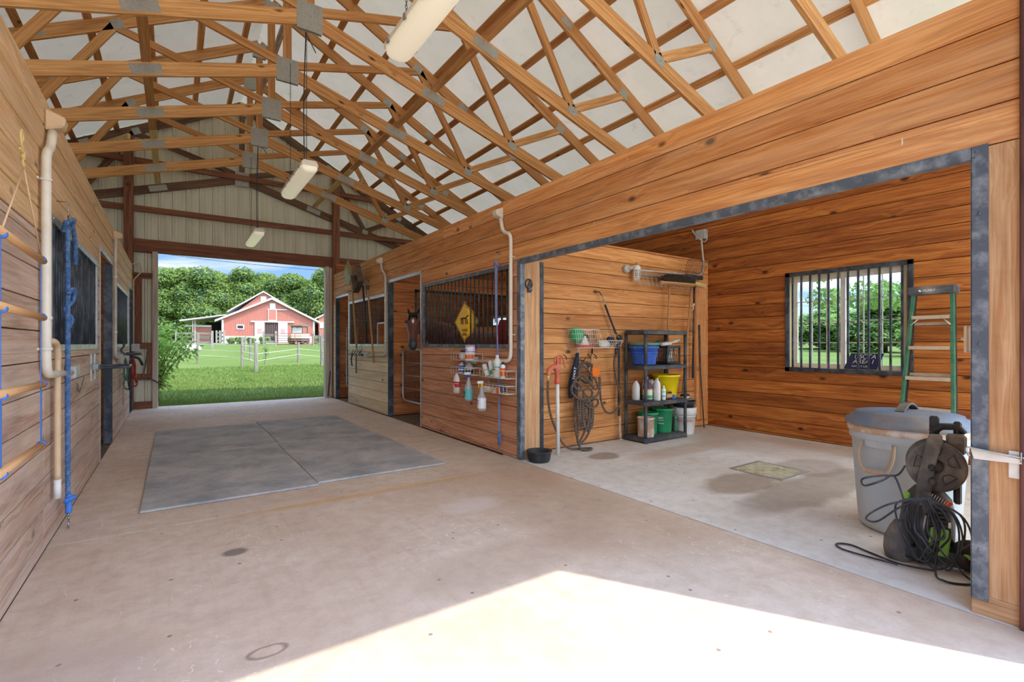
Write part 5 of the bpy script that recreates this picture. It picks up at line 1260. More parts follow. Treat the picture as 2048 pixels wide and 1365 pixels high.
for k in range(900):
    x = random.uniform(5.42,6.10); e = 1-((x-5.76)/.36)**4; y = 4.28+random.uniform(-.045,.045)
    a = random.gauss(0,.02); mb.tube([(x,y,2.10+.02*(x-5.8)),(x+a*2,y+random.gauss(0,.012),2.115+.085*max(.3,e)*random.uniform(.8,1.1))], .003, 3, cap=False)
part('bristles', mb, 'bristle_dark', t_)
t_ = thing('floor_brush', 'pale wooden brush head on a long handle, right end of rail', 'broom', (6.15,4.3,.9))
part('handle', MB().tube([(6.14,4.33,2.06),(6.02,4.40,.5)], .013, 10), 'handle_wood', t_); part('block', MB().cbox((6.24,4.27,2.10),(.26,.07,.06),Matrix.Rotation(.12,3,'Y')), 'brace_yellow', t_, .012)
t_ = thing('garden_rake', 'black-headed fork with upturned tines and dark handle', 'rake', (6.28,4.36,.745))
part('handle', MB().tube([(6.275,4.38,2.10),(6.27,4.40,.98)], .013, 10), 'bar_iron', t_); part('grip', MB().tube([(6.27,4.40,.98),(6.27,4.40,.745)], .016, 10), 'navy_cloth', t_)
part('sticker', MB().tube([(6.2735,4.385,1.84),(6.273,4.389,1.74)], .0138, 10), 'off_white', t_)
part('head', MB().box(6.02,6.42,4.33,4.36,2.19,2.25).tube([(6.275,4.37,2.08),(6.25,4.35,2.20)], .02, 8), 'black_plastic', t_, .005)
mb = MB()
for k in range(13): x = 6.03+.032*k; mb.tube(spline([(x,4.345,2.24),(x-.01+.004*(k-6),4.32,2.33),(x-.03+.008*(k-6),4.25,2.42),(x-.03+.01*(k-6),4.2,2.44)],4), .004, 5)
part('tines', mb, 'scoop_brown', t_)
t_ = thing('vapour_light', 'caged glass vapour-tight light on the partition wall', 'lamp', (5.02,4.40,2.08))
part('junction_box', MB().lathe([(0,0),(.05,0),(.05,.05),(.035,.06),(0,.06)], (4.90,YP,2.235), 20, M=Matrix.Rotation(PI/2,3,'X')).tube([(4.90,YP-.045,2.235),(5.02,YP-.09,2.265)], .02, 10), 'box_grey', t_)
part('cap', MB().lathe([(0,.30),(.03,.30),(.05,.27),(.052,.235),(0,.235)], (5.02,4.37,1.985), 20), 'off_white', t_)
part('globe', MB().lathe([(.04,.235),(.042,.15),(.036,.115),(.02,.10),(0,.098)], (5.02,4.37,1.985), 20), 'clear_plastic', t_)
mb = MB()
for k in range(6): a = k*PI/3; mb.tube(spline([(5.02+.048*math.cos(a),4.37+.048*math.sin(a),2.225),(5.02+.05*math.cos(a),4.37+.05*math.sin(a),2.14),(5.02+.03*math.cos(a),4.37+.03*math.sin(a),2.085),(5.02,4.37,2.072)],4), .003, 5)
for z in (2.19,2.13): mb.tube([(5.02+.05*math.cos(a),4.37+.05*math.sin(a),z) for a in [i*PI/8 for i in range(16)]], .003, 5, closed=True)
part('cage', mb, 'off_white', t_)
t_ = thing('conduit', 'grey conduit along the partition up to a box in the bay corner', 'conduit', (6.5,4.43,2.24))
part('pipe', MB().tube(spline([(4.95,4.44,2.235),(6.0,4.44,2.262),(6.44,4.44,2.275),(6.56,4.44,2.33),(6.60,4.445,2.46),(6.60,4.46,2.60),(6.62,4.50,2.86)],8), .013, 10), 'conduit_grey', t_)
part('junction_box', MB().box(6.645,6.735,4.46,4.62,2.86,3.0), 'box_grey', t_, .005)
part('cable', MB().tube(spline([(6.66,4.62,2.95),(6.62,4.66,3.02),(6.58,4.58,2.92),(6.62,4.45,2.80),(6.66,4.42,2.86)],5), .006, 6), 'conduit_grey', t_)
solo('fence_stake', MB().tube([(6.50,4.37,.0),(6.46,4.40,.8),(6.44,4.41,1.53)], [.008,.012,.016], 6), 'scoop_brown', 'thin dark stake leaning in the bay corner', 'stake')
solo('short_pole', MB().tube([(5.72,4.40,.0),(5.70,4.42,1.38)], .012, 8), 'bar_iron', 'dark pole standing between the shelf unit and the pail', 'pole')

# ------------------------------------------------------------------ window sign
t_ = thing('window_sign', 'slanted navy blue sign with white lettering on the window sill', 'sign', (6.80,2.43,.945))
yq = lambda y, z: (6.775+ (z-.945)*.12, y, z)
part('panel', MB().prism([yq(2.63,.945),yq(2.29,.945),yq(2.22,1.135),yq(2.56,1.135)], (.004,0,0)), 'sign_blue', t_)
sl = (0,-1,0); su = (.12,0,1)
text('lettering', 'USCTA', .072, (6.783,2.41,1.095), sl, su, 'ink_white', t_, shear=.25); text('lettering', 'AREA I', .072, (6.778,2.43,1.035), sl, su, 'ink_white', t_, shear=.25); text('lettering', 'NANCY LEE', .032, (6.773,2.46,.978), sl, su, 'ink_white', t_)

# ------------------------------------------------------------------ stepladder
t_ = thing('stepladder', 'green fibreglass stepladder leaning closed against the bay wall', 'ladder', (6.2,1.63,0))
def LX(z): return 6.10+.27*z/1.83
lc = 1.665
def ly(z, s): return lc+s*(.155+.075*(1.77-z)/1.77)
for s in (-1, 1):
    part('rail', MB().beam((LX(0),ly(0,s),0.0),(LX(1.77),ly(1.77,s),1.77), .05, .028, (1,0,0)), 'ladder_green', t_, .002)
    part('rear_rail', MB().beam((LX(0)+.10,ly(0,s)*.98+.02*lc,0.02),(LX(1.77)+.06,ly(1.77,s),1.75), .03, .022, (1,0,0)), 'bar_iron', t_)
for z in (.30,.605,.91,1.22,1.53):
    w_ = ly(z,1)-.014; w0 = ly(z,-1)+.014
    part('step', MB().box(LX(z)-.045,LX(z)+.045,w0,w_,z,z+.006).box(LX(z)-.047,LX(z)-.043,w0,w_,z-.028,z+.006).box(LX(z)+.043,LX(z)+.047,w0,w_,z-.028,z+.004), 'aluminium', t_)
for z in (.5,.95,1.47): part('rear_brace', MB().box(LX(z)+.075,LX(z)+.08,ly(z,-1),ly(z,1),z-.03,z), 'aluminium', t_)
for s in (-1, 1): part('gusset', MB().tube([(LX(1.4)-.03,ly(1.44,s)-s*.01,1.44),(LX(1.5)-.03,ly(1.5,s)-s*.07,1.505)], .006, 6), 'aluminium', t_)
part('top_cap', MB().box(LX(1.8)-.075,LX(1.8)+.10,lc-.19,lc+.19,1.755,1.835), 'ladder_cap', t_, .01, seg=2)
text('lettering', 'HUSKY', .032, (LX(1.8)-.077,lc+.01,1.79), (0,-1,0), (0,0,1), 'ink_white', t_); part('logo', MB().cbox((LX(1.8)-.0765,lc+.085,1.79),(.003,.022,.014),Matrix.Rotation(.7,3,'X')), 'ink_white', t_)

# ------------------------------------------------------------------ trash can
t_ = thing('trash_can', 'large pale grey trash can with a dusty blue lid', 'bin', (4.07,1.20,0)); c = (4.07,1.20,0)
part('body', MB().lathe([(0,.0),(.24,0),(.262,.02),(.272,.06),(.308,.60),(.322,.61),(.325,.66),(.318,.68),(.30,.68),(.262,.05),(0,.03)], c, 48), 'can_grey', t_)
part('rim', MB().lathe([(.318,.655),(.332,.66),(.335,.70),(.325,.71),(.31,.705),(.31,.66)], c, 48), 'bucket_muddy', t_)
part('lid', MB().lathe([(.345,.705),(.35,.715),(.345,.735),(.322,.745),(.318,.76),(.295,.768),(.29,.785),(.15,.80),(0,.805)], c, 48), 'lid_blue', t_)
part('lid_handle', MB().loft([[Vector((4.07+a*.12, 1.20-.0+q*.025, .80+.05*math.cos(a*1.35)*1.0-.008+k_)) for q, k_ in ((-1,0),(1,0),(1,.014),(-1,.014))] for a in [-1.15+.23*i for i in range(11)]], smooth=False), 'dusty_plastic', t_)
def can_pt(a, z, off=0): r = .272+(.308-.272)*(z-.06)/.54+off; return Vector((4.07+r*math.cos(a), 1.20+r*math.sin(a), z))
for k, a0 in enumerate((math.radians(168), math.radians(-12))):
    mb = MB(); hw = .30
    mb.tube(spline([can_pt(a0-hw,.60,.02),can_pt(a0-hw,.52,.05),can_pt(a0-hw*.8,.45,.06),can_pt(a0-hw*.5,.42,.06),can_pt(a0+hw*.5,.42,.06),can_pt(a0+hw*.8,.45,.06),can_pt(a0+hw,.52,.05),can_pt(a0+hw,.60,.02)],4), .009, 8)
    for q in range(9): a = a0-hw*.45+hw*.9*q/8; mb.tube([can_pt(a,.405,.06),can_pt(a,.435,.06)], .008, 6)
    part('handle', mb, 'handle_beige', t_)
    part('handle_mount', MB().add([tuple(can_pt(a0+q*hw*.85, z_, .012)) for z_ in (.57,.63) for q in (-1,-.5,0,.5,1)], [(i, i+1, i+6, i+5) for i in range(4)]), 'can_grey', t_)
# ------------------------------------------------------------------ pressure washer with reel and cords
t_ = thing('pressure_washer', 'black and lime pressure washer with a hose reel, draped in cords', 'pressure washer', (3.52,.98,0))
fw = Vector((-.95,-.30,0)).normalized(); rt = Vector((.30,-.95,0)).normalized(); up3 = Vector((0,0,1)); W0 = Vector((3.55,.99,0))
def wp(a, b_, h): return W0+rt*a+fw*b_+up3*h
RW = Matrix((rt, -fw, up3)).transposed()
def wbox(mb, a, b_, h, d, tilt=0): mb.cbox(wp(a,b_,h), d, RW @ Matrix.Rotation(tilt,3,'Y')); return mb
part('motor_housing', MB().loft([[wp(r*math.cos(2*PI*j/20)*1.0-.02, r*math.sin(2*PI*j/20)*.8, z) for j in range(20)] for z, r in ((.10,.10),(.14,.135),(.30,.14),(.40,.12),(.46,.07))]), 'black_plastic', t_)
mb = MB()
for k in range(6): wbox(mb, .02, .118, .24+.025*k, (.10,.02,.008))
part('vents', mb, 'bar_iron', t_)
part('base', wbox(MB(), .0, 0, .07, (.34,.26,.08)), 'black_plastic', t_, .02, seg=2)
for tr in ((.03,.135,.17,(.10,.03,.16),.12), (-.13,.06,.40,(.035,.03,.05),.2), (-.07,.09,.42,(.03,.03,.05),.2), (.16,.10,.10,(.04,.03,.03),0)): part('lime_trim', wbox(MB(), *tr), 'lime_plastic', t_, .01)
mb = MB()
for s, a in ((-1,.0),(1,.0)): mb.lathe([(0,-.025),(.06,-.025),(.09,-.02),(.095,0),(.09,.02),(.06,.025),(0,.025)], wp(.12*s+.06,.05,.095), 24, M=RW @ Matrix.Rotation(PI/2,3,'Y' if s < 0 else 'X'))
part('wheels', mb, 'black_rubber', t_)
part('detergent_tank', MB().loft([[wp(-.17+r*math.cos(2*PI*j/16), .06+r*.9*math.sin(2*PI*j/16), z) for j in range(16)] for z, r in ((.005,.075),(.06,.085),(.13,.08),(.2,.05),(.24,.025))]), 'dusty_plastic', t_)
part('column', wbox(MB(), .015, -.05, .62, (.05,.05,.55)), 'black_plastic', t_, .01); part('column', wbox(MB(), .13, -.05, .62, (.04,.05,.50)), 'black_plastic', t_, .01)
# reel
RC = wp(.02,.05,.60); RM = Matrix((rt, up3, fw)).transposed()
mb = MB().lathe([(.035,-.012),(.045,.002),(.06,.004),(.12,.002),(.132,.008),(.150,.010),(.154,.0),(.150,-.012),(.035,-.012)], RC, 40, M=RM)
part('reel_flange', mb, 'dusty_plastic', t_); part('reel_flange', MB().lathe([(.03,-.004),(.15,-.004),(.154,0),(.15,.004),(.03,.004)], RC-fw*.13, 36, M=RM), 'dusty_plastic', t_)
mb = MB()
for k in range(5):
    a = k*2*PI/5+.4; pts = [RC+fw*.008+(rt*math.cos(a+da)+up3*math.sin(a+da))*rr for da, rr in ((-.35,.115),(.35,.115),(.30,.075),(-.1,.062),(-.30,.075))]; mb.tube(pts, .0028, 5, closed=True)
part('reel_ribs', mb, 'black_plastic', t_)
mb = MB()
for k in range(7): mb.tube([RC-fw*(.02+.016*k)+(rt*math.cos(a)+up3*math.sin(a))*(.10+.006*(k%2)) for a in [i*PI/12 for i in range(24)]], .009, 6, closed=True)
part('wound_hose', mb, 'black_rubber', t_)
part('hub', MB().lathe([(0,.03),(.028,.03),(.035,.01),(.035,-.1)], RC, 16, M=RM), 'black_plastic', t_)
mb = MB().loft([[wp(x0_+q*w_, .075+kk, h) for q, kk in ((-1,0),(1,0),(1,.03),(-1,.03))] for x0_, h, w_ in ((-.055,.36,.035),(-.04,.50,.04),(-.02,.62,.036),(.01,.76,.04),(.015,.80,.03))], smooth=False)
part('crank_arm', mb, 'dusty_plastic', t_, .006)
part('crank_knob', MB().lathe([(0,0),(.022,0),(.024,.05),(.02,.06),(0,.06)], wp(-.0,.105,.52), 16, M=RM), 'black_plastic', t_)
part('crank_bolt', MB().lathe([(0,0),(.02,0),(.02,.02),(0,.025)], wp(-.005,.105,.60), 12, M=RM), 'black_plastic', t_)
part('handle', MB().tube([wp(.0,.0,.80), wp(.05,-.03,.835), wp(.13,-.04,.84), wp(.16,-.04,.80)], .022, 10), 'black_plastic', t_)
part('gun_holder', wbox(MB(), .12, .0, .74, (.10,.05,.12)), 'dusty_plastic', t_, .015)
part('cord_hook', MB().loft([[wp(-.03+q*w_, .16+kk, h) for q, kk in ((-1,0),(1,0),(1,.02),(-1,.02))] for h, w_ in ((.34,.022),(.42,.026),(.46,.02))], smooth=False), 'dusty_plastic', t_, .004)
part('warning_tag', wbox(MB(), .065, .15, .40, (.035,.01,.05), .6), 'orange_plastic', t_); mb = MB()
for k in range(7): mb.tube([wp(.0+.012*k,.155,.455-.006*k), wp(.0+.012*k-.012,.16,.43-.006*k)], .002, 4)
part('tag_teeth', mb, 'off_white', t_)
part('data_plate', wbox(MB(), -.045, .145, .27, (.012,.004,.09), .15), 'off_white', t_)
# cords hung over the hook: one grouped thing
random.seed(12)
cd = thing('extension_cord', 'long black power cord looped over the pressure washer onto the floor', 'cord', tuple(wp(-.03,.18,0)))
hook = (-.03,.19,.43)
for k in range(10):
    sp = random.uniform(-.10,.10); w_ = random.uniform(.05,.12); low = random.uniform(.03,.16); f1 = random.uniform(.18,.25)
    pts = [(hook[0],.185,.43), (sp-w_*.8-.02,.20,.38), (sp-w_-.01,f1,.26), (sp-w_*.7,f1+.01,low+.06), (sp,f1+.02,low), (sp+w_*.6,f1+.01,low+.06), (sp+w_,f1,.25), (sp+w_*.6,.20,.37), (hook[0]+.01,.185,.435)]
    pts = [(a+random.uniform(-.015,.015),b_,max(.012,h)) for a, b_, h in pts]
    part('loop', MB().tube(spline([wp(*p) for p in pts], 6), .0055, 6), 'wire_black', cd)
for pts in ([(-.06,.19,.42),(-.20,.21,.37),(-.30,.23,.30),(-.32,.23,.26),(-.26,.22,.26),(-.15,.21,.36),(-.05,.19,.42)],
            [(-.16,.20,.02),(-.30,.16,.014),(-.46,.10,.010),(-.50,.02,.010),(-.42,-.02,.010),(-.30,.06,.010),(-.15,.18,.02),(.02,.2,.03)],
            [(-.12,.06,.58),(-.16,.12,.53),(-.24,.2,.53),(-.34,.22,.50),(-.33,.22,.46),(-.24,.2,.50),(-.18,.16,.53),(-.14,.18,.44),(-.12,.2,.35)],
            [(.05,.19,.30),(.02,.26,.05),(.06,.28,.012),(.14,.26,.008),(.20,.20,.010),(.16,.12,.02),(.10,.10,.1)]):
    part('loop', MB().tube(spline([wp(*p) for p in pts], 8), .006, 6), 'wire_black', cd)
t_.scale = (.87, .87, .93); cd.scale = (.87, .87, .95); t_.location = (3.545, .93, 0); cd.location = cd.location+Vector((.0,-.045,.0))
part('plug', MB().cbox(wp(.09,.2,.30), (.014,.014,.03), RW), 'almond', cd, .003)

# ------------------------------------------------------------------ latch on the near post
t_ = thing('door_latch', 'white painted latch hook and strap on the near post', 'latch', (XR-.02,.50,.70))
part('plate', MB().box(XR-.012,XR-.004,.36,.535,.655,.775), 'white_paint', t_, .003)
part('strap', MB().prism([(XR-.02,.655,.755),(XR-.02,.655,.765),(XR-.02,.49,.745),(XR-.02,.49,.725),(XR-.02,.645,.720)], (-.006,0,0)), 'white_paint', t_)
part('hook_rod', MB().tube(spline([(XR-.02,.46,.75),(XR-.03,.55,.758),(XR-.035,.64,.768),(XR-.035,.665,.77),(XR-.04,.668,.755),(XR-.055,.655,.735)],4), .0045, 8), 'galvanised', t_)
part('staple', MB().tube([(XR-.012,.49,.775),(XR-.035,.49,.775),(XR-.035,.49,.735),(XR-.012,.49,.735)], .004, 6), 'galvanised', t_)
# ------------------------------------------------------------------ left wall things
t_ = thing('dowel_rack', 'hanging rack of four tan dowels on blue straps, near left wall', 'rack', (XL+.10, 2.9, .6))
xo = XL+.10
for k, z in enumerate((1.67, 1.385, 1.05, .75)):
    part('dowel', MB().tube([(xo, 2.35, z+.014), (xo, 3.37, z-.004)], .0165, 12), 'dowel_wood', t_)
    for y in (2.63, 3.32): part('tape', MB().tube([(xo, y, z), (xo, y+.022, z)], .018, 12), 'strap_blue', t_)
for y in (2.64, 3.33):
    part('cord', MB().tube([(xo, y, 1.68), (xo, 2.98, 2.02)], .0035, 6), 'rope_tan', t_)
    part('strap', MB().box(xo-.003, xo-.001, y-.006, y+.006, 1.06, 1.67), 'strap_blue', t_); part('wide_strap', MB().box(xo-.003, xo-.001, y-.015, y+.015, .75, 1.06), 'strap_blue', t_)
yc, zc = 2.98, 2.04
mb = MB(); mb.tube([(xo, yc+.016*math.cos(a), zc+.0+.016*math.sin(a)) for a in [i*PI/6 for i in range(12)]], .004, 6, closed=True)
mb.tube([(xo,yc,zc+.016),(xo,yc-.01,zc+.05)], .009, 8); mb.tube(spline([(xo,yc-.01,zc+.05),(xo,yc-.035,zc+.075),(xo,yc-.05,zc+.11),(xo,yc-.035,zc+.135),(xo,yc-.01,zc+.12),(xo,yc-.02,zc+.09)],4), .005, 6); mb.tube([(xo,yc-.07,zc+.045),(xo,yc+.02,zc+.04)], .0045, 6)
part('snap_hook', mb, 'brace_yellow', t_)
t_ = thing('curved_pipe', 'tan pipe with a curved top standing against the near left wall', 'pipe', (XL+.035, 4.52, .16)); t_.location.y -= .34; t_.location.z += .03
part('pipe', MB().tube(spline([(XL+.0,4.36,1.235),(XL+.035,4.40,1.235),(XL+.04,4.47,1.21),(XL+.04,4.51,1.15),(XL+.035,4.53,1.05),(XL+.035,4.53,.6),(XL+.035,4.53,.36)],4), .018, 12), 'conduit_tan', t_)
part('lower_end', MB().tube([(XL+.035,4.53,.36),(XL+.035,4.53,.24)], .0185, 12), 'white_paint', t_)
def swing_bar(y0, z, label, out=.28, wd=.26):
    t_ = thing('blanket_bar', label, 'bar', (XL, y0, z-.1))
    part('bar', MB().tube(spline([(XL+.02,y0+wd,z),(XL+out*.6,y0+wd,z),(XL+out-.02,y0+wd-.01,z),(XL+out,y0+wd-.04,z),(XL+out,y0+.04,z-.01),(XL+out-.02,y0+.01,z-.01),(XL+out*.6,y0,z-.012),(XL+.02,y0,z-.015)],4), .011, 10), 'black_iron', t_)
    part('bright_end', MB().tube([(XL+out+.002,y0+wd-.05,z),(XL+out+.002,y0+.05,z-.01)], .013, 10), 'steel', t_)
    for y in (y0, y0+wd): part('bracket', MB().box(XL, XL+.01, y-.015, y+.015, z-.13, z+.12), 'galvanised', t_)
    part('hinge', MB().cbox((XL+.04,y0-.03,z),(.05,.05,.06)), 'steel', t_, .004)
swing_bar(6.02, 1.035, 'black swing-out blanket bar on the near left stall front')
swing_bar(9.15, 1.10, 'black swing-out blanket bar with halters on the far left stall', .24)
solo('wire_clip', MB().tube(spline([(XL+.02,5.05,.96),(XL+.03,5.1,.87),(XL+.03,5.22,.90),(XL+.02,5.45,.97)],4), .005, 6), 'steel', 'bent wire clip below the grey box on the near left wall', 'clip')
t_ = thing('coat_hooks', 'pair of black double hooks under the far left grille', 'hooks', (XL+.03, 8.85, 1.1))
for y in (8.75, 8.95): part('hook', MB().tube(spline([(XL,y,1.28),(XL+.05,y,1.29),(XL+.06,y,1.22),(XL+.03,y,1.16),(XL+.07,y,1.10),(XL+.11,y,1.13)],4), .008, 6), 'black_iron', t_)
def halter(y, z, mat, label, s=1.0, drop=.45, xo_=.14):
    t_ = thing('halter', label, 'halter', (XL+xo_, y, z-drop)); x = XL+xo_
    part('crown', MB().tube(spline([(x,y-.03,z),(x+.03,y-.06,z-.12*s),(x+.02,y-.04,z-.26*s),(x,y+.02,z-.30*s),(x-.02,y+.05,z-.18*s),(x,y+.02,z-.02)],5), .012, 6), mat, t_)
    part('noseband', MB().tube(spline([(x,y-.05,z-.28*s),(x+.05,y-.02,z-.36*s),(x+.03,y+.04,z-.44*s),(x-.02,y+.02,z-.40*s)],5,True), .011, 6, closed=True), mat, t_)
    part('cheek', MB().tube([(x+.02,y-.05,z-.1*s),(x+.04,y-.01,z-.40*s)], .012, 6), mat, t_)
    mb = MB()
    for dz in (.12,.28,.40): mb.tube([(x+.03+.015*math.cos(a), y-.03, z-dz*s+.015*math.sin(a)) for a in [i*PI/4 for i in range(8)]], .004, 5, closed=True)
    part('rings', mb, 'brace_yellow', t_)
halter(9.12, 1.04, 'green_cloth', 'green webbing halter hanging on the far left stall front', 1.05, .45, .06)
halter(9.25, 1.05, 'red_strap', 'dark red halter hanging next to the green one', 1.0, .5, .14)
t_ = thing('bridle', 'black leather bridle hanging lowest on the far left stall front', 'bridle', (XL+.16, 10.05, .3)); t_.location.y -= .85; t_.location.x -= .04; x = XL+.15
part('headpiece', MB().tube(spline([(x,9.95,1.0),(x,9.9,.75),(x,9.93,.62),(x,10.05,.55),(x,10.2,.62),(x,10.2,.75),(x,10.05,.72),(x,9.93,.70)],5), .010, 6), 'black_rubber', t_)
part('reins', MB().tube(spline([(x,10.0,.98),(x,10.05,.7),(x,10.05,.45),(x,10.08,.30)],5), .009, 6), 'black_rubber', t_)
mb = MB()
for k in range(14): mb.tube([(XL+.04+.01*math.cos(a)*(k%2), 9.05+.01*math.cos(a)*(1-k%2), .85-.036*k+.022*math.sin(a)) for a in [i*PI/3 for i in range(6)]], .004, 4, closed=True)
solo('lead_chain', mb, 'steel', 'steel lead chain hanging left of the bridle', 'chain')
solo('webbing_strap', MB().tube(spline([(XL+.12,9.42,1.05),(XL+.20,9.5,1.02),(XL+.24,9.6,.92)],5), .02, 8), 'wire_black', 'thick black strap end by the far left bar', 'strap')
solo('prop_stick', MB().beam((-.48,11.68,.62),(-.40,11.70,1.1), .025, .02).beam((-.40,11.70,.60),(-.12,11.60,.42), .025, .02), 'scoop_brown', 'dark stick tied to the girt left of the far doorway', 'stick')
solo('prop_stick', MB().beam((2.93,11.70,.03),(2.99,11.74,.62), .03, .02), 'scoop_brown', 'short dark board leaning at the right jamb of the far doorway', 'stick')
# ------------------------------------------------------------------ horse
def ell(c, ax, up, a, b_, n=16, sq=1.0):
    """ring round c, lying across ax; a = half width, b = half height along up"""
    ax = Vector(ax).normalized(); up = Vector(up); up = (up-ax*up.dot(ax)).normalized(); sd = ax.cross(up)
    return [Vector(c)+sd*(a*math.copysign(abs(math.cos(t))**sq, math.cos(t)))+up*(b_*math.copysign(abs(math.sin(t))**sq, math.sin(t))) for t in [2*PI*j/n for j in range(n)]]
def horse():
    base_ = (3.95, 6.5, -.01)
    t_ = thing('horse', 'bay horse with a white star looking out over its stall gate', 'horse', base_)
    mb = MB()
    def chain(pts, up=(0,0,1), n=18):
        rings = []
        for i, (c, a, b_) in enumerate(pts):
            p = Vector(pts[max(0, i-1)][0]); q = Vector(pts[min(len(pts)-1, i+1)][0]); rings.append(ell(c, q-p, up, a, b_, n))
        mb.loft(rings)
    # trunk, croup to chest
    chain([((4.42,5.52,1.22),.08,.10),((4.38,5.62,1.22),.20,.22),((4.30,5.80,1.20),.27,.29),((4.20,6.05,1.17),.29,.31),((4.10,6.35,1.13),.31,.32),((3.99,6.65,1.13),.30,.33),((3.88,6.95,1.17),.26,.35),((3.80,7.18,1.18),.22,.30),((3.74,7.32,1.16),.13,.18)])
    # neck, arching out and back to the poll
    chain([((3.86,7.02,1.22),.17,.28),((3.74,7.24,1.32),.145,.25),((3.55,7.40,1.44),.115,.20),((3.36,7.43,1.55),.095,.165),((3.20,7.33,1.63),.085,.13),((3.12,7.24,1.64),.07,.09)], up=(0,.15,1))
    # head: face axis runs down and towards the aisle
    A = Vector((-.20,-.42,-1.0)).normalized(); F_ = Vector((-.42,-.86,.45)); F_ = (F_-A*F_.dot(A)).normalized()
    O = Vector((3.085,7.17,1.725)); S_ = A.cross(F_)
    hp = [(0.00,.045,.04,-.03),(.03,.078,.075,-.03),(.08,.095,.105,-.035),(.14,.105,.125,-.03),(.20,.112,.13,-.03),(.26,.100,.12,-.025),(.32,.082,.105,-.015),(.38,.068,.088,-.005),(.44,.064,.075,.0),(.49,.068,.070,.0),(.53,.073,.068,-.002),(.575,.068,.058,-.006),(.61,.048,.040,-.012),(.628,.022,.018,-.015)]
    mb.loft([ell(O+A*s+F_*o, A, F_, a, b_, 22, .85) for s, a, b_, o in hp])
    for s in (-1, 1):   # cheeks, brow and nostril flare, ears
        mb.ball(O+A*.20+S_*(s*.05)-F_*.08, (.05,.05,.08), 12); mb.ball(O+A*.165+S_*(s*.094)+F_*.035, (.034,.034,.038), 12); mb.ball(O+A*.535+S_*(s*.042)+F_*.038, (.026,.026,.034), 12)
        e0 = O+A*.02+S_*(s*.055)-F_*.03; ed = (-A*1.0+S_*(s*.30)+F_*.10).normalized()
        mb.loft([ell(e0+ed*h, ed, F_, a, b_, 12) for h, a, b_ in ((-.02,.03,.026),(.03,.034,.022),(.07,.030,.018),(.11,.018,.011),(.14,.005,.004))])
    mb.ball(O+A*.595-F_*.045, (.035,.035,.026), 12)
    # legs
    for (hx, hy, front) in ((4.28,5.78,0),(4.46,5.72,0),(3.70,7.00,1),(3.92,7.12,1)):
        if front: pts = [((hx,hy,1.05),.11,.13),((hx,hy+.01,.85),.075,.095),((hx,hy,.68),.052,.06),((hx,hy+.01,.50),.055,.055),((hx,hy,.42),.04,.045),((hx,hy,.24),.030,.034),((hx,hy,.15),.040,.040),((hx,hy+.03,.08),.042,.045),((hx,hy+.05,.03),.055,.06),((hx,hy+.05,.0),.062,.068)]
        else: pts = [((hx,hy,1.10),.14,.18),((hx,hy+.02,.88),.10,.13),((hx,hy-.02,.70),.06,.08),((hx,hy-.10,.55),.048,.058),((hx,hy-.09,.44),.04,.045),((hx,hy-.07,.25),.032,.035),((hx,hy-.07,.15),.040,.042),((hx,hy-.03,.08),.042,.045),((hx,hy-.01,.03),.055,.06),((hx,hy-.01,.0),.062,.068)]
        mb.loft([ell(c, (0,0,-1), (0,1,0), a, b_, 14) for c, a, b_ in pts])
    body = part('body', mb, 'horse_coat', t_)
    rm = body.modifiers.new('remesh', 'REMESH'); rm.mode = 'VOXEL'; rm.voxel_size = .011; rm.use_smooth_shade = True
    sm = body.modifiers.new('smooth', 'SMOOTH'); sm.factor = .6; sm.iterations = 7
    dg = bpy.context.evaluated_depsgraph_get(); me = bpy.data.meshes.new_from_object(body.evaluated_get(dg)); body.modifiers.clear(); body.data = me
    me.materials.clear(); me.materials.append(MATS['horse_coat'])
    ca = me.color_attributes.new('mark', 'FLOAT_COLOR', 'POINT'); bo = Vector(base_)
    for v in me.vertices:
        p = v.co+bo-O; s = p.dot(A); l = p.dot(S_); f = p.dot(F_); r = g_ = 0.0
        if p.length < .9 and p.x < .12:
            r = max(0, min(1, (s-.42)/.07)); 
            if f > .02:
                d_ = abs(l)/.019+abs(s-.185)/.046; g_ = max(0, min(1, (1.15-d_)/.3))
        ca.data[v.index].color = (r, g_, 0, 1)
    for p in me.polygons: p.use_smooth = True
    for s in (-1, 1):
        part('eye', MB().ball(O+A*.172+S_*(s*.112)+F_*.050, .023, 12), 'eye', t_)
        part('nostril', MB().ball(O+A*.545+S_*(s*.045)+F_*.064, (.010,.010,.017), 10), 'eye', t_)
        part('inner_ear', MB().loft([ell(O+A*.02+S_*(s*.055)-F_*.03+(-A*1.0+S_*(s*.30)+F_*.10).normalized()*h+F_*.016, (-A), F_, a, .006, 10) for h, a in ((.02,.016),(.06,.018),(.10,.010),(.12,.002))]), 'horse_hair', t_)
    random.seed(5); mb = MB()
    for k in range(150):   # forelock
        a = random.uniform(-.045,.045); p0 = O+A*.0+S_*a+F_*.02; mb.tube(spline([p0, p0+A*.04+F_*.03+S_*(a*.3), p0+A*random.uniform(.09,.17)+F_*.066+S_*(a*random.uniform(.1,.9))],3), [.004]*6+[.001], 4, cap=False)
    part('forelock', mb, 'horse_hair', t_); mb = MB()
    crest = spline([(3.13,7.26,1.735),(3.22,7.37,1.77),(3.38,7.46,1.73),(3.56,7.43,1.655),(3.74,7.27,1.58),(3.84,7.08,1.545)], 8)
    for p in crest:
        for k in range(5): q = Vector(p)+Vector((random.uniform(-.02,.02),random.uniform(-.02,.02),-.02)); mb.tube(spline([q, q+Vector((.03,.05,-.02)), q+Vector((.05,.08,-.18))],3), [.010]*6+[.002], 4, cap=False)
    part('mane', mb, 'horse_hair', t_); mb = MB()
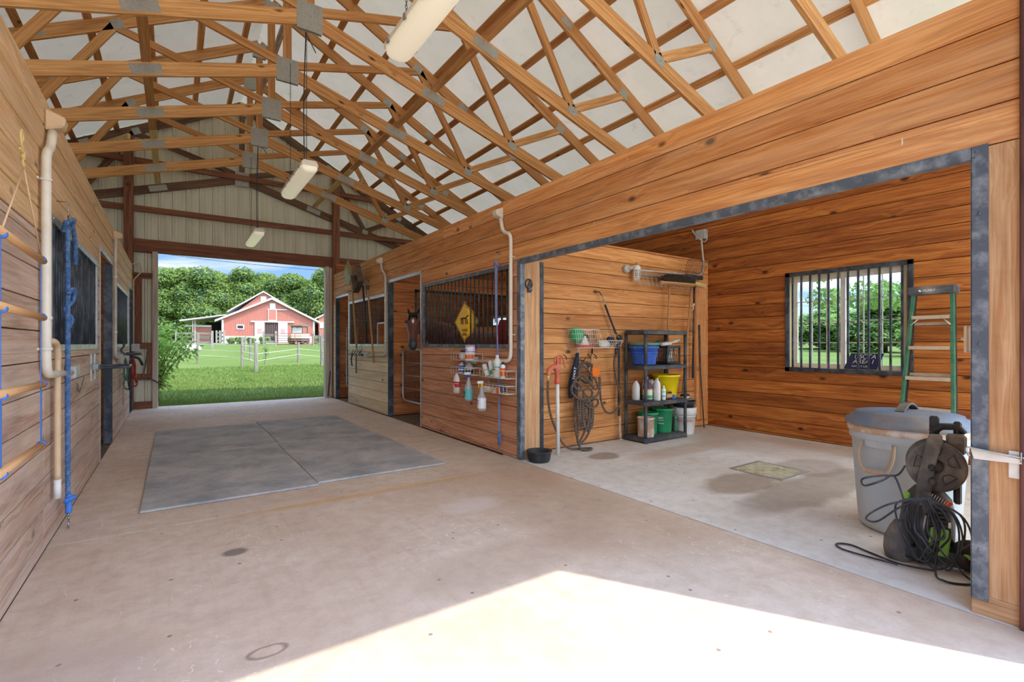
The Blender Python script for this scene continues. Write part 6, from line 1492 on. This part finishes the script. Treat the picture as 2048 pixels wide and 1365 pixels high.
    for k in range(60):
        a, b_ = random.uniform(-.03,.03), random.uniform(-.03,.03); q = Vector((4.44+a,5.47+b_,1.34)); mb.tube(spline([q, q+Vector((.03,-.10,-.08)), q+Vector((.05+a,-.13+b_,-.45)), q+Vector((.05+a*2,-.11+b_*2,-.80-random.uniform(0,.1)))],3), [.008]*9+[.002], 4, cap=False)
    part('tail', mb, 'horse_hair', t_)
    for (hx, hy, fr_) in ((4.28,5.77,0),(4.46,5.71,0),(3.70,7.05,1),(3.92,7.17,1)): part('hoof', MB().lathe([(0,-.0),(.070,0),(.060,.05),(.05,.055),(0,.055)], (hx,hy,-.005), 16), 'hoof', t_)
    mb = MB()
    for k in range(40):
        a = random.uniform(-.03,.03); q = O+A*.605+S_*a-F_*.03; mb.tube([q, q+A*random.uniform(.02,.045)+F_*random.uniform(-.01,.02)+S_*a*.4], .0007, 3, cap=False)
    part('whiskers', mb, 'tan_leather', t_)
horse()
solo('hay_blanket', MB().loft([[Vector((3.30+.05*math.cos(2*PI*j/14),4.95+.17*math.sin(2*PI*j/14)*q,z)) for j in range(14)] for z, q in ((1.0,.9),(1.2,1),(1.4,.85),(1.50,.5),(1.54,.2))]), 'bale_red', 'dark red blanket hung inside the horse stall near the bay corner', 'blanket')
# ------------------------------------------------------------------ outside: the red barn and its surroundings
TH_ = math.radians(34.66); RR = Vector((math.cos(TH_), -math.sin(TH_), 0)); FF = Vector((math.sin(TH_), math.cos(TH_), 0))
BX = -45.0   # the barn's middle lies a little right of the aisle's end
def bw(a, d, z): p = RR*a+FF*d; return Vector((p.x, p.y, z))
D = 74.0; G = 1.42
# the barn faces the stable: its own frame
F2 = (RR*(-36.3)+FF*74.0).normalized(); R2 = Vector((F2.y, -F2.x, 0)); B0 = RR*(-36.3)+FF*74.0
def bwb(a, d, z): p = B0+R2*((a+36.3)/1.1137)+F2*(d-74.0); return Vector((p.x, p.y, z))
SITE = [bwb]
ax = lambda px: (px-1024)/979*D    # metres along the facade, measured on site
def fbox(mb, a0, a1, d0, d1, z0, z1, mi=0):
    vs = [SITE[0](a, d, z) for z in (z0, z1) for a, d in ((a0,d0),(a1,d0),(a1,d1),(a0,d1))]
    return mb.add(vs, [(3,2,1,0),(4,5,6,7),(0,1,5,4),(1,2,6,5),(2,3,7,6),(3,0,4,7)], None, mi)
def gable(mb, pts, d0, d1, mi=0): return mb.prism([SITE[0](a, d0, z) for a, z in pts], F2*(d1-d0), mi)
aL, aR, aP = -43.6, -29.6, -36.3; ze, zp = G+3.45, G+6.55
bn = thing('barn', 'red gabled barn with white trim seen through the far doorway', 'barn', tuple(bw(aP, D, G)))
part('wall', gable(MB(), [(aL,G),(aR,G),(aR,ze),(aP,zp),(aL,ze)], D, D+16), 'barn_red', bn)
mb = MB()
for k in range(48): a = aL+.2+k*.29; zt = ze+(zp-ze)*(1-abs(a-aP)/((aP-aL) if a < aP else (aR-aP))); fbox(mb, a-.02, a+.02, D-.04, D, G+.8, zt-.1)
part('battens', mb, 'barn_red', bn)
part('white_base', fbox(fbox(MB(), aL, aP-1.15, D-.06, D-.0, G-.3, G+.95), aP+3.2, aR, D-.06, D, G-.3, G+.95), 'barn_white', bn)
def strip(p, q, w_, d0, d1): 
    (a0, z0), (a1, z1) = p, q; return gable(MB(), [(a0,z0),(a1,z1),(a1,z1-w_),(a0,z0-w_)], d0, d1)
sl_ = (zp-ze)/(aP-aL); sr_ = (zp-ze)/(aR-aP)
part('roof', strip((aL-.9, ze-.9*sl_+.22), (aP, zp+.22), .14, D-.45, D+16.3), 'roof_pale', bn); part('roof', strip((aP, zp+.22), (aR+.8, ze-.8*sr_+.22), .14, D-.45, D+16.3), 'roof_pale', bn)
part('bargeboard', strip((aL-.9, ze-.9*sl_+.22), (aP, zp+.22), .28, D-.55, D-.46), 'barn_white', bn); part('bargeboard', strip((aP, zp+.22), (aR+.8, ze-.8*sr_+.22), .28, D-.55, D-.46), 'barn_white', bn)
for a in (aL, aR-.28): part('corner_board', fbox(MB(), a, a+.28, D-.08, D-.0, G, ze-.1), 'barn_white', bn)
part('door_track', fbox(MB(), aP-3.1, aP+3.4, D-.25, D-.1, G+3.05, G+3.25), 'barn_white', bn)
for a0, nm in ((aP-2.55, 'l'), (aP+.95, 'r')):
    d_ = part('sliding_door', fbox(MB(), a0, a0+1.45, D-.2, D-.09, G, G+3.05), 'barn_white', bn)
    mb = MB()
    for i in range(3):
        for j in range(3): fbox(mb, a0+.42+.21*i, a0+.58+.21*i, D-.215, D-.2, G+1.35+.26*j, G+1.56+.26*j)
    part('panes', mb, 'barn_red', d_)
part('doorway', fbox(MB(), aP-1.1, aP+.95, D-.03, D-.0, G, G+3.05), 'barn_dark', bn)
w1 = part('window', fbox(MB(), aP-5.2, aP-4.1, D-.09, D-.0, G+1.95, G+2.65), 'barn_white', bn); part('pane', fbox(MB(), aP-5.05, aP-4.25, D-.1, D-.09, G+2.08, G+2.52), 'barn_dark', w1)
part('loft_door', fbox(MB(), aP-.55, aP+.65, D-.14, D-.04, G+3.4, G+5.0), 'barn_red', bn); mb = MB()
for b_ in ((aP-.6,aP-.5,G+3.35,G+5.0),(aP+.62,aP+.74,G+3.35,G+5.0),(aP-.6,aP+.7,G+3.3,G+3.4),(aP-.6,aP+2.3,G+4.95,G+5.08)): fbox(mb, b_[0], b_[1], D-.18, D-.1, b_[2], b_[3])
part('loft_door_trim', mb, 'barn_white', bn); part('loft_window', fbox(MB(), aP-.3, aP+.55, D-.1, D-.04, G+5.08, G+5.95), 'barn_white', bn)
# taller rear gable
a2, z2 = aP-1.35, G+8.1
part('rear_gable', gable(MB(), [(aL+3,G+3),(aP+5,G+3),(aP+2.1,G+5.9),(a2,z2),(aL+1.9,G+5.0)], D+6, D+18), 'barn_red', bn)
part('rear_roof', strip((a2-5.6, z2-3.15), (a2, z2+.2), .2, D+5.4, D+18), 'barn_white', bn); part('rear_roof', strip((a2, z2+.2), (a2+4.3, z2-2.2), .2, D+5.4, D+18), 'barn_white', bn)
part('rear_window', fbox(MB(), a2-.45, a2+.45, D+5.9, D+5.98, z2-1.55, z2-.65), 'barn_white', bn)
# lean-to on the left
part('lean_to_roof', gable(MB(), [(aL-5.6,G+3.0),(aL+.6,G+3.95),(aL+.6,G+4.1),(aL-5.6,G+3.18)], D-.6, D+9), 'roof_pale', bn)
for a in (aL-4.0, aL-3.7): part('lean_to_post', fbox(MB(), a, a+.16, D-.2, D-.04, G, G+3.25), 'fence_wood', bn)
part('lean_to_wall', fbox(MB(), aL-4.2, aL-1.6, D+2, D+2.2, G, G+2.3), 'barn_red', bn); part('lean_to_beam', fbox(MB(), aL-5.2, aL-1.6, D+1.7, D+2.3, G+2.3, G+2.55), 'barn_white', bn)
part('lean_to_wall', fbox(MB(), aL-3, aL, D+7, D+7.2, G, G+3.2), 'barn_dark', bn)
sh = thing('shed', 'second red shed at the right edge of the far doorway', 'shed', tuple(bw(aR+3, D+4, G)))
part('wall', gable(MB(), [(aR+1.0,G-.2),(aR+9,G-.2),(aR+9,G+4),(aR+5,G+6.2),(aR+1.0,G+4.1)], D+4, D+12), 'barn_red', sh); part('roof', strip((aR+.3, G+3.95), (aR+5, G+6.4), .2, D+3.6, D+12), 'barn_white', sh)
part('white_base', fbox(MB(), aR+1.0, aR+9, D+3.95, D+4, G-.2, G+.5), 'barn_white', sh); part('window', fbox(MB(), aR+1.2, aR+1.9, D+3.93, D+4, G+2.4, G+3.4), 'cart_tan', sh)
SITE[0] = bw
# gravel yard in front of the barn
mb = MB().add([tuple(bw(a,d,z)) for a,d,z in ((-44,D-9,gz(*bw(-44,D-9,0)[:2])+.05),(-20,D-9,gz(*bw(-20,D-9,0)[:2])+.05),(-20,D+8,G+.03),(-48,D+8,G+.03))], [(0,1,2,3)])
struct('yard_gravel', mb, 'rock')
def gpt(px, d): a = (px-1024)/979*d; p = bw(a, d, 0); return Vector((p.x, p.y, gz(p.x, p.y)))
def post(px, d, h, w_=.13, mat='fence_wood', label='', name='fence_post', lean=0):
    p = gpt(px, d); return solo(name, MB().beam(p-Vector((0,0,.1)), p+Vector((lean,0,h)), w_, w_*.9, (0,1,0)), mat, label, 'post', 'wire fence posts', .01)
post(512, 19.3, 1.18, .14, label='thick grey fence post nearest the doorway, right of centre')
post(484.5, 22.0, 1.35, .12, label='grey fence post with dark insulators left of the thickest one')
post(501, 27.0, 1.20, .12, label='shorter weathered post between the two middle posts')
post(395, 24.5, 1.22, .12, label='grey fence post at the left side of the meadow')
post(597, 25.5, 1.05, .12, label='slim light fence post on the right side of the meadow')
post(643.5, 22.5, 1.40, .12, 'fence_wood', label='tall mottled post beside the right jamb of the doorway')
post(491, 40, 1.25, .13, label='small distant post left of the barn door')
def wires(P, label, hs=(.55,.85,1.1), r=.008, mat='off_white', nm='fence_wire'):
    mb = MB()
    for h in hs:
        mb.tube([p+Vector((0,0,h)) for p in P], r, 4)
    return solo(nm, mb, mat, label, 'fence wire')
wires([gpt(320,25), gpt(395,24.5), gpt(484.5,22), gpt(512,19.35)], 'pale wires of the meadow fence left of the middle posts', (.42,.70,.98))
wires([gpt(512,19.35), gpt(597,25.5), gpt(643.5,22.5), gpt(700,21)], 'pale wires of the meadow fence right of the middle posts', (.42,.70))
def board_fence(pxs, d, label, zs=(.45,.95), mat='fence_wood', h=1.35):
    P = [gpt(px, d) for px in pxs]; t_ = thing('board_fence', label, 'fence', tuple(P[0]))
    for p in P: part('post', MB().beam(p-Vector((0,0,.1)), p+Vector((0,0,h)), .2, .2, (0,1,0)), mat, t_)
    for z in zs: part('rail', MB().beam(P[0]+Vector((0,0,z)), P[-1]+Vector((0,0,z)), .24, .06, (0,0,1)), mat, t_)
board_fence((352, 390, 425), 58, 'weathered board fence in front of the lean-to', (.4,1.0,1.45), h=1.75)
board_fence((396.5, 424.5), 46, 'short pair of tan posts with grey rails, left of the barn', (.55,1.1), h=1.55)
board_fence((433, 440, 448), 62, 'small pen fence at the left corner of the barn', (.5,1.0,1.5), h=1.8)
board_fence((527, 552), 55, 'white rail fence across the dark barn door', (.5,1.25), h=1.7)
board_fence((626, 640, 652), 55, 'post and rails at the right end of the red gate', (.5,1.1), h=1.7)
p0, p1 = gpt(554.5, 50), gpt(625, 50); gt = thing('field_gate', 'red tubular field gate in front of the parked cart', 'gate', tuple(p0))
u_ = (p1-p0); part('frame', MB().tube(spline([p0+Vector((0,0,.25)), p0+Vector((0,0,1.2)), p0+u_*.03+Vector((0,0,1.42)), p0+u_*.97+Vector((0,0,1.42)), p1+Vector((0,0,1.2)), p1+Vector((0,0,.25))],4), .035, 6), 'gate_red', gt)
for z in (.28,.5,.72,.95,1.18): part('rail', MB().tube([p0+Vector((0,0,z)), p1+Vector((0,0,z))], .028, 6), 'gate_red', gt)
for q in (.5,): part('brace', MB().tube([p0+u_*q+Vector((0,0,.25)), p0+u_*q+Vector((0,0,1.42))], .03, 6), 'gate_red', gt)
# cart
c0 = gpt(593, 64); a_ = (593-1024)/979*64; ct = thing('utility_cart', 'canopied utility cart parked by the right barn door', 'cart', tuple(c0)); g0 = c0.z
part('body', fbox(MB(), a_-.75, a_+.75, 64, 66.4, g0+.75, g0+1.45), 'cart_tan', ct, .05); part('chassis', fbox(MB(), a_-.7, a_+.7, 63.9, 66.5, g0+.4, g0+.75), 'cart_green', ct)
part('roof', fbox(MB(), a_-.75, a_+.75, 63.9, 66, g0+2.25, g0+2.5), 'cart_green', ct, .08)
for s in (-1,1):
    part('roof_post', fbox(fbox(MB(), a_+s*.68-.04, a_+s*.68+.04, 64.2, 64.3, g0+1.4, g0+2.3), a_+s*.68-.04, a_+s*.68+.04, 65.7, 65.8, g0+1.4, g0+2.3), 'cart_green', ct)
    for d in (64.4, 66.0):
        part('wheel', MB().lathe([(0,-.12),(.30,-.12),(.36,-.06),(.36,.06),(.30,.12),(0,.12)], bw(a_+s*.62,d,g0+.36), 18, M=Matrix((FF,Vector((0,0,1)),RR)).transposed()), 'black_rubber', ct)
part('windscreen', fbox(MB(), a_-.6, a_+.6, 64.1, 64.14, g0+1.5, g0+2.1), 'roof_pale', ct)
for k, (px, d, r) in enumerate(((386, 40, .5), (374, 39, .42), (392, 41, .3))):
    p = gpt(px, d); solo('boulder', MB().ball(p+Vector((0,0,r*.45)), (r*1.2,r,r*.7), 10), 'rock', ('largest pale boulder', 'left pale boulder', 'small pale boulder')[k]+' at the left fence by the shrub', 'rock')
pw = gpt(330, 46); solo('grey_hut', MB().box(pw.x-7.6, pw.x-2.2, pw.y, pw.y+3, pw.z, pw.z+3.1), 'fence_wood', 'pale hut edge behind the shrub at the left jamb', 'hut')
solo('power_line', MB().tube(spline([bw(-60,60,15.3), bw(-40,61,12.0), bw(-20,62,10.2)],10), .035, 5), 'black_iron', 'dark power line crossing the sky over the trees', 'cable')

# ------------------------------------------------------------------ trees
def leafcloud(blobs, n, size, seed, droop=0, uvm=1.0):
    rnd = random.Random(seed); V = []; Fc = []; UV = []
    wts = [b[1][0]*b[1][1]+b[1][1]*b[1][2] for b in blobs]; tot = sum(wts)
    for (c, r), w_ in zip(blobs, wts):
        for k in range(int(n*w_/tot)):
            d = Vector((rnd.gauss(0,1), rnd.gauss(0,1), rnd.gauss(0,1))).normalized(); q = rnd.uniform(.80,1.06) if rnd.random() < .8 else rnd.uniform(.4,.8)
            p = Vector((c[0]+d.x*r[0]*q, c[1]+d.y*r[1]*q, c[2]+d.z*r[2]*q)); nn = (d+Vector((rnd.gauss(0,.7), rnd.gauss(0,.7), rnd.gauss(0,.7)+.5))).normalized()
            u_ = nn.orthogonal().normalized(); a = rnd.uniform(0, 2*PI); v_ = nn.cross(u_); u2 = u_*math.cos(a)+v_*math.sin(a); v2 = nn.cross(u2); s = size*rnd.uniform(.6,1.3)
            o = len(V); V += [p-u2*s, p+v2*s*.45, p+u2*s, p-v2*s*.45]; Fc.append((o,o+1,o+2,o+3)); q2 = (rnd.random(), rnd.random()); UV.append([q2]*4)
    mb = MB(); mb.add(V, Fc, UV, 0, False); return mb
def tree_mesh(seed, h, w_, nleaf, size):
    rnd = random.Random(seed); blobs = []
    for k in range(26):
        z = rnd.uniform(.18, .95)*h; rad = w_*.5*math.sin(PI*min(.97, (z/h)*.78+.18))**.7; a = rnd.uniform(0, 2*PI); q = rnd.uniform(.35,.8)
        r = w_*rnd.uniform(.16,.26); blobs.append(((rad*q*math.cos(a), rad*q*math.sin(a), z), (r, r, r*.72)))
    blobs.append(((0,0,h*.55), (w_*.33, w_*.33, h*.36)))
    return leafcloud(blobs, nleaf, size, seed), blobs
TREES = []
for k in range(3):
    mbl, bl = tree_mesh(11+k, 14.5, 11, 26000, .26)
    t_ = thing('tree', '', 'tree', (0,0,0), local=True, group='broadleaf trees behind the barn')
    part('crown', mbl, 'leaf_tree', t_, local=True)
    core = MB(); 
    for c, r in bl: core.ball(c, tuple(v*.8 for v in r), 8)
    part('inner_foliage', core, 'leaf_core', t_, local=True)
    tk = MB().tube([(0,0,-.5),(0.1,0,3),(0,.1,7),(.1,0,11)], [.45,.35,.25,.1], 8)
    for j in range(5): a = j*1.3; tk.tube([(0,0,4+j), (math.cos(a)*1.6, math.sin(a)*1.6, 5.6+j), (math.cos(a)*3, math.sin(a)*3, 7+j)], [.16,.1,.05], 6)
    part('trunk', tk, 'bark', t_, local=True); TREES.append(t_)
spots = [(318,96,1.0,'tree rising just right of the left door jamb'),(362,100,1.06,'tall tree left of the barn, second from the left jamb'),(405,97,1.02,'broad tree above the lean-to roof'),(446,104,1.0,'tree behind the left slope of the barn roof'),
         (492,106,1.10,'tallest tree, above the barn peak on its left'),(535,110,1.06,'tree directly behind the barn ridge'),(572,103,.98,'tree above the right slope of the barn roof'),(612,102,.92,'tree behind the right eave of the barn'),(652,98,1.04,'tree at the right door jamb'),
         (270,98,1.0,'tree past the left jamb of the far doorway, outermost left'),(700,100,1.0,'tree past the right jamb of the far doorway, outermost right'),
         (215,96,1.02,'tree left of the doorway view, beyond the jamb'),(150,92,.98,'tree well left of the doorway view'),(80,88,1.0,'tree farthest left in the row behind the barn')]
for k, (px, d, s, lab) in enumerate(spots):
    o = TREES[k % 3] if k < 3 else dup(TREES[k % 3], (0,0,0))
    p = gpt(px, d); o.location = (p.x, p.y, p.z-1.2); o.rotation_euler = (0,0,k*1.1); o.scale = (s, s, s); o['label'] = 'green leafy '+lab
mbl, bl = tree_mesh(19, 14.5, 11, 22000, .26)
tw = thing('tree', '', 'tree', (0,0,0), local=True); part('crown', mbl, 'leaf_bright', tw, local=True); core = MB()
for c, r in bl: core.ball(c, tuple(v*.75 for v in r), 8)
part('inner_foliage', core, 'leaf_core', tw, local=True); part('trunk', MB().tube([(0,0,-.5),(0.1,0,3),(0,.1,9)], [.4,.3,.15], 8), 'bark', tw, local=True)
# low hedge of foliage under the tree line
for k, (x, y, s, lab) in enumerate(((46,15,.62,'green tree beyond the bay window, leftmost pane'),(50,21,.60,'green tree beyond the bay window behind the first'),(40,9.5,.5,'tree beyond the middle of the bay window'),(52,3,.62,'tree beyond the right part of the bay window'),(44,-3,.6,'tree far right beyond the bay window'),(58,12,.62,'distant tree in the middle of the bay window view'),(60,30,.7,'distant tree left of the bay window view'))):
    o = tw if k == 0 else dup(tw, (0,0,0))
    o.location = (x, y, .2); o.scale = (s,s,s*.5); o.rotation_euler = (0,0,k*2.0); o['label'] = lab; o['group'] = 'trees beyond the bay window'
# nearer branchy tree by the window
rnd = random.Random(3); bl = [((rnd.uniform(-1.5,1.5), rnd.uniform(-1.5,3.6), rnd.uniform(2.3,6.0)), (.6,.6,.35)) for k in range(26)]
nt = thing('tree', 'near tree whose leafy branches hang outside the right window sash', 'tree', (15.5, 3.3, -.05))
mbl = leafcloud(bl, 7000, .10, 5); mbl.v = [(p[0]+15.5, p[1]+3.3, p[2]) for p in mbl.v]; part('crown', mbl, 'leaf_bright', nt)
tk = MB().tube([(15.5,3.3,-.1),(15.6,3.2,2),(15.5,3.3,4.5)], [.22,.18,.08], 8)
for (c, r) in bl[::3]: tk.tube([(15.55,3.25,2.4), (15.5+c[0]*.5, 3.3+c[1]*.5, (2.4+c[2])/2+.3), (15.5+c[0], 3.3+c[1], c[2])], [.07,.045,.02], 5)
part('trunk', tk, 'bark', nt)
# leafy shrub at the left jamb
def shrub(x, y, z, h, nst, label, seed, lw=.075, spread=.8, mat='leaf_shrub', xb=1.0, nl=9):
    rnd = random.Random(seed); t_ = thing('shrub', label, 'shrub', (x,y,z)); st = MB(); V=[];Fc=[];UV=[]
    for k in range(nst):
        a = rnd.uniform(0, 2*PI); sx = math.cos(a)*spread*rnd.uniform(.3,1)*xb+spread*.35*xb; sy = math.sin(a)*spread*rnd.uniform(.3,1)
        hh = h*rnd.uniform(.6,1); pts = spline([(x+rnd.uniform(-.08,.08),y+rnd.uniform(-.08,.08),z),(x+sx*.3,y+sy*.3,z+hh*.5),(x+sx*.8,y+sy*.8,z+hh*.9),(x+sx*1.15,y+sy*1.1,z+hh)],8)
        st.tube(pts, [.016-.013*i/len(pts) for i in range(len(pts))], 5)
        for i, p in enumerate(pts[5:]):
            for q in range(nl):
                d = Vector((rnd.gauss(0,1),rnd.gauss(0,1),rnd.gauss(0,.7))).normalized(); b0 = Vector(p)+d*rnd.uniform(.02,.16); tip = b0+(d+Vector((0,0,-.35))).normalized()*lw*rnd.uniform(.9,1.7); sd = (tip-b0).cross(Vector((rnd.gauss(0,1),rnd.gauss(0,1),1))).normalized()*lw*.32; mid = b0.lerp(tip,.45)
                o = len(V); V += [b0, mid+sd, tip, mid-sd]; Fc.append((o,o+1,o+2,o+3)); q2 = (rnd.random(), rnd.random()); UV.append([q2]*4)
    part('stems', st, 'bark', t_); mb = MB(); mb.add(V, Fc, UV, 0, False); part('foliage', mb, mat, t_); return t_
shrub(-.34, 13.3, -.03, 1.75, 15, 'bright green leafy shrub growing by the left door jamb', 21, .085, .55, nl=4)
shrub(-.75, 14.6, -.03, 1.7, 12, 'second leafy shrub behind the first at the left jamb', 22, .09, .6, nl=5)
lp = gpt(531, 24); shrub(lp.x, lp.y, lp.z, .9, 2, 'thin bare-stemmed sapling near the middle fence posts', 30, .05, .08, 'leaf_pale')
for k, px in enumerate((463, 478, 500, 525, 583, 602, 632)):
    p = gpt(px, 66); p.z = gz(p.x, p.y); shrub(p.x, p.y, p.z, .8, 5, ('pale bush under the barn window','pale bush left of the barn door','pale bush in front of the white barn base','small bush beside the dark barn door','bush under the cart','low bush right of the cart','low bush at the right barn corner')[k], 40+k, .22, .6, 'leaf_pale')
# short grass near the doorway
rnd = random.Random(9); V=[];Fc=[];UV=[]
for k in range(42000):
    d = 12.02+(rnd.random()**1.8)*13; x = rnd.uniform(-1.2-(d-12)*.35, 4.0+(d-12)*.2); y = d
    z = gz(x, y); a = rnd.uniform(0, PI); hh = rnd.uniform(.025,.07)*(1+(d-12)*.04); w_ = .004+.0009*(d-12); l = Vector((rnd.gauss(0,.02), rnd.gauss(0,.02), hh)); b0 = Vector((x,y,z)); s_ = Vector((math.cos(a),math.sin(a),0))*w_
    o = len(V); V += [b0-s_, b0+s_, b0+l]; Fc.append((o,o+1,o+2)); q2 = (rnd.random(), rnd.random()); UV.append([q2]*3)
mb = MB(); mb.add(V, Fc, UV, 0, False); o = part('grass', mb, 'grass_blade'); o['kind'] = 'stuff'; o['label'] = 'short green lawn grass beyond the far doorway'; o['category'] = 'grass'
